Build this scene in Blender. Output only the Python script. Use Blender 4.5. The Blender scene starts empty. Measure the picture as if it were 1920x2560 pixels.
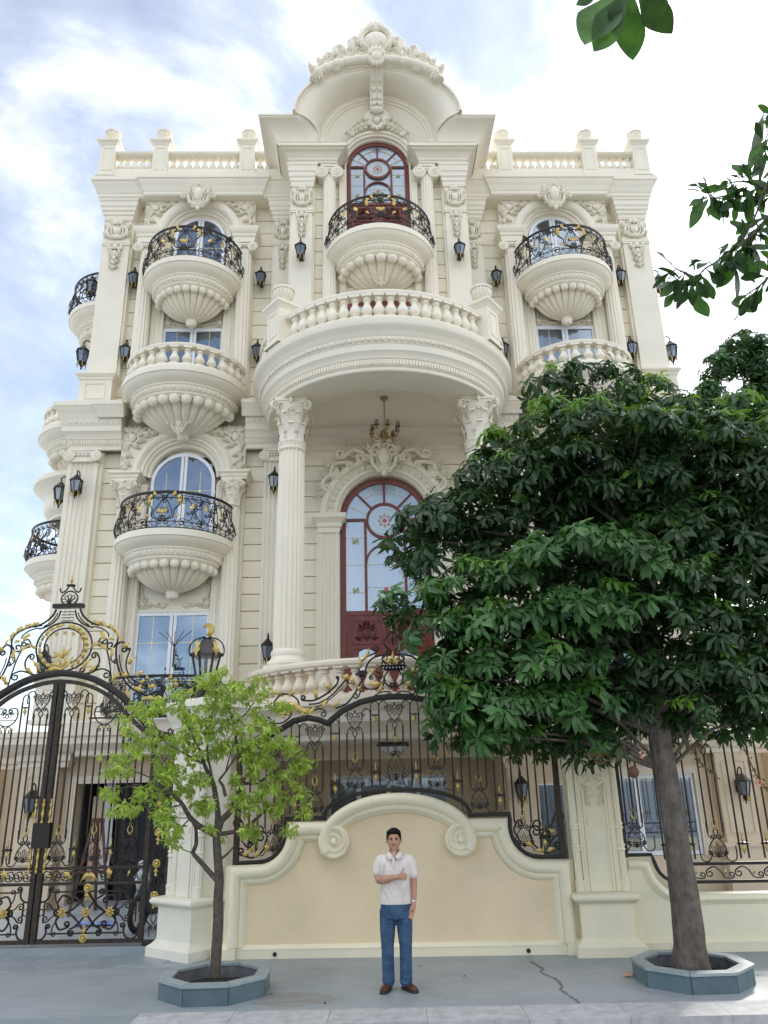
import bpy, math, random
from math import sin, cos, pi, radians, sqrt, atan2
from mathutils import Matrix, Vector
random.seed(7)
SC = bpy.context.scene
COL = SC.collection

# ---------------------------------------------------------------- camera
cam_d = bpy.data.cameras.new('camera')
cam_d.sensor_fit = 'VERTICAL'; cam_d.sensor_height = 36.0; cam_d.lens = 27.0
cam_d.clip_start = 0.05; cam_d.clip_end = 2000
cam = bpy.data.objects.new('camera', cam_d); COL.objects.link(cam)
_t, _r, _y = radians(19.37), radians(1.33), radians(1.7)
_fw = Vector((sin(_y)*cos(_t), cos(_y)*cos(_t), sin(_t)))
_rt = Vector((cos(_y), -sin(_y), 0)); _up = _rt.cross(_fw)
_r2 = _rt*cos(_r) - _up*sin(_r); _u2 = _up*cos(_r) + _rt*sin(_r)
CAMP = Vector((-0.5, 0, 2.25))
_m = Matrix((_r2, _u2, -_fw)).transposed().to_4x4(); _m.translation = CAMP
cam.matrix_world = _m
SC.camera = cam

# ---------------------------------------------------------------- sky and sun
SUN = Vector((0.47, 0.76, 0.46)).normalized()
SKX, SKY = 8.5, 9.2
sun_el = math.asin(SUN.z); sun_az = atan2(SUN.x, SUN.y)
world = bpy.data.worlds.new('World'); SC.world = world; world.use_nodes = True
nt = world.node_tree; N = nt.nodes; L = nt.links
for n in list(N): N.remove(n)
def nd(nt_, t, **kw):
    n = nt_.nodes.new(t)
    for k_, v_ in kw.items():
        if k_.startswith('i_'):
            n.inputs[k_[2:].replace('_', ' ')].default_value = v_
        else: setattr(n, k_, v_)
    return n
out = nd(nt, 'ShaderNodeOutputWorld')
sky = nd(nt, 'ShaderNodeTexSky', sky_type='NISHITA', sun_disc=False, sun_elevation=sun_el, sun_rotation=sun_az, air_density=1.0, dust_density=0.3, ozone_density=1.6)
bg1 = nd(nt, 'ShaderNodeBackground', i_Strength=0.095)
L.new(sky.outputs[0], bg1.inputs[0])
tc = nd(nt, 'ShaderNodeTexCoord')
nrm = nd(nt, 'ShaderNodeVectorMath', operation='NORMALIZE'); L.new(tc.outputs['Generated'], nrm.inputs[0])
sep = nd(nt, 'ShaderNodeSeparateXYZ'); L.new(nrm.outputs[0], sep.inputs[0])
def mth(op, a, b=None, c=None, clamp=False):
    n = nd(nt, 'ShaderNodeMath', operation=op, use_clamp=clamp)
    for i, v in enumerate((a, b, c)):
        if v is None: continue
        if isinstance(v, (int, float)): n.inputs[i].default_value = v
        else: L.new(v, n.inputs[i])
    return n.outputs[0]
zz = mth('ADD', mth('MAXIMUM', sep.outputs[2], 0.0), 0.28)
cx = mth('DIVIDE', sep.outputs[0], zz); cy = mth('DIVIDE', sep.outputs[1], zz)
cmb = nd(nt, 'ShaderNodeCombineXYZ'); L.new(cx, cmb.inputs[0]); L.new(cy, cmb.inputs[1])
map_ = nd(nt, 'ShaderNodeMapping'); L.new(cmb.outputs[0], map_.inputs[0])
map_.inputs['Location'].default_value = (SKX, SKY, 0.4); map_.inputs['Rotation'].default_value = (0, 0, 0.6)
map_.inputs['Scale'].default_value = (1.0, 0.8, 1)
n1 = nd(nt, 'ShaderNodeTexNoise', i_Scale=1.55, i_Detail=9.0, i_Roughness=0.56, i_Distortion=0.35); L.new(map_.outputs[0], n1.inputs['Vector'])
n2 = nd(nt, 'ShaderNodeTexNoise', i_Scale=5.0, i_Detail=6.0, i_Roughness=0.6); L.new(map_.outputs[0], n2.inputs['Vector'])
dot = nd(nt, 'ShaderNodeVectorMath', operation='DOT_PRODUCT'); L.new(nrm.outputs[0], dot.inputs[0]); dot.inputs[1].default_value = SUN
sunness = mth('POWER', mth('MAXIMUM', dot.outputs['Value'], 0.0), 9.0)
cov = mth('ADD', n1.outputs[0], mth('MULTIPLY', sunness, 0.05))
mr = nd(nt, 'ShaderNodeMapRange', interpolation_type='SMOOTHSTEP'); L.new(cov, mr.inputs[0])
mr.inputs[1].default_value = 0.46; mr.inputs[2].default_value = 0.66; mr.inputs[3].default_value = 0.14
# cloud brightness: lit tops, greyer bellies, brighter around the veiled sun
shade = mth('MULTIPLY_ADD', n2.outputs[0], 1.9, -0.35)
cb = mth('ADD', mth('MULTIPLY', shade, 1.35), mth('MULTIPLY', sunness, 1.1))
ccol = nd(nt, 'ShaderNodeMix', data_type='RGBA'); L.new(mth('MULTIPLY', shade, 1.1, clamp=True), ccol.inputs['Factor'])
ccol.inputs['A'].default_value = (0.85, 0.865, 0.97, 1); ccol.inputs['B'].default_value = (1.0, 0.97, 0.92, 1)
bg2 = nd(nt, 'ShaderNodeBackground'); L.new(ccol.outputs['Result'], bg2.inputs[0]); L.new(mth('ADD', cb, 0.80), bg2.inputs[1])
mix = nd(nt, 'ShaderNodeMixShader'); L.new(mr.outputs[0], mix.inputs[0]); L.new(bg1.outputs[0], mix.inputs[1]); L.new(bg2.outputs[0], mix.inputs[2])
L.new(mix.outputs[0], out.inputs[0])

sun_d = bpy.data.lights.new('sun', 'SUN'); sun_d.energy = 2.0; sun_d.angle = radians(6); sun_d.color = (1.0, 0.95, 0.86)
sun_o = bpy.data.objects.new('sun', sun_d); COL.objects.link(sun_o)
sun_o.rotation_euler = SUN.to_track_quat('Z', 'Y').to_euler(); sun_o.location = (20, 40, 30)

SC.view_settings.view_transform = 'Standard'; SC.view_settings.look = 'None'
SC.view_settings.gamma = 1.0; SC.view_settings.use_curve_mapping = False
SC.view_settings.exposure = 0.96
SC.cycles.max_bounces = 7; SC.cycles.diffuse_bounces = 5; SC.cycles.glossy_bounces = 3
SC.cycles.transmission_bounces = 4; SC.cycles.transparent_max_bounces = 8
SC.cycles.caustics_reflective = False; SC.cycles.caustics_refractive = False
SC.cycles.use_denoising = True

# ---------------------------------------------------------------- materials
MATS = {}
def mat(name, col, rough=0.6, metal=0.0, var=0.08, vscale=3.0, bump=0.0, bscale=60.0, spec=0.4, col2=None, trans=0.0, rand=0.0, streak=0.0):
    m = bpy.data.materials.new(name); m.use_nodes = True
    t = m.node_tree; b = t.nodes['Principled BSDF']; o = t.nodes['Material Output']
    b.inputs['Roughness'].default_value = rough; b.inputs['Metallic'].default_value = metal
    b.inputs['Specular IOR Level'].default_value = spec
    tcn = t.nodes.new('ShaderNodeTexCoord')
    geo = t.nodes.new('ShaderNodeNewGeometry')
    no = t.nodes.new('ShaderNodeTexNoise'); no.inputs['Scale'].default_value = vscale; no.inputs['Detail'].default_value = 7; no.inputs['Roughness'].default_value = 0.62
    t.links.new(geo.outputs['Position'], no.inputs['Vector'])
    c2 = col2 or tuple(c*(1-var*2.2) for c in col)
    mx = t.nodes.new('ShaderNodeMix'); mx.data_type = 'RGBA'
    mr_ = t.nodes.new('ShaderNodeMapRange'); mr_.inputs[1].default_value = 0.35; mr_.inputs[2].default_value = 0.72
    t.links.new(no.outputs[0], mr_.inputs[0]); t.links.new(mr_.outputs[0], mx.inputs['Factor'])
    mx.inputs['A'].default_value = (*col, 1); mx.inputs['B'].default_value = (*c2, 1)
    last = mx.outputs['Result']
    if streak:   # rain wash: thin vertical dirt runs
        mp = t.nodes.new('ShaderNodeMapping'); mp.inputs['Scale'].default_value = (9, 9, 0.55); t.links.new(geo.outputs['Position'], mp.inputs[0])
        ns = t.nodes.new('ShaderNodeTexNoise'); ns.inputs['Scale'].default_value = 1.0; ns.inputs['Detail'].default_value = 5; t.links.new(mp.outputs[0], ns.inputs['Vector'])
        ms = t.nodes.new('ShaderNodeMapRange'); ms.inputs[1].default_value = 0.55; ms.inputs[2].default_value = 0.8; ms.inputs[4].default_value = streak
        t.links.new(ns.outputs[0], ms.inputs[0])
        m2 = t.nodes.new('ShaderNodeMix'); m2.data_type = 'RGBA'; m2.inputs['B'].default_value = (col[0]*.55, col[1]*.55, col[2]*.52, 1)
        t.links.new(ms.outputs[0], m2.inputs['Factor']); t.links.new(last, m2.inputs['A']); last = m2.outputs['Result']
    if rand:
        oi = t.nodes.new('ShaderNodeObjectInfo'); hs = t.nodes.new('ShaderNodeHueSaturation')
        mr3 = t.nodes.new('ShaderNodeMapRange'); mr3.inputs[3].default_value = 1-rand; mr3.inputs[4].default_value = 1+rand
        t.links.new(oi.outputs['Random'], mr3.inputs[0]); t.links.new(mr3.outputs[0], hs.inputs['Value']); t.links.new(last, hs.inputs['Color']); last = hs.outputs[0]
    t.links.new(last, b.inputs['Base Color'])
    if bump:
        nb = t.nodes.new('ShaderNodeTexNoise'); nb.inputs['Scale'].default_value = bscale; nb.inputs['Detail'].default_value = 6
        t.links.new(geo.outputs['Position'], nb.inputs['Vector'])
        bp = t.nodes.new('ShaderNodeBump'); bp.inputs['Strength'].default_value = bump; bp.inputs['Distance'].default_value = 0.01
        t.links.new(nb.outputs[0], bp.inputs['Height']); t.links.new(bp.outputs[0], b.inputs['Normal'])
    if trans:
        tr = t.nodes.new('ShaderNodeBsdfTranslucent'); ms_ = t.nodes.new('ShaderNodeMixShader'); ms_.inputs[0].default_value = trans
        hs2 = t.nodes.new('ShaderNodeHueSaturation'); hs2.inputs['Hue'].default_value = 0.475; hs2.inputs['Saturation'].default_value = 1.15; hs2.inputs['Value'].default_value = 1.9
        t.links.new(last, hs2.inputs['Color']); t.links.new(hs2.outputs[0], tr.inputs[0])
        t.links.new(b.outputs[0], ms_.inputs[1]); t.links.new(tr.outputs[0], ms_.inputs[2]); t.links.new(ms_.outputs[0], o.inputs[0])
    MATS[name] = m
    return m
STONE = mat('cream_stone', (0.83, 0.78, 0.655), 0.55, var=0.035, vscale=1.3, bump=0.10, bscale=45, streak=0.07)
STONE2 = mat('cream_stone_panels', (0.845, 0.787, 0.645), 0.6, var=0.04, vscale=1.1, bump=0.12, bscale=50, rand=0.045, streak=0.07)
CARVE = mat('carved_stone', (0.835, 0.785, 0.66), 0.6, var=0.06, vscale=6, bump=0.12, bscale=60)
TAN = mat('warm_tan_stone', (0.70, 0.585, 0.43), 0.55, var=0.06, vscale=2.2, bump=0.1)
FENCE_CREAM = mat('fence_cream', (0.83, 0.77, 0.58), 0.5, var=0.04, vscale=2.5, bump=0.12, streak=0.05)
FENCE_TAN = mat('fence_tan', (0.80, 0.66, 0.44), 0.6, var=0.05, vscale=1.4, bump=0.16, streak=0.04)
PILLAR = mat('pillar_white', (0.82, 0.785, 0.67), 0.5, var=0.04, vscale=2.5, bump=0.1, streak=0.05)
IRON = mat('black_iron', (0.014, 0.014, 0.016), 0.42, metal=0.3, var=0.25, vscale=40, bump=0.25, bscale=90, col2=(0.035, 0.026, 0.018))
IRON_W = mat('worn_iron', (0.016, 0.016, 0.018), 0.5, metal=0.3, vscale=26, bump=0.3, bscale=60, col2=(0.07, 0.048, 0.028))
GOLD = mat('gold_leaf', (0.58, 0.43, 0.15), 0.40, metal=0.85, var=0.15, vscale=30, bump=0.2, bscale=80)
BRONZE = mat('bronze', (0.42, 0.29, 0.12), 0.35, metal=0.8, var=0.2, vscale=30)
WHITE_F = mat('white_frame', (0.80, 0.83, 0.88), 0.4, var=0.02)
WOOD = mat('mahogany', (0.20, 0.045, 0.035), 0.38, var=0.22, vscale=9, bump=0.1, bscale=30)
WOOD_D = mat('mahogany_carving', (0.12, 0.028, 0.024), 0.42, var=0.2, vscale=14)
LEAD = mat('lead_line', (0.72, 0.66, 0.42), 0.4, metal=0.5, var=0.05)
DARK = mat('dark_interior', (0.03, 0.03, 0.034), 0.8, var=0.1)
CURTAIN = mat('curtain', (0.66, 0.68, 0.70), 0.9, var=0.06, vscale=12)
def glass(name, col, rough=0.04, metal=0.75, alpha=0.0):
    m = mat(name, col, rough, metal=metal, var=0.05, vscale=0.8, spec=0.8)
    if alpha:
        t = m.node_tree; b = t.nodes['Principled BSDF']; b.inputs['Alpha'].default_value = 1-alpha
    return m
GLASS = glass('blue_glass', (0.27, 0.33, 0.40), 0.03, 0.85, 0.25)
GLASS_S = glass('stained_glass', (0.36, 0.43, 0.50), 0.18, 0.6)
GLASS_D = glass('dark_glass', (0.10, 0.13, 0.16), 0.05, 0.6)
GLASS_L = glass('lantern_glass', (0.22, 0.26, 0.31), 0.12, 0.3, 0.25)
RED_G = mat('red_glass', (0.65, 0.05, 0.09), 0.2, var=0.05); GREEN_G = mat('green_glass', (0.26, 0.42, 0.20), 0.2, var=0.05)
AMBER_G = mat('amber_glass', (0.42, 0.30, 0.16), 0.2, var=0.05)
GLASS_Y = mat('pale_etched_glass', (0.62, 0.66, 0.70), 0.3, var=0.05)

# ---------------------------------------------------------------- mesh builder
class M:
    def __init__(s): s.v = []; s.f = []; s.T = None
    def add(s, vs, fs):
        o = len(s.v)
        if s.T is not None: vs = [tuple(s.T @ Vector(p)) for p in vs]
        s.v.extend(vs); s.f.extend([tuple(i+o for i in f) for f in fs]); return s
    def box(s, x0, x1, y0, y1, z0, z1):
        return s.add([(x0,y0,z0),(x1,y0,z0),(x1,y1,z0),(x0,y1,z0),(x0,y0,z1),(x1,y0,z1),(x1,y1,z1),(x0,y1,z1)],
                     [(0,3,2,1),(4,5,6,7),(0,1,5,4),(1,2,6,5),(2,3,7,6),(3,0,4,7)])
    def bevbox(s, x0, x1, y0, y1, z0, z1, b=0.01):
        # box whose front (-y) face is chamfered
        return s.add([(x0,y1,z0),(x1,y1,z0),(x1,y1,z1),(x0,y1,z1),(x0,y0+b,z0),(x1,y0+b,z0),(x1,y0+b,z1),(x0,y0+b,z1),
                      (x0+b,y0,z0+b),(x1-b,y0,z0+b),(x1-b,y0,z1-b),(x0+b,y0,z1-b)],
                     [(0,1,2,3),(0,4,5,1),(1,5,6,2),(2,6,7,3),(3,7,4,0),(4,8,9,5),(5,9,10,6),(6,10,11,7),(7,11,8,4),(8,11,10,9)])
    def lathe(s, prof, c=(0,0,0), n=16, a0=0, a1=2*pi, cap=True, fn=None):
        full = abs(a1-a0) > 2*pi-1e-4; m_ = n if full else n+1; vs = []; fs = []
        for j, (r, z) in enumerate(prof):
            for i in range(m_):
                a = a0+(a1-a0)*i/n; rr = r*(fn(a, z) if fn else 1)
                vs.append((c[0]+rr*cos(a), c[1]+rr*sin(a), c[2]+z))
        for j in range(len(prof)-1):
            for i in range(n):
                i2 = (i+1) % m_
                fs.append((j*m_+i, j*m_+i2, (j+1)*m_+i2, (j+1)*m_+i))
        if cap and full:
            fs.append(tuple(range(m_-1, -1, -1))); fs.append(tuple((len(prof)-1)*m_+i for i in range(m_)))
        return s.add(vs, fs)
    def sweep(s, path, prof, closed=False, caps=True):
        # path in plan (x,y), prof of (outward offset, z); outward is to the right of the path
        n = len(path); vs = []; fs = []; k_ = len(prof)
        for i in range(n):
            p = Vector(path[i])
            if closed: a = (p-Vector(path[i-1])).normalized(); b = (Vector(path[(i+1) % n])-p).normalized()
            else:
                a = (p-Vector(path[i-1])).normalized() if i else None
                b = (Vector(path[i+1])-p).normalized() if i < n-1 else None
                a = a or b; b = b or a
            na = Vector((a.y, -a.x)); nb_ = Vector((b.y, -b.x)); mm = (na+nb_)
            mm = mm/max(mm.dot(na), 0.2) if mm.length > 1e-6 else na
            for (o, z) in prof: vs.append((p.x+mm.x*o, p.y+mm.y*o, z))
        for i in range(n if closed else n-1):
            i2 = (i+1) % n
            for j in range(k_-1):
                fs.append((i*k_+j, i2*k_+j, i2*k_+j+1, i*k_+j+1))
        if caps and not closed:
            fs.append(tuple(range(k_))); fs.append(tuple((n-1)*k_+j for j in range(k_-1, -1, -1)))
        return s.add(vs, fs)
    def arch(s, cx, cz, prof, a0=0.0, a1=pi, n=28, ez=1.0):
        # prof of (radius, y) swept about an axis along y
        vs = []; fs = []; k_ = len(prof)
        for i in range(n+1):
            a = a0+(a1-a0)*i/n
            for (r, y) in prof: vs.append((cx+r*cos(a), y, cz+r*sin(a)*ez))
        for i in range(n):
            for j in range(k_-1): fs.append((i*k_+j, i*k_+j+1, (i+1)*k_+j+1, (i+1)*k_+j))
        return s.add(vs, fs)
    def tube(s, pts, r, k_=5, taper=None, flat=1.0, caps=True, closed=False):
        pts = [Vector(p) for p in pts]; n = len(pts); vs = []; fs = []
        if n < 2: return s
        up = None
        for i in range(n):
            if closed: d = (pts[(i+1) % n]-pts[i-1])
            else: d = pts[min(i+1, n-1)]-pts[max(i-1, 0)]
            if d.length < 1e-9: d = Vector((0, 0, 1))
            d.normalize()
            if up is None:
                up = Vector((0, -1, 0)) if abs(d.y) < 0.95 else Vector((1, 0, 0))
            sd = d.cross(up)
            if sd.length < 1e-6: sd = d.cross(Vector((1, 0.3, 0.2)))
            sd.normalize(); up = sd.cross(d).normalized()
            rr = r*(taper(i/(n-1)) if taper else 1)
            for j in range(k_):
                a = 2*pi*(j+0.5)/k_
                vs.append(tuple(pts[i]+sd*cos(a)*rr+up*sin(a)*rr*flat))
        for i in range(n if closed else n-1):
            i2 = (i+1) % n
            for j in range(k_):
                j2 = (j+1) % k_; fs.append((i*k_+j, i*k_+j2, i2*k_+j2, i2*k_+j))
        if caps and not closed:
            fs.append(tuple(range(k_-1, -1, -1))); fs.append(tuple((n-1)*k_+j for j in range(k_)))
        return s.add(vs, fs)
    def ell(s, c, rx, ry, rz, n=8, m_=5, rot=None):
        vs = [(0, 0, -rz)]; fs = []
        for j in range(1, m_):
            t = -pi/2+pi*j/m_
            for i in range(n): a = 2*pi*i/n; vs.append((rx*cos(t)*cos(a), ry*cos(t)*sin(a), rz*sin(t)))
        vs.append((0, 0, rz)); top = len(vs)-1
        for i in range(n): fs.append((0, 1+(i+1) % n, 1+i)); fs.append((top, 1+(m_-2)*n+i, 1+(m_-2)*n+(i+1) % n))
        for j in range(m_-2):
            for i in range(n): a = 1+j*n+i; b = 1+j*n+(i+1) % n; fs.append((a, b, b+n, a+n))
        if rot is not None: vs = [tuple(rot @ Vector(p)) for p in vs]
        return s.add([(p[0]+c[0], p[1]+c[1], p[2]+c[2]) for p in vs], fs)
    def grid(s, fn, nu, nv, cu=False, flip=False):
        vs = [tuple(fn(i/nu, j/nv)) for j in range(nv+1) for i in range(nu+(0 if cu else 1))]; w = nu+(0 if cu else 1); fs = []
        for j in range(nv):
            for i in range(nu):
                i2 = (i+1) % w if cu else i+1
                q = (j*w+i, j*w+i2, (j+1)*w+i2, (j+1)*w+i); fs.append(q[::-1] if flip else q)
        return s.add(vs, fs)
    def prism(s, poly, y0, y1, bev=0.0):
        # polygon in (x,z) extruded along y
        n = len(poly); vs = [(x, y0, z) for x, z in poly]+[(x, y1, z) for x, z in poly]
        fs = [tuple(range(n)), tuple(range(2*n-1, n-1, -1))]+[(i, n+i, n+(i+1) % n, (i+1) % n) for i in range(n)]
        return s.add(vs, fs)
    def zprism(s, poly, z0, z1):
        n = len(poly); vs = [(x, y, z0) for x, y in poly]+[(x, y, z1) for x, y in poly]
        fs = [tuple(range(n-1, -1, -1)), tuple(range(n, 2*n))]+[(i, (i+1) % n, n+(i+1) % n, n+i) for i in range(n)]
        return s.add(vs, fs)
    def mesh(s, name, m=None, smooth=35):
        me = bpy.data.meshes.new(name); me.from_pydata(s.v, [], s.f); me.update()
        if smooth:
            me.polygons.foreach_set('use_smooth', [True]*len(me.polygons))
            try: me.set_sharp_from_angle(angle=radians(smooth))
            except Exception: pass
        if m: me.materials.append(m)
        return me
def ob(name, m, material, parent=None, smooth=35, loc=None, rz=None):
    me = m if isinstance(m, bpy.types.Mesh) else m.mesh(name, material, smooth)
    o = bpy.data.objects.new(name, me); COL.objects.link(o)
    if parent is not None: o.parent = parent
    if loc is not None: o.location = loc
    if rz is not None: o.rotation_euler = (0, 0, rz)
    return o
def thing(name, label, cat, loc=(0, 0, 0), rz=0, group=None):
    o = bpy.data.objects.new(name, None); COL.objects.link(o); o.empty_display_size = 0.2
    o.location = loc; o.rotation_euler = (0, 0, rz); o['label'] = label; o['category'] = cat
    if group: o['group'] = group
    return o
def tag(o, label, cat, group=None):
    o['label'] = label; o['category'] = cat
    if group: o['group'] = group
    return o
def struct(o): o['kind'] = 'structure'; return o
def stuff(o): o['kind'] = 'stuff'; return o
def copy_tree(o, parent=None):
    c = o.copy(); COL.objects.link(c); c.parent = parent
    for ch in list(o.children): copy_tree(ch, c)
    return c
# ---- plane curves for wrought iron and carving
def spl(P, n=6):
    P = [Vector(p) for p in P]; r = []
    Q = [2*P[0]-P[1]]+P+[2*P[-1]-P[-2]]
    for i in range(1, len(Q)-2):
        a, b, c, d = Q[i-1], Q[i], Q[i+1], Q[i+2]
        for k_ in range(n):
            t = k_/n
            r.append(0.5*((2*b)+(c-a)*t+(2*a-5*b+4*c-d)*t*t+(3*b-a-3*c+d)*t**3))
    r.append(P[-1]); return r
def curl(p, ang, r, turns=1.2, sg=1, n=11, sh=0.72):
    res = []; p = Vector(p); a = ang; d = turns*2*pi/n
    for i in range(n):
        rad = r*(1-sh*(i+0.5)/n); a += sg*d/2
        p = p+Vector((cos(a), sin(a)))*rad*d; a += sg*d/2; res.append(p.copy())
    return res
def scr(P, r0=0, s0=1, r1=0, s1=1, t0=1.2, t1=1.2, n=6, sh=0.72):
    c = spl(P, n)
    if r0:
        d = c[0]-c[1]; c = curl(c[0], atan2(d.y, d.x), r0, t0, s0, sh=sh)[::-1]+c
    if r1:
        d = c[-1]-c[-2]; c = c+curl(c[-1], atan2(d.y, d.x), r1, t1, s1, sh=sh)
    return c
def circ(c, r, n=14, a0=0, a1=2*pi): return [Vector((c[0]+r*cos(a0+(a1-a0)*i/n), c[1]+r*sin(a0+(a1-a0)*i/n))) for i in range(n+(0 if abs(a1-a0) > 6.28 else 1))]
def xz(pts, y=0.0, sx=1): return [(sx*p[0], y, p[1]) for p in pts]
# ---------------------------------------------------------------- carved ornament pieces (x right, z up, -y towards viewer)
def ry(a): return Matrix.Rotation(-a, 3, 'Y')
def lobe(m, p, a, L_, W, d=0.05, y=0.0, n=7): m.ell((p[0]+cos(a)*L_/2, y, p[1]+sin(a)*L_/2), L_/2, d, W/2, n, 4, ry(a))
def acan(m, p, a, L_, W, d=0.05, y=0.0, sg=1):
    # acanthus: overlapping lobes along a bending rib
    q = Vector(p); aa = a
    for i in range(4):
        w = W*(1-0.2*i); l = L_/4
        lobe(m, q, aa+0.75, w*0.75, w*0.4, d, y, 6); lobe(m, q, aa-0.75, w*0.75, w*0.4, d, y, 6)
        lobe(m, q, aa, l*1.5, w*0.38, d*1.3, y, 6)
        q = q+Vector((cos(aa), sin(aa)))*l; aa += sg*0.22
def vol(m, P, r, r0=0, s0=1, r1=0, s1=1, y=0.0, t0=1.25, t1=1.25, k_=6, tp=0.45, flat=1.1):
    c = scr(P, r0, s0, r1, s1, t0, t1, 5)
    m.tube(xz(c, y), r, k_, taper=lambda t: 1-tp*abs(2*t-1)**2, flat=flat)
def fan(m, c, R, n=7, a0=0.15*pi, a1=0.85*pi, d=0.06, y=0.0, w=None):
    w = w or R*(a1-a0)/n*1.15
    for i in range(n):
        a = a0+(a1-a0)*i/(n-1); k_ = 0.82+0.18*sin(pi*i/(n-1))
        lobe(m, (c[0]+cos(a)*R*0.18, c[1]+sin(a)*R*0.18), a, R*0.85*k_, w, d, y, 7)
    m.ell((c[0], y-d*0.6, c[1]), R*0.2, d, R*0.2, 8, 5)
def mirror(m, fn):
    for s in (1, -1):
        t = M(); fn(t)
        m.add([(s*x, y, z) for x, y, z in t.v], [f if s > 0 else f[::-1] for f in t.f])
def orn_cartouche(w=0.8, h=1.05):
    m = M(); sx = w/0.8; sz = h/1.05
    def half(t):
        vol(t, [(0.05, 0.18), (0.17, 0.24), (0.26, 0.14)], 0.045, 0, 1, 0.10, -1, y=-0.09)
        vol(t, [(0.10, -0.36), (0.22, -0.26), (0.26, -0.08), (0.34, -0.02)], 0.045, 0.08, -1, 0.07, -1, y=-0.08)
        acan(t, (0.24, 0.10), 0.9, 0.26, 0.16, 0.05, -0.07, 1); acan(t, (0.20, -0.12), 0.2, 0.22, 0.16, 0.05, -0.06, 1)
        acan(t, (0.10, 0.22), 1.25, 0.24, 0.14, 0.05, -0.08, -1)
        vol(t, [(0.02, -0.40), (0.09, -0.42)], 0.03, 0, 1, 0.05, 1, y=-0.08)
        acan(t, (0.12, -0.22), -0.5, 0.16, 0.12, 0.05, -0.05)
    mirror(m, half)
    m.ell((0, -0.10, -0.04), 0.13, 0.09, 0.22, 12, 8); m.tube(xz([(0.16*sin(a), -0.04+0.26*cos(a)) for a in [2*pi*i/20 for i in range(20)]], -0.08), 0.028, 6, closed=True)
    fan(m, (0, 0.24), 0.24, 7, 0.12*pi, 0.88*pi, 0.06, -0.09); m.ell((0, -0.08, -0.46), 0.06, 0.06, 0.075)
    fan(m, (0, -0.30), 0.12, 5, 1.15*pi, 1.85*pi, 0.05, -0.08)
    m.v = [(x*sx, y, z*sz) for x, y, z in m.v]; return m
def orn_spandrel():
    # upper left corner piece, origin at the corner
    m = M()
    vol(m, [(0.30, -0.22), (0.50, -0.12), (0.72, -0.10), (0.92, -0.07)], 0.035, 0.10, -1, 0.05, -1, y=-0.04)
    vol(m, [(0.20, -0.30), (0.11, -0.50), (0.10, -0.72), (0.07, -0.86)], 0.035, 0.10, 1, 0.05, 1, y=-0.04)
    m.ell((0.24, -0.05, -0.22), 0.10, 0.06, 0.10, 10, 6); m.tube(xz(circ((0.24, -0.22), 0.145, 16), -0.04), 0.028, 6, closed=True)
    for p, a in [((0.40, -0.09), 0.2), ((0.60, -0.07), 0.1), ((0.80, -0.05), 0.0), ((0.09, -0.42), -1.7), ((0.07, -0.62), -1.6), ((0.05, -0.82), -1.57), ((0.10, -0.08), 2.3), ((0.38, -0.26), -0.5), ((0.30, -0.36), -0.9), ((0.12, -0.14), 1.2), ((0.14, -0.08), 0.3), ((0.34, -0.12), 0.9), ((0.52, -0.14), -0.5), ((0.70, -0.10), -0.4), ((0.15, -0.36), -2.3), ((0.13, -0.56), -0.9), ((0.12, -0.74), -1.0), ((0.06, -0.3), -1.9), ((0.28, -0.06), 0.2)]:
        acan(m, p, a, 0.19, 0.13, 0.05, -0.035)
    return m
def orn_wreath(w=0.56, h=0.62):
    m = M(); sx = w/0.56; sz = h/0.62
    def half(t):
        vol(t, [(0.03, -0.24), (0.16, -0.20), (0.22, -0.04), (0.17, 0.10)], 0.04, 0.05, -1, 0.06, 1, y=-0.05)
        acan(t, (0.20, -0.16), 0.4, 0.14, 0.12, 0.045, -0.04); acan(t, (0.2, 0.06), 0.5, 0.14, 0.12, 0.045, -0.04); acan(t, (0.08, 0.14), 0.9, 0.18, 0.12, 0.05, -0.05)
    mirror(m, half)
    m.ell((0, -0.06, -0.04), 0.10, 0.07, 0.12, 10, 6); m.tube(xz([(0.14*cos(a), -0.04+0.16*sin(a)) for a in [2*pi*i/16 for i in range(16)]], -0.05), 0.026, 6, closed=True)
    fan(m, (0, 0.16), 0.17, 5, 0.15*pi, 0.85*pi, 0.05, -0.06)
    m.v = [(x*sx, y, z*sz) for x, y, z in m.v]; return m
def orn_drop(w=0.42, h=0.8):
    m = M(); sx = w/0.42; sz = h/0.8
    def half(t):
        vol(t, [(0.02, 0.36), (0.12, 0.38), (0.15, 0.30)], 0.035, 0, 1, 0.055, -1, y=-0.05)
        vol(t, [(0.02, 0.10), (0.10, 0.18), (0.06, 0.26)], 0.03, 0.04, 1, 0.03, -1, y=-0.04)
        acan(t, (0.03, 0.02), 0.5, 0.15, 0.12, 0.045, -0.04); acan(t, (0.02, -0.14), 0.3, 0.13, 0.11, 0.045, -0.04); acan(t, (0.01, -0.28), -0.3, 0.10, 0.09, 0.04, -0.04)
    mirror(m, half)
    for z, r in ((0.30, 0.06), (0.12, 0.055), (-0.04, 0.05), (-0.18, 0.045), (-0.32, 0.035)): m.ell((0, -0.06, z), r, 0.05, r*1.25, 8, 5)
    m.v = [(x*sx, y, z*sz) for x, y, z in m.v]; return m
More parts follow.
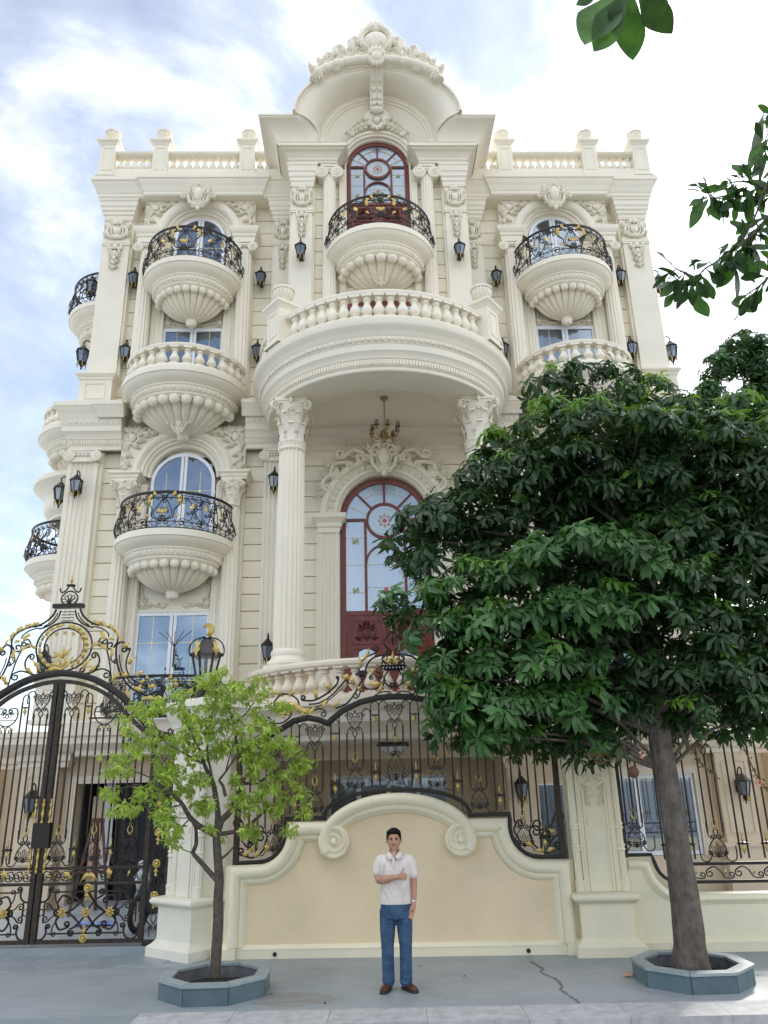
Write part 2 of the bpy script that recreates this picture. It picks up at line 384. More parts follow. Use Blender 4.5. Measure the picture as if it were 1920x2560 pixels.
def orn_corner():
    # small scroll corner, origin at lower outer corner, grows right and up
    m = M()
    vol(m, [(0.12, 0.08), (0.26, 0.10), (0.40, 0.05), (0.56, 0.05)], 0.022, 0.06, 1, 0.035, 1, y=-0.03)
    vol(m, [(0.08, 0.12), (0.10, 0.26), (0.06, 0.38), (0.08, 0.50)], 0.022, 0.06, -1, 0.035, -1, y=-0.03)
    for p, a in [((0.2, 0.04), 0.1), ((0.36, 0.06), 0.2), ((0.5, 0.03), 0.0), ((0.05, 0.22), 1.5), ((0.06, 0.36), 1.5), ((0.13, 0.13), 0.8)]: acan(m, p, a, 0.12, 0.08, 0.03, -0.02)
    m.ell((0.10, -0.03, 0.10), 0.05, 0.04, 0.05); return m
def flute_col(m, c, z0, z1, r0, r1, nf=20, dep=0.09, rows=6):
    k_ = 5
    def fn(u, v):
        a = 2*pi*u; ph = (u*nf) % 1.0
        g = 0 if ph < 0.12 or ph > 0.88 else sin((ph-0.12)/0.76*pi)
        r = (r0+(r1-r0)*v**1.5)*(1-dep*g)
        return (c[0]+r*cos(a), c[1]+r*sin(a), z0+(z1-z0)*v)
    m.grid(fn, nf*k_, rows, cu=True)
def flute_pil(m, x0, x1, y, z0, z1, nf=5, dep=0.03, back=0.25):
    w = (x1-x0); e = w*0.1; fw = (w-2*e)/nf; P = [(x0, y+back), (x0, y)]
    for i in range(nf):
        a = x0+e+i*fw
        P += [(a+fw*0.12, y), (a+fw*0.3, y+dep*0.85), (a+fw*0.5, y+dep), (a+fw*0.7, y+dep*0.85), (a+fw*0.88, y)]
    P += [(x1, y), (x1, y+back)]
    vs = [(x, yy, z0) for x, yy in P]+[(x, yy, z1) for x, yy in P]; n = len(P)
    m.add(vs, [(i, i+1, n+i+1, n+i) for i in range(n-1)]+[tuple(range(n)), tuple(range(2*n-1, n-1, -1))])
def cap_corinth(r, h):
    # origin at the bottom centre
    m = M()
    m.lathe([(r*0.98, 0), (r*0.98, h*0.3), (r*1.05, h*0.62), (r*1.32, h*0.86)], n=20)
    m.lathe([(r*1.06, -h*0.06), (r*1.12, -h*0.03), (r*1.06, 0.0)], n=20)
    def leaf(a, z0, L_, W, out):
        def fn(u, v):
            x = (u-0.5)*W*(0.75+0.6*v-0.9*v*v)*(1+0.2*sin(v*16)); rr = r*1.02+out*v**2.4+0.02*r*cos((u-0.5)*pi)
            z = z0+L_*(v if v < 0.8 else 0.8+0.1*sin((v-0.8)/0.2*pi)-0.35*(v-0.8))
            return (rr*cos(a)-x*sin(a), rr*sin(a)+x*cos(a), z)
        m.grid(fn, 4, 7)
    for i in range(8): leaf(2*pi*i/8, 0, h*0.46, r*0.72, r*0.42)
    for i in range(8): leaf(2*pi*(i+0.5)/8, h*0.18, h*0.56, r*0.68, r*0.55)
    for i in range(4):
        a = pi/4+i*pi/2; d = Vector((cos(a), sin(a), 0)); sd = Vector((-sin(a), cos(a), 0))
        for s in (-1, 1):
            P = scr([(r*0.9, h*0.5), (r*1.12, h*0.72), (r*1.45, h*0.84)], 0, 1, h*0.12, -1, t1=1.4)
            m.tube([tuple(d*p.x+sd*s*r*0.07+Vector((0, 0, p.y))) for p in P], r*0.075, 5)
        b = a+pi/4; d = Vector((cos(b), sin(b), 0)); sd = Vector((-sin(b), cos(b), 0))
        for s in (-1, 1):
            P = scr([(r*0.45, h*0.55), (r*0.3, h*0.74)], 0, 1, h*0.075, 1, t1=1.3)
            m.tube([tuple(d*r*1.2+sd*s*p.x*0.8+Vector((0, 0, p.y))) for p in P], r*0.06, 5)
        m.ell(tuple(d*r*1.36+Vector((0, 0, h*0.92))), r*0.16, r*0.16, h*0.09)
    def ab(k_):
        P = []
        for i in range(4):
            a = pi/4+i*pi/2
            P += [(k_*r*1.72*cos(a-0.07), k_*r*1.72*sin(a-0.07)), (k_*r*1.72*cos(a+0.07), k_*r*1.72*sin(a+0.07))]
            for j in (0.25, 0.5, 0.75):
                b = a+j*pi/2; rr = r*(1.22+0.9*abs(j-0.5)**1.7); P.append((k_*rr*cos(b), k_*rr*sin(b)))
        return P
    m.zprism(ab(0.94), h*0.86, h*0.92); m.zprism(ab(1.0), h*0.92, h)
    return m
def cap_ionic(w, h, d):
    # for pilaster or column front: width w, height h, depth d; origin at bottom centre, front at -d
    m = M()
    m.box(-w*0.56, w*0.56, -d*1.08, 0.05, h*0.82, h); m.box(-w*0.52, w*0.52, -d, 0.05, h*0.66, h*0.80)
    m.box(-w*0.46, w*0.46, -d*0.9, 0.05, 0, h*0.3); m.box(-w*0.44, w*0.44, -d*0.8, 0.05, h*0.28, h*0.68)
    for s in (-1, 1):
        c = (s*w*0.5, h*0.42)
        m.lathe([(h*0.40, -d*1.1), (h*0.42, -d*0.9), (h*0.30, -d*0.3), (h*0.36, 0.05)], n=14)
        # turn that lathe (about z) into an axis along y
        k_ = 14*4
        for i in range(len(m.v)-k_, len(m.v)):
            x, y, z = m.v[i]; m.v[i] = (c[0]+x, z, c[1]+y)
        P = curl((c[0]-s*h*0.0, c[1]+h*0.36), pi if s < 0 else 0, h*0.34, 1.9, 1 if s < 0 else -1, 22, 0.85)
        m.tube(xz(P, -d*1.1), h*0.055, 5)
        m.ell((c[0], -d*1.12, c[1]), h*0.08, 0.03, h*0.08)
    for i in range(5): m.ell((w*(-0.28+0.14*i), -d*1.02, h*0.5), w*0.055, 0.03, h*0.13)
    return m
BAL_PROF = [(0.5, 0), (0.5, 0.09), (0.36, 0.11), (0.30, 0.15), (0.42, 0.19), (0.62, 0.27), (0.70, 0.35), (0.60, 0.46), (0.40, 0.60), (0.31, 0.72), (0.33, 0.76), (0.46, 0.79), (0.46, 0.82), (0.34, 0.84), (0.42, 0.90), (0.5, 0.91), (0.5, 1.0)]
_bal = {}
def baluster_mesh(h, w, mt):
    k_ = (round(h, 3), round(w, 3), mt.name)
    if k_ not in _bal:
        m = M(); m.lathe([(r*w, z*h) for r, z in BAL_PROF[1:-1]], n=10)
        m.box(-w*0.56, w*0.56, -w*0.56, w*0.56, -0.01, h*0.085); m.box(-w*0.56, w*0.56, -w*0.56, w*0.56, h*0.925, h+0.01)
        _bal[k_] = m.mesh('baluster', mt, 50)
    return _bal[k_]
def urn_mesh(s=1.0):
    m = M()
    m.lathe([(0.17*s, 0), (0.17*s, 0.05*s), (0.11*s, 0.09*s), (0.075*s, 0.14*s), (0.085*s, 0.18*s)], n=16)
    m.lathe([(0.085*s, 0.17*s), (0.14*s, 0.21*s), (0.195*s, 0.29*s), (0.215*s, 0.37*s), (0.20*s, 0.43*s)], n=48, fn=lambda a, z: 1-0.13*abs(cos(a*8))**3, cap=False)
    m.lathe([(0.19*s, 0.42*s), (0.225*s, 0.44*s), (0.225*s, 0.48*s), (0.18*s, 0.51*s), (0.05*s, 0.55*s)], n=20)
    return m
# ================================================================= the villa
VILLA = thing('villa', 'cream four storey villa with carved stone facade and rounded balconies', 'house', (0, 16.6, 0))
VI = Matrix.Translation((0, -16.6, 0))
def hp(name, m, material, parent=None, smooth=35, x=0.0):
    # part of the villa, modelled in scene coordinates (optionally shifted in x)
    if isinstance(m, M): m = m.mesh(name, material, smooth)
    o = bpy.data.objects.new(name, m); COL.objects.link(o)
    o.parent = parent or VILLA
    o.location = (x, -16.6, 0) if parent is None else (0, 0, 0)
    return o
def hsub(name, m, material, parent, loc=None, smooth=35, rz=0):
    if isinstance(m, M): m = m.mesh(name, material, smooth)
    o = bpy.data.objects.new(name, m); COL.objects.link(o); o.parent = parent
    if loc is not None: o.location = loc
    if rz: o.rotation_euler = (0, 0, rz)
    return o
YW = 16.6
# ---- body and coursed panels
m = M(); m.box(-6.92, 6.92, YW+0.035, 27, 3.3, 17.1); m.box(-2.02, 2.02, 15.62, YW+0.03, 10.13, 17.14)
WALL = hp('wall', m, STONE)
_pan = {}
def panels(x0, x1, z0, z1, y, h=0.385, par=None, mt=None, mat_key='s'):
    n = max(1, round((z1-z0)/h)); hh = (z1-z0)/n
    k_ = (round(x1-x0, 3), round(hh, 3), mat_key)
    if k_ not in _pan:
        p = M(); w = x1-x0; p.bevbox(-w/2, w/2, -0.03, 0.03, 0.008, hh-0.008, 0.012); _pan[k_] = p.mesh('wall_panel', mt or STONE2, 0)
    for i in range(n): hsub('wall_panel', _pan[k_], None, par or WALL, ((x0+x1)/2, y, z0+i*hh))
for s in (-1, 1):
    def X(a, b): return (a, b) if s < 0 else (-b, -a)
    panels(*X(-6.58, -5.95), 3.55, 9.62, YW); panels(*X(-3.22, -2.62), 3.55, 9.62, YW)
    panels(*X(-6.42, -5.78), 10.68, 16.62, YW); panels(*X(-3.42, -2.62), 10.68, 16.62, YW)
    panels(*X(-2.0, -1.02), 3.55, 9.62, YW)
    panels(*X(-1.64, -0.98), 10.85, 16.7, 15.46)
panels(-0.98, 0.98, 8.85, 9.62, YW); panels(-0.9, 0.9, 12.98, 14.1, 15.46)
panels(-5.8+0.03, -3.43, 10.68, 12.0, YW+0.015); panels(3.43, 5.77, 10.68, 12.0, YW+0.015)

# ---- cornices
CY_UP = [(-0.5, 16.60), (0, 16.60), (0.03, 16.63), (0.03, 16.70), (0.06, 16.74), (0.075, 16.80), (0.11, 16.88), (0.155, 16.95), (0.165, 17.0), (0.20, 17.02), (0.20, 17.15), (0.18, 17.17), (-0.4, 17.17)]
PIER_UP = [(0, 16.04), (0.035, 16.06), (0.035, 16.14), (0.07, 16.17), (0.07, 16.25), (0.105, 16.28), (0.105, 16.36), (0.135, 16.40), (0.135, 16.52), (0.165, 16.55), (0.165, 16.605), (-0.1, 16.605)]
ENT_LO = [(0, 9.57), (0.035, 9.59), (0.035, 9.66), (0.06, 9.69), (0.06, 9.81), (0.09, 9.83), (0.11, 9.90), (0.16, 9.97), (0.19, 9.99), (0.19, 10.12), (0.21, 10.14), (0.235, 10.28), (0.25, 10.31), (0.27, 10.36), (0.30, 10.44), (0.35, 10.51), (0.36, 10.54), (0.38, 10.55), (0.38, 10.65), (-0.3, 10.66)]
for s in (-1, 1):
    def path(P): return [(x, y) for x, y in P] if s < 0 else [(-x, y) for x, y in P[::-1]]
    hp('cornice', M().sweep(path([(-7.165, 22), (-7.165, 16.135), (-5.98, 16.135), (-5.98, 16.05), (-2.98, 16.05), (-2.98, 16.135), (-2.0, 16.135)]), CY_UP), STONE)
    hp('pier_corbel', M().sweep(path([(-7.0, 16.9), (-7.0, 16.3), (-6.33, 16.3), (-6.33, 16.64)]), PIER_UP), STONE)
    hp('pier_corbel', M().sweep(path([(-2.68, 16.64), (-2.68, 16.3), (-2.2, 16.3), (-2.2, 16.5)]), PIER_UP), STONE)
    c = hp('entablature', M().sweep(path([(-7.18, 22), (-7.18, 16.32), (-6.02, 16.32)]), ENT_LO), STONE)
    c2 = hp('entablature', M().sweep(path([(-3.18, 16.32), (-2.0, 16.32)]), ENT_LO), STONE)
    eg = M(); dn = M()
    for x0, x1 in ((-7.23, -6.04), (-3.16, -2.3)):
        n = int((x1-x0)/0.115)
        for i in range(n): eg.ell((x0+(i+0.5)*(x1-x0)/n, 16.11, 10.21), 0.042, 0.035, 0.055, 7, 4)
        n = int((x1-x0)/0.055)
        for i in range(n): a = x0+(i+0.2)*(x1-x0)/n; dn.box(a, a+0.03, 16.225, 16.28, 9.70, 9.80)
    if s > 0:
        for q in (eg, dn): q.v = [(-x, y, z) for x, y, z in q.v]
    stuff(hsub('egg_band', eg, CARVE, c)); stuff(hsub('dentil_band', dn, STONE, c, smooth=0))
    # breaks in the lower entablature beside the balcony
    hp('cornice_break', M().sweep(path([(-6.28, 16.4), (-6.28, 16.26), (-5.95, 16.26)]), ENT_LO[11:]), STONE)
    hp('cornice_break', M().sweep(path([(-3.25, 16.26), (-2.92, 16.26), (-2.92, 16.4)]), ENT_LO[11:]), STONE)

# ---- pilasters of the wings
WREATH = orn_wreath().mesh('wreath_ornament', CARVE, 60); DROP = orn_drop().mesh('drop_ornament', CARVE, 60)
CART = orn_cartouche().mesh('cartouche', CARVE, 60); SPAN = orn_spandrel(); CORN = orn_corner()
def pil_upper(xc, w, yf, z0, zcap, ztop, tz=0.0):
    m = M(); m.box(xc-w/2, xc+w/2, yf, yf+0.34, z0, ztop); m.box(xc-w/2-0.05, xc+w/2+0.05, yf+0.08, yf+0.34, z0, ztop)
    for z in (zcap, zcap-0.06): m.box(xc-w/2-0.03, xc+w/2+0.03, yf-0.03, yf+0.3, z-0.025, z+0.018)
    m.box(xc-w/2-0.03, xc+w/2+0.03, yf-0.03, yf+0.3, ztop-0.04, ztop)
    o = hp('pilaster', m, STONE)
    hsub('wreath_ornament', WREATH, None, o, (xc, yf, (zcap+ztop)/2)).scale = (w/0.60, 1, 1)
    hsub('drop_ornament', DROP, None, o, (xc, yf, zcap-0.47)).scale = (w/0.62, 1, 1)
    return o
def plinth(xc, w, yf, z0, z1, mt=STONE):
    m = M(); m.box(xc-w/2, xc+w/2, yf, yf+0.4, z0, z1-0.14)
    P = [(xc-w/2, yf+0.42), (xc-w/2, yf), (xc+w/2, yf), (xc+w/2, yf+0.42)]
    m.sweep(P, [(0.0, z1-0.17), (0.03, z1-0.15), (0.03, z1-0.11), (0.06, z1-0.08), (0.10, z1-0.04), (0.10, z1), (-0.2, z1)])
    m.sweep(P, [(0.05, z0), (0.05, z0+0.08), (0.0, z0+0.11)])
    o = hp('plinth', m, mt)
    q = M(); a = w*0.30; b0 = z0+0.2; b1 = z1-0.26
    q.tube([(xc-a, yf-0.005, b0), (xc+a, yf-0.005, b0), (xc+a, yf-0.005, b1), (xc-a, yf-0.005, b1)], 0.022, 4, closed=True)
    hsub('panel_moulding', q, mt, o)
    return o
for s in (-1, 1):
    pil_upper(s*6.665, 0.67, 16.3, 11.5, 15.34, 16.05); plinth(s*6.74, 0.76, 16.2, 10.66, 11.51)
    pil_upper(s*2.44, 0.46, 16.32, 10.66, 15.34, 16.05)
    m = M(); flute_pil(m, s*6.85-0.33, s*6.85+0.33, 16.3, 4.45, 9.27, 5, 0.035, 0.34); m.box(s*6.85-0.40, s*6.85+0.40, 16.42, 16.65, 4.45, 9.6)
    p = hp('fluted_pilaster', m, STONE)
    hsub('capital', cap_ionic(0.62, 0.31, 0.16), CARVE, p, (s*6.85, 16.36, 9.27))
    plinth(s*6.85, 0.8, 16.2, 3.5, 4.46)
    m = M(); flute_pil(m, s*2.5-0.25, s*2.5+0.25, 16.36, 3.52, 9.27, 4, 0.03, 0.28)
    p = hp('fluted_pilaster', m, STONE); hsub('capital', cap_ionic(0.48, 0.30, 0.14), CARVE, p, (s*2.5, 16.42, 9.27))

for s in (-1, 1):
    m = M(); m.box(min(s*7.12, s*6.9), max(s*7.12, s*6.9), 16.66, 17.35, 11.5, 16.05); hp('side_pilaster', m, STONE, smooth=0)
    m = M(); m.box(min(s*7.27, s*6.9), max(s*7.27, s*6.9), 16.68, 17.35, 4.45, 9.55); hp('side_pilaster', m, STONE, smooth=0)
# ---- parapet
URN = urn_mesh(1.0).mesh('urn_finial', CARVE, 40)
def post(m, xc, yc, z0, z1, h=0.2):
    m.box(xc-h, xc+h, yc-h, yc+h, z0, z1-0.1)
    P = [(xc-h, yc+h), (xc-h, yc-h), (xc+h, yc-h), (xc+h, yc+h)]
    m.sweep(P, [(0, z1-0.16), (0.03, z1-0.13), (0.05, z1-0.08), (0.09, z1-0.05), (0.09, z1), (-h, z1)], closed=True)
    m.sweep(P, [(0.04, z0), (0.04, z0+0.07), (0, z0+0.1)], closed=True)
    a = h*0.62; m.tube([(xc-a, yc-h, z0+0.2), (xc+a, yc-h, z0+0.2), (xc+a, yc-h, z1-0.26), (xc-a, yc-h, z1-0.26)], 0.02, 4, closed=True)
PY = 16.18
for s in (-1, 1):
    m = M(); m.box(min(s*7.15, s*2.0), max(s*7.15, s*2.0), PY-0.16, PY+0.16, 17.15, 17.44)
    m.sweep([(-7.15, PY-0.13), (-2.0, PY-0.13)] if s < 0 else [(2.0, PY-0.13), (7.15, PY-0.13)], [(-0.26, 17.92), (0.0, 17.92), (0.03, 17.94), (0.05, 17.97), (0.05, 18.01), (0, 18.03), (-0.26, 18.03)])
    sx = s*7.0; m.box(sx-0.14, sx+0.14, PY+0.1, 22, 17.92, 18.03); m.box(sx-0.16, sx+0.16, PY+0.1, 22, 17.15, 17.44)
    par = hp('parapet', m, STONE)
    for xc in (7.03, 5.66, 3.40):
        q = M(); post(q, 0, 0, 17.17, 18.34); hsub('parapet_post', q, STONE, par, (s*xc, PY, 0)); hsub('urn_finial', URN, None, par, (s*xc, PY, 18.34)).scale = (0.92, 0.92, 0.85)
    me = baluster_mesh(0.50, 0.145, STONE)
    for x0, x1, n in ((6.82, 5.86, 5), (5.45, 3.61, 9), (3.19, 2.3, 4)):
        for i in range(n): hsub('baluster', me, None, par, (s*(x0+(x1-x0)*(i+0.5)/n), PY, 17.43))
    for i in range(9): hsub('baluster', me, None, par, (s*7.0, PY+0.55+i*0.23, 17.43))

# ---- windows
def window(xc, hw, z0, zs, y, arched, grid_z=(), curtain=True):
    # white double casement: half width hw, sill z0, top or spring zs
    f = M(); fw = 0.075
    for a, b in ((-hw, -hw+fw), (hw-fw, hw), (-0.075, -0.008), (0.008, 0.075)): f.box(a, b, y-0.03, y+0.03, z0, zs if not (arched and abs(a) < 0.1) else zs+sqrt(max(0, (hw-fw)**2-0.006)))
    f.box(-hw+fw, -0.075, y-0.028, y+0.028, z0, z0+0.1); f.box(0.075, hw-fw, y-0.028, y+0.028, z0, z0+0.1)
    if arched: f.arch(0, zs, [(hw, y+0.03), (hw, y-0.03), (hw-fw, y-0.03), (hw-fw, y+0.03)])
    else: f.box(-hw, hw, y-0.034, y+0.034, zs-0.09, zs)
    for sx in (-1, 1):
        for z in (z0+0.25, zs-0.25): f.lathe([(0.022, -0.06), (0.022, 0.06)], (sx*(hw+0.0), y-0.05, z), 6)
    o = hp('window', f, WHITE_F, smooth=0, x=xc)
    for sx in (-1, 1):
        if arched:
            R = hw-fw+0.005; P = [(0.07, z0+0.095), (R, z0+0.095)]+[(R*cos(a), zs+R*sin(a)) for a in [i*pi/2/9 for i in range(10)] if R*cos(a) > 0.07]+[(0.07, zs+sqrt(R*R-0.0049))]
        else: P = [(0.07, z0+0.095), (hw-fw+0.005, z0+0.095), (hw-fw+0.005, zs-0.085), (0.07, zs-0.085)]
        g = M(); g.prism([(sx*a, b) for a, b in P], y-0.004, y+0.004); hsub('pane', g, GLASS, o, smooth=0)
    gl = M(); xm = hw*0.53
    for sx in (-1, 1):
        gl.box(sx*xm-0.006, sx*xm+0.006, y-0.012, y-0.006, z0+0.1, (zs+0.35*hw) if arched else zs-0.09)
        for z in grid_z: gl.box(min(sx*0.08, sx*(hw-fw)), max(sx*0.08, sx*(hw-fw)), y-0.013, y-0.007, z-0.006, z+0.006); gl.ell((sx*xm, y-0.014, z), 0.035, 0.006, 0.035, 6, 4)
    hsub('glazing_bar', gl, LEAD, o, smooth=0)
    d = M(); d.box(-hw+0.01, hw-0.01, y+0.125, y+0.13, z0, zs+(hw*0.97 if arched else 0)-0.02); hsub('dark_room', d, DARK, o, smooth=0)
    if curtain:
        c = M(); zt = zs+(hw*0.7 if arched else -0.1)
        for sx in (-1, 1):
            def sw(u, v, sx=sx): x = sx*(0.1+u*(hw-0.2)); return (x, y+0.085+0.015*sin(v*34+u*3), zt-v*(0.42-0.26*abs(2*u-1)**1.6)-0.12*sin(pi*u)*v)
            c.grid(sw, 12, 14)
            def dr(u, v, sx=sx): return (sx*(hw-0.1-0.26*u*(0.7+0.3*cos(v*2))), y+0.1+0.018*sin(u*16), z0+0.02+v*(zt-z0-0.1))
            c.grid(dr, 12, 6)
        hsub('curtain', c, CURTAIN, o)
    return o

# ---- rounded balconies
def iron_pattern(R, H, arc=pi):
    # wrought railing unrolled along its arc: s is distance, z height; returns iron mesh, gold mesh
    ir = M(); go = M()
    def bulge(z): return 0.10*sin(pi*min(1, max(0, (0.62*H-z)/(0.62*H))))*(1 if z < 0.62*H else 0)
    def P(s_, z, dr=0.0):
        a = s_/R; r = R+bulge(z)+dr
        return (r*sin(a), -r*cos(a), z)
    S = R*arc/2
    def line(pts, r, k_=4): ir.tube([P(p[0], p[1]) for p in pts], r, k_)
    def both(pts, r, k_=4):
        line(pts, r, k_); line([(-p[0], p[1]) for p in pts], r, k_)
    n = 36
    ir.tube([P(-S+2*S*i/n, H, 0) for i in range(n+1)], 0.034, 6, flat=0.6)
    for z, r in ((0.02, 0.016), (H-0.13, 0.012), (0.13, 0.010)): ir.tube([P(-S+2*S*i/n, z) for i in range(n+1)], r, 4)
    # small C scroll friezes
    k_ = int(S/0.17)
    for i in range(k_):
        s_ = 0.12+i*(S-0.12)/k_; both(scr([(s_, H-0.12), (s_+0.05, H-0.08), (s_+0.11, H-0.06)], 0.035, 1, 0.03, -1, n=3), 0.008)
        both(scr([(s_+0.02, 0.03), (s_+0.08, 0.07), (s_+0.13, 0.10)], 0.03, -1, 0.03, 1, n=3), 0.007)
    h0, h1 = 0.13, H-0.13; hm = (h0+h1)/2; hh = h1-h0
    # centre: lyre with palmette
    both(scr([(0.06, h0+0.02), (0.2, h0+0.1), (0.22, h0+hh*0.5), (0.34, h1-0.1), (0.36, h1+0.03)], 0.06, -1, 0.07, 1), 0.016)
    both(scr([(0.05, h0+0.03), (0.16, h0+0.12), (0.16, hm), (0.06, h1-0.06)], 0.05, 1, 0.05, 1), 0.011)
    both(scr([(0.02, h1), (0.10, h1+0.09), (0.22, h1+0.08)], 0.05, -1, 0.05, -1), 0.012)
    for i in range(-4, 5):
        a = pi/2+i*0.36; l = 0.17-abs(i)*0.012
        line([(0.03*cos(a), hm-0.10+0.03*sin(a)), (l*0.7*cos(a+0.12), hm-0.10+l*0.7*sin(a+0.12)), (l*cos(a), hm-0.10+l*sin(a)), (l*0.7*cos(a-0.12), hm-0.10+l*0.7*sin(a-0.12))], 0.008)
    # side S scrolls
    x = 0.40
    while x < S-0.12:
        w = min(0.36, S-x)
        both(scr([(x, h0+0.06), (x+w*0.35, h0+0.04), (x+w*0.55, hm), (x+w*0.8, h1-0.05), (x+w, h1-0.1)], 0.075, 1, 0.075, -1), 0.012)
        both(scr([(x+w*0.1, h1-0.03), (x+w*0.4, h1-0.08), (x+w*0.52, hm+0.03)], 0.055, 1, 0.05, 1), 0.010)
        both(scr([(x+w*0.95, h0+0.03), (x+w*0.75, h0+0.10), (x+w*0.6, hm-0.05)], 0.05, 1, 0.05, 1), 0.010)
        both([(x+w*1.02, h0), (x+w*1.02, hm-0.02), (x+w*0.98, h1)], 0.010); both(scr([(x+w*0.3, h0+0.16), (x+w*0.5, h0+0.22), (x+w*0.7, h0+0.14)], 0.04, -1, 0.04, -1), 0.010)
        x += w
    def gleaf(s_, z, a, L_, W):
        for sg in (1, -1):
            def fn(u, v):
                w = (u-0.5)*W*0.8*sin(pi*(0.12+0.88*v)**0.8)*(1+0.3*sin(v*15)); t = v*L_; b = a+0.5*v
                return P(sg*(s_+cos(b)*t-sin(b)*w), z+sin(b)*t+cos(b)*w, 0.018+0.03*sin(pi*v)-0.02*abs(u-0.5))
            go.grid(fn, 3, 6)
    for a_ in ((0.05, hm-0.10, 1.1, 0.12, 0.07), (0.02, hm-0.12, 1.57, 0.15, 0.06), (0.3, h1-0.14, 1.2, 0.16, 0.10), (0.34, h1-0.02, 2.2, 0.13, 0.09), (0.16, h1+0.04, 0.6, 0.14, 0.08), (0.52, hm+0.06, 0.4, 0.17, 0.10), (0.86, hm+0.05, 1.0, 0.16, 0.10), (1.26, hm+0.02, 1.2, 0.15, 0.09), (0.24, h0+0.09, 0.3, 0.11, 0.07)):
        if a_[0] < S-0.1: gleaf(*a_)
    return ir, go
def balcony(xc, yc, zt, R, kind, H, arc=pi, shell=True, bead_n=13, boss=None, eggs=True, tip=1.08, cy=None):
    """zt = top of the slab; origin at the arc's centre"""
    m = M(); n = 40; a0, a1 = pi, 2*pi
    prof = [(R-0.40, -0.60), (R-0.36, -0.56), (R-0.31, -0.54), (R-0.31, -0.50), (R-0.27, -0.485), (R-0.25, -0.37), (R-0.22, -0.355), (R-0.22, -0.32), (R-0.18, -0.30), (R-0.10, -0.25), (R-0.045, -0.19), (R-0.03, -0.155), (R, -0.145), (R, -0.02), (R-0.015, 0), (0.02, 0)]
    m.lathe(prof, (0, 0, 0), n, a0, a1, cap=False)
    m.box(-R+0.05, R-0.05, 0, 0.4, -0.3, -0.004)
    o = hp('balcony', m, STONE, x=xc); o.location = (xc, yc-16.6, zt)
    eg = M(); k_ = int(pi*(R-0.25)/0.115)
    for i in range(k_):
        a = pi+pi*(i+0.5)/k_; rr = R-0.262
        eg.ell((rr*cos(a), rr*sin(a), -0.43), 0.036, 0.036, 0.05, 7, 4)
        b = a+pi/k_/2; eg.ell((rr*cos(b), rr*sin(b), -0.43), 0.010, 0.02, 0.05, 5, 3)
    stuff(hsub('egg_band', eg, CARVE, o))
    if shell:
        r0 = R-0.38; sh = M()
        def fn(u, v):
            a = pi+pi*u; ph = abs(sin(u*bead_n*pi))
            th = v*pi/2; prof_r = r0*(0.50*cos(th)**0.85+0.50*(1-v)**0.9); z = -0.58-(tip-0.58)*sin(th)**1.15
            rr = prof_r*(0.87+0.13*ph**0.45)
            return (rr*cos(a), rr*sin(a), z+0.0)
        sh.grid(fn, bead_n*10, 14)
        so = hsub('shell_corbel', sh, STONE, o, smooth=60)
        me = M().ell((0, 0, 0), 0.125*r0/0.9*11/bead_n, 0.125*r0/0.9*11/bead_n, 0.10*r0/0.9, 10, 7).mesh('shell_bead', STONE, 60)
        for i in range(bead_n):
            a = pi+pi*(i+0.5)/bead_n; hsub('shell_bead', me, None, o, ((r0-0.03)*cos(a), (r0-0.03)*sin(a), -0.645), rz=a)
        q = M(); q.lathe([(0.02, -0.20), (0.10, -0.16), (0.14, -0.08), (0.13, 0.0), (0.17, 0.03), (0.16, 0.08), (0.08, 0.10)], (0, -0.06, -tip+0.03), 14)
        hsub('shell_boss', q, STONE, o)
    if boss: hsub('cartouche', CART, None, o, (0, -r0*0.42, -tip+0.18)).scale = boss
    if kind == 'iron':
        key = (round(R, 2), round(H, 2))
        if key not in _rail:
            ir, go = iron_pattern(R-0.06, H); _rail[key] = (ir.mesh('iron_railing', IRON, 60), go.mesh('gilt_leaves', GOLD, 60))
        hsub('iron_railing', _rail[key][0], None, o, (0, 0, 0)); stuff(hsub('gilt_leaves', _rail[key][1], None, o, (0, 0, 0)))
    else:
        rb = R-0.17; rail = M(); rail.lathe([(rb-0.11, H-0.1), (rb+0.08, H-0.1), (rb+0.10, H-0.07), (rb+0.10, H-0.03), (rb+0.07, H), (rb-0.09, H), (rb-0.11, H-0.03), (rb-0.11, H-0.1)], (0, 0, 0), n, a0, a1, cap=False)
        rail.lathe([(rb-0.12, 0.0), (rb-0.12, 0.05), (rb+0.12, 0.05), (rb+0.13, 0.0)], (0, 0, 0), n, a0, a1, cap=False)
        hsub('handrail', rail, STONE, o)
        me = baluster_mesh(H-0.15, 0.165, STONE)
        for i in range(kind):
            a = pi+pi*(i+0.5)/kind; hsub('baluster', me, None, o, (rb*cos(a), rb*sin(a), 0.05), rz=a)
    return o
_rail = {}
CAPC = cap_corinth(0.19, 0.60).mesh('capital', CARVE, 60); CAPI = cap_ionic(0.42, 0.32, 0.26).mesh('capital', CARVE, 60)
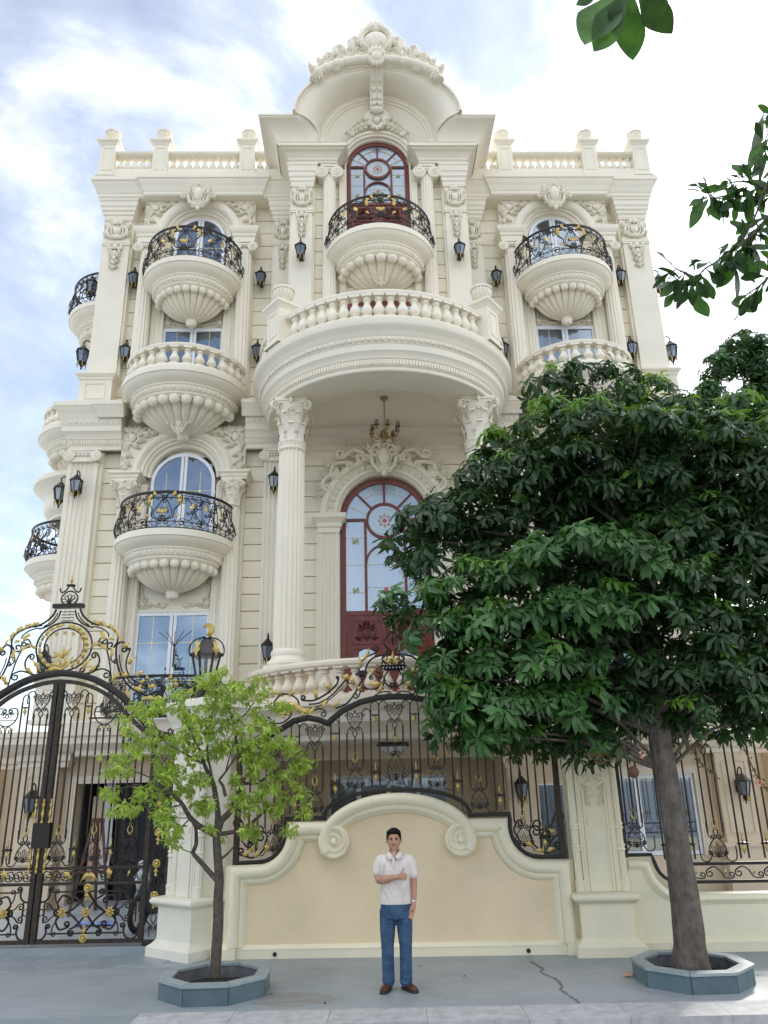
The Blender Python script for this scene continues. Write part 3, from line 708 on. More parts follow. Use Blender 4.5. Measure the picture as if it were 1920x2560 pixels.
def bay(bx):
    # lower order
    R = 1.12; zc = 8.95; P = [(-1.42, zc), (-1.42, 10.16), (1.42, 10.16), (1.42, zc), (R-0.03, zc)]+[((R-0.03)*cos(a), zc+(R-0.03)*sin(a)) for a in [pi*i/24 for i in range(1, 24)]]+[(-R+0.03, zc)]
    m = M(); m.prism(P, 16.32, 16.62)
    m.arch(0, zc, [(1.13, 16.33), (1.13, 16.26), (1.10, 16.24), (1.04, 16.235), (0.98, 16.27), (0.96, 16.31), (0.90, 16.32), (0.895, 16.37), (0.84, 16.385), (0.82, 16.45), (0.76, 16.47), (0.73, 16.53), (0.73, 16.62)])
    m.box(-1.42, -0.78, 16.40, 16.62, 3.5, 8.75); m.box(0.78, 1.42, 16.40, 16.62, 3.5, 8.75)
    m.box(-0.8, 0.8, 16.50, 16.62, 5.86, 7.2)
    f = hp('window_bay', m, STONE, x=bx)
    for s in (-1, 1):
        q = M(); flute_col(q, (s*1.19, 16.27), 3.75, 8.13, 0.195, 0.175, 14, 0.13); q.lathe([(0.26, 3.5), (0.26, 3.6), (0.24, 3.66), (0.20, 3.72), (0.21, 3.78)], (s*1.19, 16.27, 0), 18)
        hsub('column', q, STONE, f); hsub('capital', CAPC, None, f, (s*1.19, 16.27, 8.15))
        q = M(); q.sweep([(s*1.22-0.28, 16.62), (s*1.22-0.28, 16.1), (s*1.22+0.28, 16.1), (s*1.22+0.28, 16.62)], [(-0.04, 8.755), (0, 8.755), (0, 8.80), (0.03, 8.82), (0.03, 8.87), (0.08, 8.91), (0.08, 8.955), (-0.25, 8.957)])
        hsub('impost', q, STONE, f)
        q = M(); flute_pil(q, (s*0.94)-0.14, (s*0.94)+0.14, 16.36, 3.5, 8.75, 3, 0.022, 0.1); hsub('jamb_pilaster', q, STONE, f)
        q = M(); t = SPAN; q.v = [(-s*x, y, z) for x, y, z in t.v]; q.f = list(t.f); hsub('spandrel_ornament', q, CARVE, f, (s*1.40, 16.32, 10.12), smooth=60).scale = (0.92, 1, 1.1)
        q = M(); t = CORN; q.v = [(-s*x, y, z) for x, y, z in t.v]; q.f = list(t.f); hsub('corner_ornament', q, CARVE, f, (s*0.79, 16.5, 5.90), smooth=60)
    q = M(); q.sweep([(-0.86, 16.62), (-0.86, 16.46), (0.86, 16.46), (0.86, 16.62)], [(0, 5.80), (0.03, 5.81), (0.03, 5.86), (-0.1, 5.87)]); hsub('window_head', q, STONE, f)
    window(bx, 0.73, 7.1, 8.82, 16.5, True, (7.75, 8.62)); window(bx, 0.80, 3.55, 5.82, 16.48, False, (4.35, 5.15))
    # upper order
    R = 1.08; zc = 15.62; P = [(-1.42, zc), (-1.42, 16.66), (1.42, 16.66), (1.42, zc), (R-0.03, zc)]+[((R-0.03)*cos(a), zc+(R-0.03)*sin(a)) for a in [pi*i/24 for i in range(1, 24)]]+[(-R+0.03, zc)]
    P = [(x, min(z, 16.655)) for x, z in P]
    m = M(); m.prism(P, 16.32, 16.62)
    m.arch(0, zc, [(1.08, 16.33), (1.08, 16.25), (1.05, 16.23), (0.98, 16.22), (0.90, 16.26), (0.86, 16.31), (0.85, 16.36), (0.80, 16.37), (0.795, 16.42), (0.73, 16.44), (0.71, 16.50), (0.66, 16.51), (0.65, 16.62)])
    m.box(-1.42, -0.72, 16.40, 16.62, 10.68, 15.42); m.box(0.72, 1.42, 16.40, 16.62, 10.68, 15.42); m.box(-0.74, 0.74, 16.48, 16.62, 12.93, 13.9)
    f = hp('window_bay', m, STONE, x=bx)
    for s in (-1, 1):
        q = M(); flute_col(q, (s*1.22, 16.24), 10.9, 14.92, 0.19, 0.17, 14, 0.13); q.lathe([(0.25, 10.66), (0.25, 10.76), (0.23, 10.82), (0.19, 10.88), (0.2, 10.92)], (s*1.22, 16.24, 0), 18)
        hsub('column', q, STONE, f); hsub('capital', CAPI, None, f, (s*1.22, 16.34, 14.90))
        q = M(); q.sweep([(s*1.2-0.27, 16.62), (s*1.2-0.27, 16.1), (s*1.2+0.27, 16.1), (s*1.2+0.27, 16.62)], [(-0.04, 15.23), (0, 15.23), (0, 15.35), (0.03, 15.37), (0.03, 15.44), (0.06, 15.47), (0.10, 15.55), (0.10, 15.62), (-0.25, 15.622)])
        hsub('impost', q, STONE, f)
        q = M(); flute_pil(q, (s*0.88)-0.15, (s*0.88)+0.15, 16.36, 10.68, 15.3, 3, 0.022, 0.1); hsub('jamb_pilaster', q, STONE, f)
        q = M(); t = SPAN; q.v = [(-s*x, y, z) for x, y, z in t.v]; q.f = list(t.f); hsub('spandrel_ornament', q, CARVE, f, (s*1.40, 16.32, 16.63), smooth=60)
        q = M(); t = CORN; q.v = [(-s*x, y, z) for x, y, z in t.v]; q.f = list(t.f); hsub('corner_ornament', q, CARVE, f, (s*0.73, 16.48, 12.96), smooth=60)
    hsub('cartouche', CART, None, f, (0, 16.1, 16.62)).scale = (0.98, 1.2, 1.02)
    window(bx, 0.65, 13.9, 15.6, 16.5, True, (14.4, 15.3), False); window(bx, 0.75, 10.7, 12.9, 16.48, False, (11.6, 12.3))
    balcony(bx, 16.25, 7.25, 1.28, 'iron', 0.80, bead_n=13)
    balcony(bx, 16.25, 10.95, 1.46, 15, 0.60, bead_n=13, boss=(0.62, 0.8, 0.72))
    balcony(bx, 16.25, 13.98, 1.22, 'iron', 0.86, bead_n=13)
for bx in (-4.6, 4.6): bay(bx)
# ---------------------------------------------------------------- centre block, top storey
WARM = mat('warm_cream_stone', (0.775, 0.69, 0.555), 0.5, var=0.05, vscale=2, bump=0.1, streak=0.08)
PIER_C = [(0, 16.14), (0.03, 16.16), (0.03, 16.24), (0.055, 16.27), (0.055, 16.36), (0.085, 16.39), (0.085, 16.5), (0.11, 16.53), (0.11, 16.68), (0.13, 16.70), (0.13, 16.765), (-0.1, 16.765)]
BLK_C = [(-0.1, 16.77), (0, 16.77), (0, 16.82), (0.03, 16.84), (0.03, 16.90), (0.055, 16.92), (0.09, 16.98), (0.15, 17.02), (0.19, 17.035), (0.19, 17.06), (0.26, 17.075), (0.26, 17.15), (0.28, 17.17), (-0.5, 17.172)]
for s in (-1, 1):
    def path(P): return [(x, y) for x, y in P] if s < 0 else [(-x, y) for x, y in P[::-1]]
    pil_upper(s*1.87, 0.5, 15.22, 10.85, 15.42, 16.15)
    hp('pier_corbel', M().sweep(path([(-2.12, 16.5), (-2.12, 15.22), (-1.62, 15.22), (-1.62, 15.5)]), PIER_C), STONE)
    hp('entablature', M().sweep(path([(-2.2, 16.6), (-2.2, 15.12), (-1.02, 15.12), (-1.02, 15.6)]), BLK_C), STONE)
    m = M(); flute_col(m, (s*1.21, 15.29), 11.2, 16.34, 0.165, 0.15, 14, 0.13); m.lathe([(0.23, 10.85), (0.23, 10.98), (0.2, 11.1), (0.18, 11.2)], (s*1.21, 15.29, 0), 16)
    c = hp('column', m, STONE); hsub('capital', cap_ionic(0.38, 0.42, 0.22), CARVE, c, (s*1.21, 15.37, 16.34))
    m = M(); flute_pil(m, s*0.9-0.07, s*0.9+0.07, 15.34, 10.85, 16.77, 2, 0.015, 0.2); hp('jamb_pilaster', m, STONE)
    # flared eave
    m = M(); E = [(0, 17.175), (0.005, 17.24), (0.03, 17.33), (0.09, 17.44), (0.19, 17.54), (0.32, 17.61), (0.38, 17.63), (0.38, 17.66), (0.41, 17.67), (0.41, 17.72), (0.3, 17.73)]
    def ev(u, v):
        i = v*(len(E)-1); k_ = min(int(i), len(E)-2); t = i-k_; o = E[k_][0]*(1-t)+E[k_+1][0]*t; z = E[k_][1]*(1-t)+E[k_+1][1]*t
        xi = -1.60-0.42*min(1, (z-17.17)/0.5)**1.3; xo = -2.495
        return (s*-(xo+(xi-xo)*u), 14.93-o, z)
    m.grid(ev, 6, 20)
    m.sweep(path([(-2.5, 18.5), (-2.5, 14.93), (-2.495, 14.93)]), E, caps=False)
    # web between eave and arch
    def wb(u, v):
        z = 17.175+0.53*v; i = v*(len(E)-3); k_ = min(int(i), len(E)-3); o = None
        for a, b in zip(E, E[1:]):
            if a[1] <= z <= b[1] and b[1] > a[1]: o = a[0]+(b[0]-a[0])*(z-a[1])/(b[1]-a[1]); break
        o = o if o is not None else 0.41
        xa = 1.60+0.42*min(1, (z-17.17)/0.5)**1.3; ya = 14.93-o; xb, yb = 1.44, 15.2
        cu = sin(u*pi/2)
        return (s*(xa+(xb-xa)*cu), ya+(yb-ya)*(1-cos(u*pi/2)), z)
    m.grid(wb, 8, 10)
    hp('flared_eave', m, STONE)
m = M(); m.box(-2.85, -2.02, 14.60, 19.0, 17.62, 17.70); m.box(2.02, 2.85, 14.60, 19.0, 17.62, 17.70); m.box(-2.02, 2.02, 15.8, 19.0, 17.62, 17.70); m.box(-2.45, 2.45, 15.64, 18.5, 17.16, 17.6); hp('roof_slab', m, STONE)
# great arched hood
def lip(a, k_=0.0): return ((2.0+k_)*cos(a), 17.7+(1.45+k_)*sin(a))
m = M()
HOOD = [(0.0, 14.40), (0.0, 14.47), (-0.03, 14.47), (-0.05, 14.50)]
def hood(u, v):
    a = pi*u; cu = v*pi/2; t = sin(cu); y = 14.50+0.70*(1-cos(cu))
    xo, zo = lip(a, -0.05); xi, zi = 1.46*cos(a), 17.56+1.44*sin(a)
    return (xo+(xi-xo)*t, y, zo+(zi-zo)*t)
m.grid(hood, 48, 12)
def band(pr, ax, az, zc, n=48):
    def fn(u, v):
        i = v*(len(pr)-1); k_ = min(int(round(i)), len(pr)-1); o, y = pr[k_]; a = pi*u
        return ((ax+o)*cos(a), y, zc+(az+o)*sin(a))
    m.grid(fn, n, len(pr)-1)
band([(-0.05, 14.50), (-0.03, 14.46), (0.0, 14.46), (0.0, 14.38), (0.05, 14.38), (0.07, 14.42), (0.07, 17.8)], 2.0, 1.45, 17.7)
band([(0.02, 15.2), (0.02, 15.14), (-0.04, 15.12), (-0.06, 15.16), (-0.10, 15.17), (-0.12, 15.22), (-0.16, 15.23), (-0.17, 15.30)], 1.46, 1.44, 17.56)
hp('arched_hood', m, STONE)
m = M()
for s in (-1, 1): m.sweep([(s*1.46+0.02*s, 15.2)] and ([(-1.48, 15.30), (-1.48, 15.14), (-1.30, 15.14), (-1.30, 15.3)] if s < 0 else [(1.30, 15.30), (1.30, 15.14), (1.48, 15.14), (1.48, 15.3)]), [(0, 17.17), (0, 17.56)])
# concave tympanum
def tym(u, v):
    a = pi*u; R0 = 1.30*(1-v)+0.90*v; rz_ = 1.27*(1-v)+0.92*v
    return (R0*cos(a), 15.27+0.16*sin(pi/2*v), (17.56*(1-v)+17.12*v)+rz_*sin(a))
m.grid(tym, 36, 8)
m.box(-1.32, -0.92, 15.28, 15.46, 17.12, 17.6); m.box(0.92, 1.32, 15.28, 15.46, 17.12, 17.6)
hp('tympanum', m, STONE)
m = M(); m.arch(0, 17.03, [(0.97, 15.46), (0.97, 15.30), (0.93, 15.27), (0.88, 15.28), (0.86, 15.33), (0.82, 15.34), (0.81, 15.42), (0.78, 15.44), (0.78, 15.58)])
for s in (-1, 1): m.box(min(s*0.79, s*0.83), max(s*0.79, s*0.83), 15.40, 15.58, 10.85, 17.03); m.box(min(s*0.98, s*1.02), max(s*0.98, s*1.02), 15.3, 15.5, 16.77, 17.2)
hp('door_arch', m, STONE)
t = M(); 
def half(q):
    vol(q, [(0.12, 0.12), (0.30, 0.12), (0.50, 0.02), (0.68, -0.10)], 0.045, 0.06, 1, 0.08, -1, y=-0.04)
    for i in range(6): acan(q, (0.2+0.1*i, 0.13-0.05*i), 0.9-0.25*i, 0.24-0.02*i, 0.12, 0.05, -0.05, -1)
    for i in range(4): acan(q, (0.25+0.12*i, 0.05-0.07*i), -0.6-0.1*i, 0.14, 0.10, 0.04, -0.04)
    vol(q, [(0.04, 0.10), (0.12, 0.06)], 0.04, 0, 1, 0.07, 1, y=-0.09)
mirror(t, half); fan(t, (0, 0.16), 0.46, 9, 0.12*pi, 0.88*pi, 0.08, -0.09); fan(t, (0, 0.1), 0.2, 5, 1.1*pi, 1.9*pi, 0.06, -0.08)
o = hp('shell_ornament', t, CARVE, smooth=60); o.location = (0, 15.26-16.6, 17.98)
# keystone bracket under the hood
m = M()
B = [(15.14, 18.42), (15.06, 18.36), (14.98, 18.44), (14.97, 18.62), (14.86, 18.80), (14.70, 18.92), (14.52, 19.02), (14.44, 19.14)]
for s in (-1, 1):
    n = len(B); vs = [(s*0.17, y, z) for y, z in B]+[(s*0.17, y+0.25, z+0.12) for y, z in B]
    m.add(vs, [(i, i+1, n+i+1, n+i) for i in range(n-1)])
m.grid(lambda u, v: (lambda y, z: ((u-0.5)*0.34, y-0.012*abs(sin(u*3*pi)), z))(*[B[min(int(v*7), 6)][k_]*(1-(v*7-min(int(v*7), 6)))+B[min(int(v*7), 6)+1][k_]*(v*7-min(int(v*7), 6)) for k_ in (0, 1)]), 12, 14)
m.ell((0, 15.02, 18.38), 0.17, 0.1, 0.09, 10, 6)
kb = hp('keystone_bracket', m, STONE)
m = M()
for i in range(5):
    k_ = 1+i; y, z = B[k_]
    for s in (-1, 1): m.ell((s*0.07, y-0.05, z+0.06), 0.07, 0.05, 0.08, 7, 5, ry(s*0.6))
hsub('bracket_leaves', m, CARVE, kb, smooth=60)
# crest on top of the hood
t = M()
def half(q):
    # garland over the lip
    for i in range(11):
        a = pi/2-0.12-i*0.068; x, z = lip(a, 0.02); q.ell((x, -0.10+0.01*(i % 2), z+0.10), 0.11, 0.13, 0.17, 7, 5, ry(a))
        acan(q, (x, z+0.08), a+(0.5 if i % 2 else -0.2), 0.36, 0.24, 0.09, -0.10)
        if i % 2: vol(q, [(x-0.05, z+0.16), (x+0.04, z+0.24), (x+0.12, z+0.18)], 0.05, 0.05, 1, 0.06, -1, y=-0.12)
    vol(q, [(0.30, 19.42), (0.52, 19.50), (0.60, 19.72), (0.62, 19.84)], 0.095, 0.08, -1, 0.11, 1, y=-0.07)
    q.ell((0.64, -0.06, 19.86), 0.10, 0.10, 0.13, 8, 6); acan(q, (0.62, 19.66), 1.2, 0.26, 0.16, 0.07, -0.04)
    vol(q, [(0.62, 19.36), (0.80, 19.32), (0.95, 19.40), (1.02, 19.52)], 0.095, 0.08, 1, 0.12, 1, y=-0.07)
    q.ell((1.0, -0.06, 19.52), 0.11, 0.09, 0.10, 8, 6)
    vol(q, [(1.02, 19.10), (1.16, 19.16), (1.24, 19.30)], 0.095, 0.07, 1, 0.10, 1, y=-0.06)
    q.ell((1.26, -0.06, 19.34), 0.11, 0.1, 0.12, 8, 6)
    for p, a, l in [((1.14, 19.10), 0.9, 0.26), ((1.26, 19.08), 0.3, 0.2), ((1.28, 18.98), -0.9, 0.28), ((1.38, 18.80), -1.0, 0.24), ((1.42, 18.84), 0.0, 0.18), ((0.86, 19.22), 1.2, 0.22), ((0.74, 19.32), 1.4, 0.22), ((0.46, 19.34), 1.0, 0.28), ((0.30, 19.30), 0.6, 0.3), ((0.20, 19.26), 1.2, 0.26)]: acan(q, p, a, l*1.35, 0.23, 0.09, -0.08)
    vol(q, [(1.40, 18.74), (1.50, 18.76), (1.55, 18.70)], 0.06, 0.03, 1, 0.05, -1, y=-0.03); q.ell((1.50, -0.03, 18.80), 0.09, 0.08, 0.08)
    # frame of the boss
    vol(q, [(0.06, 20.36), (0.22, 20.28), (0.36, 20.06), (0.34, 19.80), (0.22, 19.62)], 0.09, 0.06, 1, 0.10, -1, y=-0.08)
    vol(q, [(0.10, 20.42), (0.20, 20.40)], 0.05, 0, 1, 0.06, -1, y=-0.05); acan(q, (0.28, 20.12), 0.8, 0.22, 0.14, 0.06, -0.04); acan(q, (0.38, 19.86), 0.2, 0.2, 0.13, 0.06, -0.03)
    for i in range(3): acan(q, (0.05+0.06*i, 19.46), 0.9-0.5*i, 0.3, 0.14, 0.07, -0.16)
mirror(t, half)
t.ell((0, -0.05, 19.88), 0.32, 0.20, 0.30, 18, 12); fan(t, (0, 20.26), 0.34, 7, 0.1*pi, 0.9*pi, 0.08, -0.06)
fan(t, (0, 19.30), 0.32, 7, 0.1*pi, 0.9*pi, 0.10, -0.16); t.ell((0, -0.18, 19.22), 0.16, 0.14, 0.16, 10, 6); fan(t, (0, 19.22), 0.26, 7, 1.08*pi, 1.92*pi, 0.08, -0.16)
back = [(x*0.96, z) for x, z in [lip(pi*(0.18+0.64*i/16), 0.02) for i in range(17)]]+[(-0.95, 19.35), (-0.55, 19.6), (-0.35, 20.1), (0, 20.4), (0.35, 20.1), (0.55, 19.6), (0.95, 19.35)]
t.prism(back, 0.0, 0.16)
o = hp('crest', t, CARVE, smooth=60); o.location = (0, 14.42-16.6, 0)

# ---------------------------------------------------------------- red doors
def red_door(name, y, hw, z0, ztr, zs, rc, zring, glass_top):
    f = M(); fw = 0.10*hw+0.02
    for s in (-1, 1): f.box(min(s*hw, s*(hw-fw)), max(s*hw, s*(hw-fw)), y-0.05, y+0.06, z0, zs)
    f.arch(0, zs, [(hw, y+0.06), (hw, y-0.05), (hw-fw*0.5, y-0.06), (hw-fw, y-0.04), (hw-fw, y+0.06)])
    mw = fw*0.5; xv = hw*0.44
    for s in (-1, 1):
        f.box(s*xv-mw/2, s*xv+mw/2, y-0.035, y+0.03, ztr, zs)
        f.box(min(s*xv, s*(hw-fw)), max(s*xv, s*(hw-fw)), y-0.037, y+0.028, zs-mw/2, zs+mw/2)
    f.box(-hw+fw, hw-fw, y-0.04, y+0.032, ztr-mw*1.6, ztr)
    f.arch(0, zring, [(rc+mw/2, y+0.03), (rc+mw/2, y-0.04), (rc-mw/2, y-0.04), (rc-mw/2, y+0.03), (rc+mw/2, y+0.03)], 0, 2*pi, 28)
    for a in (pi/4, pi/2, 3*pi/4):
        d = Vector((cos(a), sin(a))); f.tube([(d.x*(rc+0.01), y, zring+d.y*(rc+0.01)), (d.x*(hw-fw*0.8), y, zs+d.y*(hw-fw*0.8))], mw*0.6, 4)
    f.arch(0, glass_top-xv*0.95, [(xv, y+0.025), (xv, y-0.038), (xv-mw*0.6, y-0.038), (xv-mw*0.6, y+0.025)], 0, pi, 16)
    o = hp(name, f, WOOD)
    # panes
    R = hw-fw+0.01
    for k_ in range(4):
        a0, a1 = k_*pi/4, (k_+1)*pi/4; P = [(rc*cos(a), zring+rc*sin(a)) for a in [a0+(a1-a0)*i/5 for i in range(6)]]+[(R*cos(a), zs+R*sin(a)) for a in [a1-(a1-a0)*i/5 for i in range(6)]]
        hsub('pane', M().prism(P, y+0.0, y+0.006), GLASS_S, o, smooth=0)
    hsub('pane', M().prism([(rc*cos(2*pi*i/24), zring+rc*sin(2*pi*i/24)) for i in range(24)], y-0.006, y-0.002), GLASS_S, o, smooth=0)
    for s in (-1, 1): hsub('pane', M().prism([(s*xv, ztr), (s*R, ztr), (s*R, zs), (s*xv, zs)], y+0.001, y+0.007), GLASS_S, o, smooth=0)
    hsub('pane', M().prism([(-xv, ztr), (xv, ztr), (xv, zs), (-xv, zs)], y+0.012, y+0.018), GLASS_S, o, smooth=0)
    # leading and coloured glass
    g = M(); yy = y-0.012; lw = 0.006*hw/1.0+0.002
    for r_ in (0.78, 0.5): g.tube(xz(circ((0, zring), rc*r_, 20), yy), lw, 4, closed=True)
    for s in (-1, 1):
        xm = s*(xv+R)/2; h = zs-ztr
        for dx in (-0.33, 0.33): g.box(xm+dx*(R-xv)-lw/2, xm+dx*(R-xv)+lw/2, yy-0.002, yy+0.002, ztr+0.03, zs-0.05)
        for z in (0.2, 0.5, 0.8): g.box(min(s*xv, s*R), max(s*xv, s*R), yy-0.003, yy+0.001, ztr+h*z-lw/2, ztr+h*z+lw/2)
        g.box(s*xv*0.72-lw/2, s*xv*0.72+lw/2, yy-0.002, yy+0.002, ztr, glass_top-xv*0.4)
        for k_ in (1, 2, 3):
            a = pi/2-s*(k_*pi/4-pi/8); 
            if k_ < 3: g.tube([(cos(a)*(rc+0.04), yy, zring+sin(a)*(rc+0.04)), (cos(a)*R*0.97, yy, zs+sin(a)*R*0.97)], lw, 4)
        g.tube(xz(circ((0, zs), (R+rc)/2+0.04, 14, 0.1 if s > 0 else pi/2+0.1, pi/2-0.1 if s > 0 else pi-0.1), yy), lw, 4)
    for z in (0.35, 0.7): g.box(-xv, xv, yy-0.003, yy+0.001, ztr+(glass_top-ztr)*z, ztr+(glass_top-ztr)*z+lw)
    stuff(hsub('glass_leading', g, LEAD, o, smooth=0))
    rd = M(); gr = M(); am = M(); k_ = hw
    rd.ell((0, yy, zring), rc*0.13, 0.004, rc*0.13, 8, 4)
    zb = ztr+0.02
    for z, r_ in ((0.62, 0.075), (0.32, 0.055), (0.16, 0.04)): rd.ell((0, yy, zb+z*0.72*k_), r_*0.62*k_, 0.004, r_*k_, 8, 4)
    for s in (-1, 1):
        for z, a, l in ((0.10, 0.9, 0.30), (0.28, 0.7, 0.26), (0.5, 0.4, 0.20), (0.04, 0.4, 0.26)):
            gr.ell((s*cos(a)*l*k_*0.5, yy, zb+z*k_*0.72+sin(a)*l*k_*0.5), l*k_*0.5, 0.004, 0.03*k_, 8, 4, ry(a if s > 0 else pi-a))
        xm = s*(xv+R)/2
        for z in (0.22, 0.76):
            zc = ztr+(zs-ztr)*z
            for t_, q in ((-1, gr), (1, gr)): q.ell((xm+t_*0.05*k_, yy, zc), 0.022*k_, 0.004, 0.075*k_, 8, 4)
            am.ell((xm, yy-0.003, zc), 0.022*k_, 0.004, 0.07*k_, 8, 4, Matrix.Rotation(0.5, 3, 'Y'))
    for i in range(8): am.ell((rc*0.3*cos(i*pi/4), yy, zring+rc*0.3*sin(i*pi/4)), rc*0.09, 0.004, rc*0.09, 6, 4)
    hsub('red_glass', rd, RED_G, o); hsub('green_glass', gr, GREEN_G, o); hsub('amber_glass', am, AMBER_G, o)
    # wooden leaves below the glass
    zt = ztr-mw*1.6
    for s in (-1, 1):
        l = M(); a, b = 0.01, hw-fw; x0, x1 = (a, b) if s > 0 else (-b, -a)
        l.box(x0, x1, y-0.02, y+0.04, z0, zt)
        for z0_, z1_ in ((zt-0.62*k_, zt-0.12*k_), (zt-1.2*k_, zt-0.72*k_), (z0+0.1, max(z0+0.12, zt-1.3*k_))):
            if z1_-z0_ > 0.1: l.tube([(x0+0.12*k_, y-0.025, z0_), (x1-0.12*k_, y-0.025, z0_), (x1-0.12*k_, y-0.025, z1_), (x0+0.12*k_, y-0.025, z1_)], 0.022, 4, closed=True)
        d = hsub('door_leaf', l, WOOD, o, smooth=30)
        c = M(); xc = (x0+x1)/2; zc = zt-0.37*k_
        def hf(q):
            vol(q, [(0.02, -0.06), (0.12, -0.08), (0.17, 0.04)], 0.02, 0.04, 1, 0.04, 1, y=0)
            acan(q, (0.06, 0.04), 0.6, 0.14, 0.09, 0.03, 0); acan(q, (0.02, 0.06), 1.2, 0.14, 0.09, 0.03, 0); acan(q, (0.1, -0.1), -0.2, 0.12, 0.08, 0.03, 0)
        t = M(); mirror(t, hf); t.ell((0, -0.01, -0.05), 0.09, 0.04, 0.07, 10, 6)
        for v in t.v: c.v.append((xc+v[0]*1.15*k_, y-0.03+v[1], zc+v[2]*1.25*k_))
        c.f = t.f; hsub('basket_carving', c, WOOD_D, o, smooth=60)
        g = M(); g.prism([(xc-0.17*k_, zt-1.18*k_), (xc+0.17*k_, zt-1.18*k_), (xc+0.17*k_, zt-0.80*k_), (xc+0.06*k_, zt-0.74*k_), (xc-0.06*k_, zt-0.74*k_), (xc-0.17*k_, zt-0.80*k_)], y-0.034, y-0.026); hsub('door_light', g, GLASS_S, o, smooth=0)
        g = M()
        for s2 in (-1, 1): g.tube(xz(spl([(xc, zt-1.16*k_), (xc+s2*0.07*k_, zt-1.0*k_), (xc, zt-0.84*k_)], 5), y-0.037), 0.005, 4)
        hsub('door_leading', g, LEAD, o)
    return o
red_door('entrance_door', 16.5, 1.0, 3.56, 5.77, 7.86, 0.40, 7.84, 7.27)
red_door('balcony_door', 15.56, 0.78, 14.0, 15.9, 17.03, 0.30, 16.98, 16.55)
balcony(0, 15.42, 14.13, 1.30, 'iron', 0.80, bead_n=11, boss=(0.55, 0.8, 0.5), tip=1.02)
# plain double door on to the great balcony
m = M(); m.box(-0.92, 0.92, 15.44, 15.5, 10.85, 12.95); d = hp('balcony_door', m, WOOD)
for x in (-0.55, 0.0, 0.55):
    q = M(); q.box(x-0.17, x+0.17, 15.425, 15.437, 10.95, 12.8); hsub('pane', q, GLASS_S, d, smooth=0)
    q = M(); q.box(x-0.24, x-0.17, 15.40, 15.44, 10.9, 12.9); q.box(x+0.17, x+0.24, 15.40, 15.44, 10.9, 12.9); q.box(x-0.17, x+0.17, 15.405, 15.44, 11.55, 11.62); hsub('stile', q, WOOD, d)

# ---------------------------------------------------------------- arch over the entrance
m = M(); m.arch(0, 7.92, [(1.46, YW), (1.46, 16.30), (1.40, 16.26), (1.33, 16.27), (1.31, 16.33), (1.27, 16.35), (1.17, 16.35), (1.15, 16.30), (1.08, 16.29), (1.05, 16.36), (1.02, 16.38), (1.0, 16.44), (1.0, 16.62)])
ea = hp('entrance_arch', m, STONE)
g = M()
for i in range(25):
    a = 0.06+(pi-0.12)*i/24
    for s in (-1, 1): g.ell((1.22*cos(a)+s*0.028*cos(a), 16.33, 7.92+1.22*sin(a)+s*0.028*sin(a)), 0.045, 0.035, 0.03, 6, 4, ry(a+pi/2+s*0.5))
stuff(hsub('leaf_garland', g, CARVE, ea, smooth=60))
for s in (-1, 1):
    q = M(); q.box(s*1.27-0.26, s*1.27+0.26, 16.34, 16.62, 3.55, 7.64); flute_pil(q, s*1.25-0.21, s*1.25+0.21, 16.27, 3.8, 7.5, 4, 0.025, 0.1); q.box(s*1.25-0.23, s*1.25+0.23, 16.24, 16.4, 3.55, 3.82); hsub('jamb_pilaster', q, STONE, ea)
    q = M(); q.sweep([(s*1.25-0.24, 16.62), (s*1.25-0.24, 16.24), (s*1.25+0.24, 16.24), (s*1.25+0.24, 16.62)], [(-0.1, 7.50), (0, 7.50), (0, 7.6), (0.04, 7.64), (0.04, 7.72), (0.09, 7.78), (0.14, 7.82), (0.14, 7.92), (-0.2, 7.925)]); hsub('impost', q, STONE, ea)
t = M()
def half(q):
    def pol(r, d): a = radians(d); return (r*cos(a), r*sin(a))
    vol(q, [pol(1.60, 72), pol(1.72, 66), pol(1.66, 58)], 0.052, 0.13, 1, 0.12, 1, y=-0.08, tp=0.3)
    vol(q, [pol(1.50, 58), pol(1.60, 52), pol(1.66, 46), pol(1.58, 40)], 0.048, 0.09, 1, 0.10, -1, y=-0.07, tp=0.3)
    vol(q, [pol(1.48, 42), pol(1.58, 36), pol(1.60, 29), pol(1.52, 25)], 0.045, 0.07, 1, 0.08, -1, y=-0.06, tp=0.3)
    for d, r, a in ((78, 1.62, 0.4), (70, 1.5, -0.2), (62, 1.74, 0.9), (54, 1.68, 0.7), (47, 1.5, -0.4), (44, 1.7, 0.5), (36, 1.64, 0.4), (30, 1.5, -0.9), (27, 1.58, 0.1), (22, 1.5, -1.0)): acan(q, pol(r, d), a, 0.26, 0.14, 0.06, -0.05)
for s in (1, -1):
    t = M(); half(t); t.v = [(s*x, y, z) for x, y, z in t.v]; o = hp('scroll_garland', t, CARVE, smooth=60); o.location = (0, 16.34-16.6, 7.92)
hsub('cartouche', CART, None, ea, (0, 16.2, 9.28)).scale = (1.05, 1.5, 0.98)
# wall cornice inside the portico
hp('portico_cornice', M().sweep([(-2.1, YW-0.02), (2.1, YW-0.02)], [(0, 9.60), (0.05, 9.62), (0.05, 9.72), (0.10, 9.75), (0.18, 9.86), (0.2, 9.88), (0.2, 9.98), (0.28, 10.06), (0.28, 10.2), (-0.1, 10.2)]), STONE)

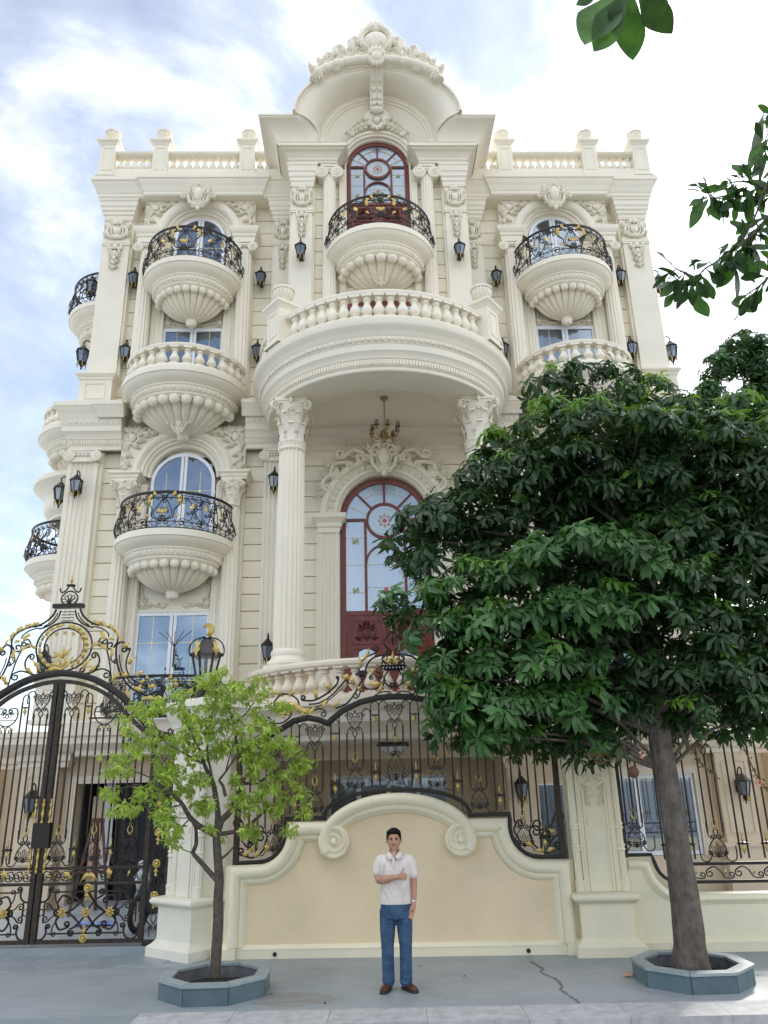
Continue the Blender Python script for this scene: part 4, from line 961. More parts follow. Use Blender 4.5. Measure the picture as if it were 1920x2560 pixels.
# ---------------------------------------------------------------- great balcony
GC = (0, 15.8, 0)
m = M(); GB = [(1.77, 10.12), (1.77, 9.84), (1.80, 9.82), (2.58, 9.82), (2.60, 9.84), (2.60, 9.90), (2.63, 9.92), (2.63, 10.05), (2.66, 10.07), (2.68, 10.14), (2.74, 10.20), (2.75, 10.28), (2.75, 10.33), (2.77, 10.35), (2.79, 10.47), (2.81, 10.49), (2.83, 10.54), (2.87, 10.60), (2.93, 10.65), (2.95, 10.69), (2.95, 10.83), (2.93, 10.85), (0.02, 10.85)]
m.lathe(GB, GC, 72, pi, 2*pi, cap=False)
m.box(-2.0, 2.0, 13.95, 16.6, 10.10, 10.2) if False else m.lathe([(0.01, 10.12), (2.0, 10.12)], GC, 48, pi, 2*pi, cap=False)
m.box(-2.4, 2.4, 15.8, 16.62, 10.12, 10.84)
gb = hp('great_balcony', m, STONE)
eg = M(); dn = M(); n = 68
for i in range(n):
    a = pi+pi*(i+0.5)/n; eg.ell((2.785*cos(a), 15.8+2.785*sin(a), 10.41), 0.044, 0.044, 0.05, 7, 4); b = a+pi/n/2; eg.ell((2.785*cos(b), 15.8+2.785*sin(b), 10.41), 0.012, 0.02, 0.05, 5, 3)
n = 130
for i in range(n):
    a = pi+pi*(i+0.5)/n; d = Vector((cos(a), sin(a), 0)); s_ = Vector((-sin(a), cos(a), 0)); c = Vector((0, 15.8, 9.985))+d*2.63
    dn.add([tuple(c+s_*x*0.02+d*y*0.03+Vector((0, 0, z*0.05))) for z in (-1, 1) for x, y in ((-1, -1), (1, -1), (1, 1), (-1, 1))], [(0, 1, 5, 4), (1, 2, 6, 5), (2, 3, 7, 6), (3, 0, 4, 7), (0, 3, 2, 1), (4, 5, 6, 7)])
stuff(hsub('egg_band', eg, CARVE, gb)); stuff(hsub('dentil_band', dn, STONE, gb, smooth=0))
rb = 2.72; r_ = M(); r_.lathe([(rb-0.11, 11.44), (rb+0.09, 11.44), (rb+0.11, 11.48), (rb+0.11, 11.52), (rb+0.07, 11.56), (rb-0.09, 11.56), (rb-0.11, 11.52), (rb-0.11, 11.44)], GC, 72, pi, 2*pi, cap=False)
r_.lathe([(rb-0.13, 10.84), (rb-0.13, 10.90), (rb+0.14, 10.90), (rb+0.15, 10.84)], GC, 72, pi, 2*pi, cap=False); hsub('handrail', r_, STONE, gb)
me = baluster_mesh(0.55, 0.18, STONE)
for i in range(18): a = radians(225+90*(i+0.5)/18); hsub('baluster', me, None, gb, (rb*cos(a), 15.8+rb*sin(a), 10.895), rz=a)
for s in (0, 1):
    for i in range(6):
        a = radians(183+27.5*(i+0.5)/6); a = a if not s else 3*pi-a
        hsub('baluster', me, None, gb, (rb*cos(a), 15.8+rb*sin(a), 10.895), rz=a)
    a = radians(218) if not s else radians(322)
    q = M(); post(q, 0, 0, 10.85, 11.86, 0.235); hsub('balcony_post', q, STONE, gb, (rb*cos(a), 15.8+rb*sin(a), 0), rz=a+pi/2); hsub('urn_finial', URN, None, gb, (rb*cos(a), 15.8+rb*sin(a), 11.85)).scale = (1.08, 1.08, 0.98)
# portico columns
CAPB = cap_corinth(0.265, 0.92).mesh('capital', CARVE, 60)
for s in (-1, 1):
    m = M(); flute_col(m, (s*1.94, 14.6), 4.62, 8.72, 0.29, 0.262, 18, 0.13, 8)
    c = hp('portico_column', m, STONE)
    q = M(); q.lathe([(0.265, 8.70), (0.285, 8.72), (0.285, 8.76), (0.27, 8.78), (0.27, 8.86), (0.285, 8.88), (0.29, 8.91), (0.27, 8.93)], (s*1.94, 14.6, 0), 28); hsub('neck_band', q, STONE, c)
    q = M()
    for i in range(24): a = 2*pi*i/24; q.ell((s*1.94+0.275*cos(a), 14.6+0.275*sin(a), 8.82), 0.022, 0.022, 0.03, 6, 4)
    stuff(hsub('bead_band', q, CARVE, c)); hsub('capital', CAPB, None, c, (s*1.94, 14.6, 8.91), rz=0)
    q = M(); q.lathe([(0.37, 4.30), (0.40, 4.36), (0.385, 4.42), (0.34, 4.44), (0.31, 4.50), (0.33, 4.55), (0.32, 4.60), (0.292, 4.63)], (s*1.94, 14.6, 0), 28); q.box(s*1.94-0.41, s*1.94+0.41, 14.19, 15.01, 4.24, 4.305); hsub('column_base', q, STONE, c)
    q = M(); q.box(s*1.94-0.38, s*1.94+0.38, 14.22, 14.98, 3.5, 4.1); q.sweep([(s*1.94-0.38, 14.98), (s*1.94-0.38, 14.22), (s*1.94+0.38, 14.22), (s*1.94+0.38, 14.98)], [(0, 4.06), (0.03, 4.08), (0.08, 4.15), (0.08, 4.235), (-0.3, 4.238)], closed=True); hsub('pedestal', q, WARM, c)
# ---------------------------------------------------------------- terrace
m = M(); TP = [(2.30, 2.92), (2.62, 2.92), (2.64, 2.94), (2.64, 3.02), (2.68, 3.05), (2.72, 3.12), (2.80, 3.18), (2.83, 3.20), (2.83, 3.36), (2.86, 3.39), (2.93, 3.46), (2.96, 3.48), (2.96, 3.58), (0.02, 3.59)]
m.lathe(TP, GC, 72, pi, 2*pi, cap=False); m.lathe([(0.02, 2.96), (2.4, 2.96)], GC, 48, pi, 2*pi, cap=False); m.box(-2.6, 2.6, 15.8, 16.62, 2.97, 3.55)
tr = hp('terrace', m, WARM)
rb = 2.82; r_ = M(); r_.lathe([(rb-0.13, 4.10), (rb+0.09, 4.10), (rb+0.12, 4.14), (rb+0.12, 4.19), (rb+0.08, 4.23), (rb-0.11, 4.23), (rb-0.13, 4.19), (rb-0.13, 4.10)], GC, 72, radians(203), radians(337), cap=False)
r_.lathe([(rb-0.13, 3.58), (rb-0.13, 3.65), (rb+0.12, 3.65), (rb+0.13, 3.58)], GC, 72, radians(203), radians(337), cap=False); hsub('handrail', r_, WARM, tr)
me = baluster_mesh(0.47, 0.17, WARM)
for i in range(24): a = radians(205+130*(i+0.5)/24); hsub('baluster', me, None, tr, (rb*cos(a), 15.8+rb*sin(a), 3.64), rz=a)

# ---------------------------------------------------------------- ground floor
GCN = [(0, 2.66), (0.04, 2.68), (0.04, 2.76), (0.10, 2.80), (0.10, 2.92), (0.2, 2.95), (0.26, 3.0), (0.34, 3.06), (0.40, 3.10), (0.40, 3.22), (0.43, 3.24), (0.43, 3.34), (-0.3, 3.36)]
m = M()
m.box(-7.3, -6.35, 16.62, 17.0, 0, 3.3); m.box(-4.1, -2.3, 16.62, 17.0, 0, 3.3); m.box(-6.35, -4.1, 16.62, 17.0, 2.36, 3.3)
m.box(2.3, 4.45, 16.62, 17.0, 0, 3.3); m.box(6.25, 7.3, 16.62, 17.0, 0, 3.3); m.box(4.45, 6.25, 16.62, 17.0, 2.3, 3.3); m.box(4.45, 6.25, 16.62, 17.0, 0, 0.74)
m.box(-2.3, 2.3, 16.62, 17.0, 2.7, 3.3); m.box(-2.9, -2.3, 17.0, 18.6, 0, 3.3); m.box(2.3, 2.9, 17.0, 18.6, 0, 3.3); m.box(-2.3, -1.35, 18.3, 18.6, 0, 2.95); m.box(1.35, 2.3, 18.3, 18.6, 0, 2.95); m.box(-1.35, 1.35, 18.3, 18.6, 2.42, 2.95); m.box(-2.3, 2.3, 17.0, 18.6, 2.94, 3.2)
m.box(-7.28, -6.9, 17.0, 27, 0, 3.3); m.box(6.9, 7.28, 17.0, 27, 0, 3.3)
gw = hp('ground_floor_wall', m, TAN)
for s in (-1, 1):
    def path(P): return [(x, y) for x, y in P] if s < 0 else [(-x, y) for x, y in P[::-1]]
    c = hp('ground_cornice', M().sweep(path([(-7.4, 22), (-7.4, 16.34), (-6.5, 16.34), (-6.5, 16.6)]), GCN), WARM)
    hp('ground_cornice', M().sweep(path([(-6.55, 16.6), (-6.15, 15.98), (-2.6, 15.98)]), [(-0.5, 2.86), (0, 2.86), (0.02, 2.88), (0.02, 2.96), (0.06, 2.99), (0.14, 3.04), (0.2, 3.09), (0.2, 3.2), (0.24, 3.24), (0.24, 3.50), (0.2, 3.52), (-0.6, 3.54)]), WARM)
    q = M(); q.box(s*6.98-0.36, s*6.98+0.36, 16.32, 16.7, 0.05, 2.68); q.box(s*6.98-0.42, s*6.98+0.42, 16.26, 16.7, 0.05, 0.9); q.box(s*6.98-0.46, s*6.98+0.46, 16.22, 16.7, 0.9, 0.98); hp('ground_pier', q, TAN)
    q = M(); q.tube([(s*6.98-0.24, 16.315, 1.15), (s*6.98+0.24, 16.315, 1.15), (s*6.98+0.24, 16.315, 2.5), (s*6.98-0.24, 16.315, 2.5)], 0.02, 4, closed=True); hp('pier_moulding', q, TAN)
    q = M(); q.box(s*2.62-0.28, s*2.62+0.28, 16.3, 16.7, 0.05, 2.7); q.box(s*2.62-0.33, s*2.62+0.33, 16.25, 16.7, 0.05, 0.55); q.sweep(path([(-2.9, 16.64), (-2.9, 16.3), (-2.34, 16.3), (-2.34, 16.64)]), [(0, 2.45), (0.03, 2.47), (0.03, 2.53), (0.09, 2.62), (0.09, 2.71), (-0.2, 2.71)]); hp('porch_pier', q, TAN)
    # low iron balcony in front of the lowest window
    io = hp('iron_balustrade', M().box(-1.3, 1.3, 15.62, 15.66, 3.54, 3.57), IRON, x=s*4.6)
    key = (1.22, 0.86)
    q = hsub('iron_railing', _rail[key][0], None, io, (0, 16.5, 3.56)); q.scale = (1.1, 0.75, 0.92); q = stuff(hsub('gilt_leaves', _rail[key][1], None, io, (0, 16.5, 3.56))); q.scale = (1.1, 0.75, 0.92)
for s in (-1, 1):
    q = M(); q.box(min(s*7.5, s*16), max(s*7.5, s*16), 17.6, 18.0, 0, 3.3); ow = hp('side_wing_wall', q, TAN)
    q = M(); q.sweep([(-16, 17.6), (-7.5, 17.6)] if s < 0 else [(7.5, 17.6), (16, 17.6)], GCN); hsub('side_wing_cornice', q, WARM, ow)
    for xx in (8.6, 10.6):
        q = M(); q.box(s*xx-0.36, s*xx+0.36, 17.3, 17.65, 0.05, 2.68); q.box(s*xx-0.42, s*xx+0.42, 17.24, 17.65, 0.05, 0.9); hsub('side_wing_pier', q, TAN, ow)
# openings
def frame(x0, x1, z0, z1, y, w=0.14, mt=WARM):
    q = M()
    for k_, (d, yy) in enumerate(((0, y), (0.05, y-0.04), (0.10, y-0.02))):
        q.box(x0-w+d, x0-w+d+0.05, yy, y+0.1, z0, z1+w-d); q.box(x1+w-d-0.05, x1+w-d, yy, y+0.1, z0, z1+w-d); q.box(x0-w+d+0.05, x1+w-d-0.05, yy, y+0.1, z1+w-d-0.05, z1+w-d)
    return hp('door_frame', q, mt)
frame(-6.35, -4.1, 0.0, 2.36, 16.56)
m = M(); m.box(-6.9, -3.0, 19.4, 19.5, 0, 3.2); m.box(-6.4, -6.36, 17, 19.5, 0, 3); m.box(-4.0, -3.96, 17, 19.5, 0, 3); m.box(-6.4, -3.9, 17.0, 19.5, 2.6, 2.65); hp('garage_interior', m, mat('garage_wall', (0.16, 0.15, 0.14), 0.8))
m = M()
def drape(u, v): return (-5.55+u*1.5, 16.95+0.03*sin(u*46), 0.1+v*2.3)
m.grid(drape, 90, 2); hp('dark_curtain', m, mat('charcoal_curtain', (0.03, 0.032, 0.035), 0.8))
m = M(); m.box(-6.12, -5.86, 17.02, 17.1, 0.1, 2.1); hp('inner_door', m, mat('inner_door_wood', (0.62, 0.50, 0.36), 0.5))
m = M(); m.box(-5.86, -5.68, 17.0, 17.04, 0.1, 2.4); hp('white_curtain', m, CURTAIN)
frame(4.45, 6.25, 0.74, 2.30, 16.56)
def casement(x0, x1, z0, z1, y, n, mt=GLASS, name='window'):
    f = M(); w = (x1-x0)/n; f.box(x0, x1, y-0.04, y+0.04, z0, z0+0.08); f.box(x0, x1, y-0.04, y+0.04, z1-0.08, z1)
    for i in range(n+1): xx = x0+i*w; f.box(max(x0, xx-0.05), min(x1, xx+0.05), y-0.045, y+0.045, z0+0.08, z1-0.08)
    o = hp(name, f, WHITE_F, smooth=0)
    for i in range(n): hsub('pane', M().box(x0+i*w+0.04, x0+(i+1)*w-0.04, y-0.004, y+0.004, z0+0.07, z1-0.07), mt, o, smooth=0)
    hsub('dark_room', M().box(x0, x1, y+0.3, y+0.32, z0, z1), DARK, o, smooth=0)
    return o
casement(4.47, 6.23, 0.75, 2.29, 16.66, 3); frame(-1.35, 1.35, 0.1, 2.42, 18.26, 0.12, TAN); casement(-1.33, 1.33, 0.1, 2.4, 18.36, 4, GLASS_D)
casement(2.96, 3.6, 0.1, 2.2, 16.6, 1, GLASS_D); frame(2.96, 3.6, 0.1, 2.2, 16.56, 0.1, TAN)
# courtyard steps at the house
m = M(); m.box(-6.3, -4.15, 16.3, 17, 0.0, 0.16); m.box(-6.4, -4.0, 15.95, 17, 0.0, 0.08); hp('door_step', m, mat('grey_step', (0.36, 0.37, 0.39), 0.45))
# left side balconies seen past the corner
for (yc, zt, kind, R, H) in ((18.0, 7.25, 'iron', 1.28, 0.80), (18.0, 13.98, 'iron', 1.22, 0.86), (18.0, 10.55, 15, 1.30, 0.60)):
    for s in (-1,):
        o = balcony(s*(7.22 if H == 0.80 else 7.02 if H == 0.86 else 7.3), yc, zt, R, kind, H, bead_n=11); o.rotation_euler = (0, 0, s*pi/2)
for s in (-1,):
    m = M(); m.lathe([(0.9, -1.0), (1.05, -0.98), (1.05, -0.9), (1.15, -0.8), (1.2, -0.7), (1.2, -0.6), (1.22, -0.45), (1.3, -0.3), (1.44, -0.18), (1.5, -0.12), (1.5, 0.0), (0.02, 0.02)], n=36, a0=pi, a1=2*pi, cap=False)
    o = hp('side_porch_canopy', m, STONE); o.location = (s*7.3, 18.6-16.6, 9.45); o.rotation_euler = (0, 0, s*pi/2)
    q = M(); flute_col(q, (-0.95, -0.62), -4.8, -1.6, 0.17, 0.15, 12, 0.12); hsub('column', q, STONE, o); hsub('capital', CAPC, None, o, (-0.95, -0.62, -1.6))
# ================================================================= ground
SLATE = mat('grey_slate', (0.29, 0.325, 0.345), 0.42, var=0.16, vscale=1.6, bump=0.06, bscale=120, col2=(0.22, 0.255, 0.275))
SLATE2 = mat('blue_slate', (0.31, 0.355, 0.385), 0.4, var=0.12, vscale=4, bump=0.06, bscale=90, rand=0.10)
CONC = mat('pale_concrete', (0.47, 0.475, 0.485), 0.7, var=0.16, vscale=7, bump=0.25, bscale=90, rand=0.05)
ROAD = mat('road_concrete', (0.33, 0.33, 0.33), 0.8, var=0.15, vscale=3, bump=0.3, bscale=70)
g = M(); g.box(-400, 400, -400, 700, -0.6, -0.13); struct(ob('road', g, ROAD, smooth=0))
AF = radians(-4.0); AG = radians(-3.0)
def floc(u, y=0.0, z=0.0):  # fence frame to scene
    return (-0.1+u*cos(AF)-y*sin(AF), 11.96+u*sin(AF)+y*cos(AF), z)
# paving, with a wet patch and darker seam stains in its surface
PAVE = mat('pavement_slate', (0.30, 0.335, 0.355), 0.5, var=0.12, vscale=1.1, bump=0.10, bscale=110, col2=(0.225, 0.262, 0.282))
t = PAVE.node_tree; b = t.nodes['Principled BSDF']; src = b.inputs['Base Color'].links[0].from_socket
geo = t.nodes.new('ShaderNodeNewGeometry')
def stain(src, c, sc, r0, r1, col, amt, seed):
    mp = t.nodes.new('ShaderNodeMapping'); mp.inputs['Location'].default_value = (-c[0]*sc[0], -c[1]*sc[1], 0); mp.inputs['Scale'].default_value = (sc[0], sc[1], 1); t.links.new(geo.outputs['Position'], mp.inputs[0])
    ln = t.nodes.new('ShaderNodeVectorMath'); ln.operation = 'LENGTH'; t.links.new(mp.outputs[0], ln.inputs[0])
    no = t.nodes.new('ShaderNodeTexNoise'); no.inputs['Scale'].default_value = 4.5; no.inputs['Detail'].default_value = 6; no.noise_dimensions = '4D'; no.inputs['W'].default_value = seed; t.links.new(geo.outputs['Position'], no.inputs['Vector'])
    ad = t.nodes.new('ShaderNodeMath'); ad.operation = 'MULTIPLY_ADD'; ad.inputs[1].default_value = 1.1; t.links.new(no.outputs[0], ad.inputs[0]); t.links.new(ln.outputs['Value'], ad.inputs[2])
    mr = t.nodes.new('ShaderNodeMapRange'); mr.inputs[1].default_value = r0+0.55; mr.inputs[2].default_value = r1+0.55; mr.inputs[3].default_value = amt; mr.inputs[4].default_value = 0; t.links.new(ad.outputs[0], mr.inputs[0])
    mx = t.nodes.new('ShaderNodeMix'); mx.data_type = 'RGBA'; mx.inputs['B'].default_value = (*col, 1); t.links.new(mr.outputs[0], mx.inputs['Factor']); t.links.new(src, mx.inputs['A']); return mx.outputs['Result']
src = stain(src, (-1.35, 9.85), (1.3, 2.2), 0.55, 0.75, (0.20, 0.195, 0.18), 0.75, 1.0)
src = stain(src, (-1.15, 11.3), (1.6, 2.2), 0.25, 0.6, (0.24, 0.235, 0.22), 0.6, 3.0)
mpv = t.nodes.new('ShaderNodeMapping'); mpv.inputs['Scale'].default_value = (0.9, 5.5, 1); mpv.inputs['Rotation'].default_value = (0, 0, 0.07); t.links.new(geo.outputs['Position'], mpv.inputs[0])
nv = t.nodes.new('ShaderNodeTexNoise'); nv.inputs['Scale'].default_value = 2.2; nv.inputs['Detail'].default_value = 9; nv.inputs['Roughness'].default_value = 0.7; t.links.new(mpv.outputs[0], nv.inputs['Vector'])
rv = t.nodes.new('ShaderNodeMapRange'); rv.inputs[1].default_value = 0.45; rv.inputs[2].default_value = 0.75; rv.inputs[4].default_value = 0.55; t.links.new(nv.outputs[0], rv.inputs[0])
mv = t.nodes.new('ShaderNodeMix'); mv.data_type = 'RGBA'; mv.inputs['B'].default_value = (0.40, 0.43, 0.445, 1); t.links.new(rv.outputs[0], mv.inputs['Factor']); t.links.new(src, mv.inputs['A']); src = mv.outputs['Result']
nsp = t.nodes.new('ShaderNodeTexNoise'); nsp.inputs['Scale'].default_value = 55; nsp.inputs['Detail'].default_value = 4; t.links.new(geo.outputs['Position'], nsp.inputs['Vector'])
rsp = t.nodes.new('ShaderNodeMapRange'); rsp.inputs[1].default_value = 0.62; rsp.inputs[2].default_value = 0.74; rsp.inputs[4].default_value = 0.5; t.links.new(nsp.outputs[0], rsp.inputs[0])
msp = t.nodes.new('ShaderNodeMix'); msp.data_type = 'RGBA'; msp.inputs['B'].default_value = (0.16, 0.165, 0.165, 1); t.links.new(rsp.outputs[0], msp.inputs['Factor']); t.links.new(src, msp.inputs['A']); src = msp.outputs['Result']
src = stain(src, (2.2, 10.2), (0.5, 1.2), 0.5, 1.1, (0.40, 0.42, 0.44), 0.5, 5.0)
t.links.new(src, b.inputs['Base Color'])
g = M(); P = [(-30, 9.95), (-2.95, 9.42), (30, 8.3), (30, 11.6), (3, 12.6), (-2.7, 13.2), (-30, 14.0)]
g.zprism(P, -0.4, 0.0); pav = struct(ob('pavement', g, PAVE, smooth=0))
g = M(); P = [(-40, 13.2), (-2.9, 12.9), (5, 12.2), (40, 9.6), (40, 60), (-40, 60)]; g.zprism(P, -0.3, 0.085); struct(ob('courtyard', g, mat('courtyard_tile', (0.46, 0.50, 0.54), 0.35, var=0.06), smooth=0))
# kerb stones and the driveway dip at the left
dx, dy = cos(radians(-2.0)), sin(radians(-2.0))
kb = M().bevbox(0, 0.985, 0, 0.52, 0, 0.17, 0.01); kb.T = None
km = M(); km.zprism([(0.0, 0.0), (0.996, 0.0), (0.996, 0.52), (0.0, 0.52)], -0.168, 0.012); kme = km.mesh('kerb_stone', CONC, 0)
for i in range(9): o = ob('kerb_stone', kme, None, pav, 0, (-2.92+i*dx, 8.905+i*dy, 0), radians(-2.0))
g = M(); g.zprism([(-30, 8.4), (-2.93, 8.9), (-2.93, 9.43), (-30, 9.96)], -0.2, -0.006); ob('driveway_dip', g, SLATE, pav, 0)
# seam across the pavement
sm = M(); pts = [(1.62, 11.35), (1.68, 10.95), (1.62, 10.75), (1.70, 10.45), (1.72, 10.1), (1.66, 9.9), (1.70, 9.6), (1.72, 9.32)]
random.seed(4); pp = [(p.x+random.uniform(-0.012, 0.012), p.y) for p in spl(pts, 5)]
vs = []; 
for i, (x, y) in enumerate(pp): w = 0.016+0.007*sin(i*1.7)+random.uniform(-0.008, 0.008); vs += [(x-w, y, 0.004), (x+w, y, 0.004)]
sm.add(vs, [(2*i, 2*i+1, 2*i+3, 2*i+2) for i in range(len(pp)-1)]); ob('mortar_seam', sm, mat('dark_mortar', (0.20, 0.21, 0.215), 0.7, var=0.2, vscale=14), pav)
# slabs in front of the gate
for r in range(4):
    for c in range(11):
        x = -7.6+c*0.52+r*0.16; y = 11.62+r*0.235+(-3.6-x)*0.052
        if x+0.5 > -2.75-(0.62*r*0.30 if r > 0 else 0): continue
        if 'slab_me' not in globals():
            q = M(); q.zprism([(0.0, 0.0), (0.512, -0.027), (0.572, 0.20), (0.06, 0.227)], -0.02, 0.0); slab_me = q.mesh('paving_slab', SLATE2, 0)
        ob('paving_slab', slab_me, None, pav, 0, (x, y, 0.006))
q = M(); q.zprism([(-8.5, 12.82), (-3.35, 12.53), (-3.35, 12.95), (-8.5, 13.3)], 0.0, 0.10); ob('gate_threshold', q, SLATE, pav, 0)

# ================================================================= street wall
def inplane(path, prof, m_=None):
    # sweep a section along an in-plane path (u,z); prof of (inward offset, proud)
    t = M(); t.sweep(path, prof); m_ = m_ or M()
    m_.add([(x, -z, y) for x, y, z in t.v], t.f); return m_
MOULD = [(-0.01, 0.0), (0.0, 0.10), (0.02, 0.14), (0.06, 0.165), (0.11, 0.165), (0.15, 0.135), (0.165, 0.10), (0.175, 0.112), (0.20, 0.112), (0.215, 0.10), (0.24, 0.075), (0.255, 0.05), (0.262, 0.03)]
U0 = 0.04
wall = thing('street_wall', 'cream garden wall with curved scroll pediment and tan panel behind the man', 'wall', floc(U0), AF)
cur = [(-2.02+0.44*sin(a), 1.60-0.44*cos(a)) for a in [pi/2*i/8 for i in range(9)]]
LH = [(-2.46, 1.16)]+cur+[(-1.58, 1.72), (-1.06, 1.72)]
ped = [(-1.12*cos(a), 1.46+0.63*sin(a)) for a in [pi*i/28 for i in range(29)]]
outline = [(-2.46, 0)]+LH+[p for p in ped if p[1] > 1.72]+[(-x, z) for x, z in LH[::-1]]+[(2.46, 0)]
m = M(); m.prism(outline, -0.03, 0.16); ob('wall_body', m, FENCE_CREAM, wall, 25)
inn = [(-2.2, 0.1)]+[(-2.2, 0.92)]+[(-1.98+0.66*sin(a), 1.58-0.66*cos(a)) for a in [pi/2*i/8 for i in range(9)]][0:8]+[(-1.32, 1.48)]+[(-0.86*cos(a), 1.42+0.42*sin(a)) for a in [pi*i/20 for i in range(21)]]+[(1.32, 1.48)]+[(1.98-0.66*sin(a), 1.58-0.66*cos(a)) for a in [pi/2*i/8 for i in range(9)]][0:8][::-1]+[(2.2, 0.92), (2.2, 0.1)]
m = M(); m.prism(inn, -0.042, -0.031); ob('tan_panel', m, FENCE_TAN, wall, 0)
for s in (-1, 1):
    L_ = [(-2.40, 0.14), (-2.40, 1.16)]+cur[1:]+[(-1.58, 1.72), (-1.0, 1.72)]
    p_ = L_ if s < 0 else [(-x, z) for x, z in L_[::-1]]
    ob('frame_moulding', inplane(p_, MOULD), FENCE_CREAM, wall, 40)
PM = [(-0.01, -0.02), (0.0, 0.17), (0.03, 0.205), (0.08, 0.215), (0.13, 0.19), (0.155, 0.15), (0.17, 0.16), (0.2, 0.155), (0.22, 0.13), (0.25, 0.10), (0.27, 0.06), (0.275, 0.03)]
pa = [(-1.12*cos(a), 1.46+0.63*sin(a)) for a in [-0.25+(pi+0.5)*i/40 for i in range(41)]]
ob('pediment_moulding', inplane(pa, PM), FENCE_CREAM, wall, 40)
for s in (-1, 1):
    m = M(); t = M(); t.lathe([(0.225, 0.0), (0.225, 0.17), (0.215, 0.19), (0.19, 0.20), (0.17, 0.17), (0.13, 0.16), (0.0, 0.165)], n=32); m.add([(x, -z, y) for x, y, z in t.v], t.f)
    sp = curl((-0.225*s*-1, 0.0) if False else (s*0.19, 0.0), pi/2 if s > 0 else pi/2, 0.19, 2.1, 1 if s > 0 else -1, 44, 0.88)
    m.tube(xz(sp, -0.165), 0.034, 7, taper=lambda t: 1-0.5*t); m.ell((0, -0.18, 0), 0.050, 0.045, 0.050, 12, 8)
    ob('volute', m, FENCE_CREAM, wall, 45, (s*0.90, 0, 1.46))
m = M(); m.box(-2.55, 2.55, -0.10, 0.2, 0.0, 0.10); t = M(); t.sweep([(-2.55, -0.06), (2.55, -0.06)], [(0.04, 0.095), (0.045, 0.12), (0.02, 0.15), (0.0, 0.165), (-0.1, 0.165)]); m.add(t.v, t.f)
for s in (-1, 1): m.box(s*2.43-0.17, s*2.43+0.17, -0.16, 0.2, 0.0, 0.125); t = M(); t.sweep([(s*2.43-0.17, 0.1), (s*2.43-0.17, -0.16), (s*2.43+0.17, -0.16), (s*2.43+0.17, 0.1)], [(0, 0.12), (-0.03, 0.16), (-0.06, 0.185), (-0.2, 0.186)]); m.add(t.v, t.f)
ob('wall_base', m, FENCE_CREAM, wall, 30)
def drain(par, u, y): t = M(); t.lathe([(0.028, -0.005), (0.028, 0.02)], n=12); q = M(); q.add([(x, z, yy) for x, yy, z in t.v], t.f); ob('drain_pipe', q, DARK, par, 30, (u, y, 0.055))
drain(wall, -1.72, -0.112); drain(wall, 1.74, -0.112)

# right hand low wall
wr = thing('street_wall', 'low cream garden wall with rolled cap running behind the thick tree trunk', 'wall', floc(3.2), AF)
cr = [(0.20, 1.14), (0.34, 1.12)]+[(0.78-0.42*cos(a), 1.12-0.42*sin(a)) for a in [pi/2*i/8 for i in range(1, 9)]]
m = M(); m.prism([(-0.3, 0), (-0.3, 1.14), (0.20, 1.14)]+cr[1:]+[(7.0, 0.70), (7.0, 0)], -0.03, 0.2); ob('wall_body', m, FENCE_CREAM, wr, 25)
CAPR = [(-0.01, 0.0), (0.0, 0.06), (0.02, 0.085), (0.06, 0.095), (0.09, 0.08), (0.105, 0.055), (0.12, 0.05), (0.13, 0.03)]
ob('wall_cap', inplane([(0.06, 1.14)]+cr+[(7.0, 0.70)], CAPR), FENCE_CREAM, wr, 40)
m = M(); m.box(0, 7.0, -0.08, 0.2, 0, 0.1); t = M(); t.sweep([(0, -0.06), (7.0, -0.06)], [(0.02, 0.098), (0.02, 0.12), (0, 0.15), (-0.1, 0.15)]); m.add(t.v, t.f); ob('wall_base', m, FENCE_CREAM, wr, 30); drain(wr, 0.55, -0.092)

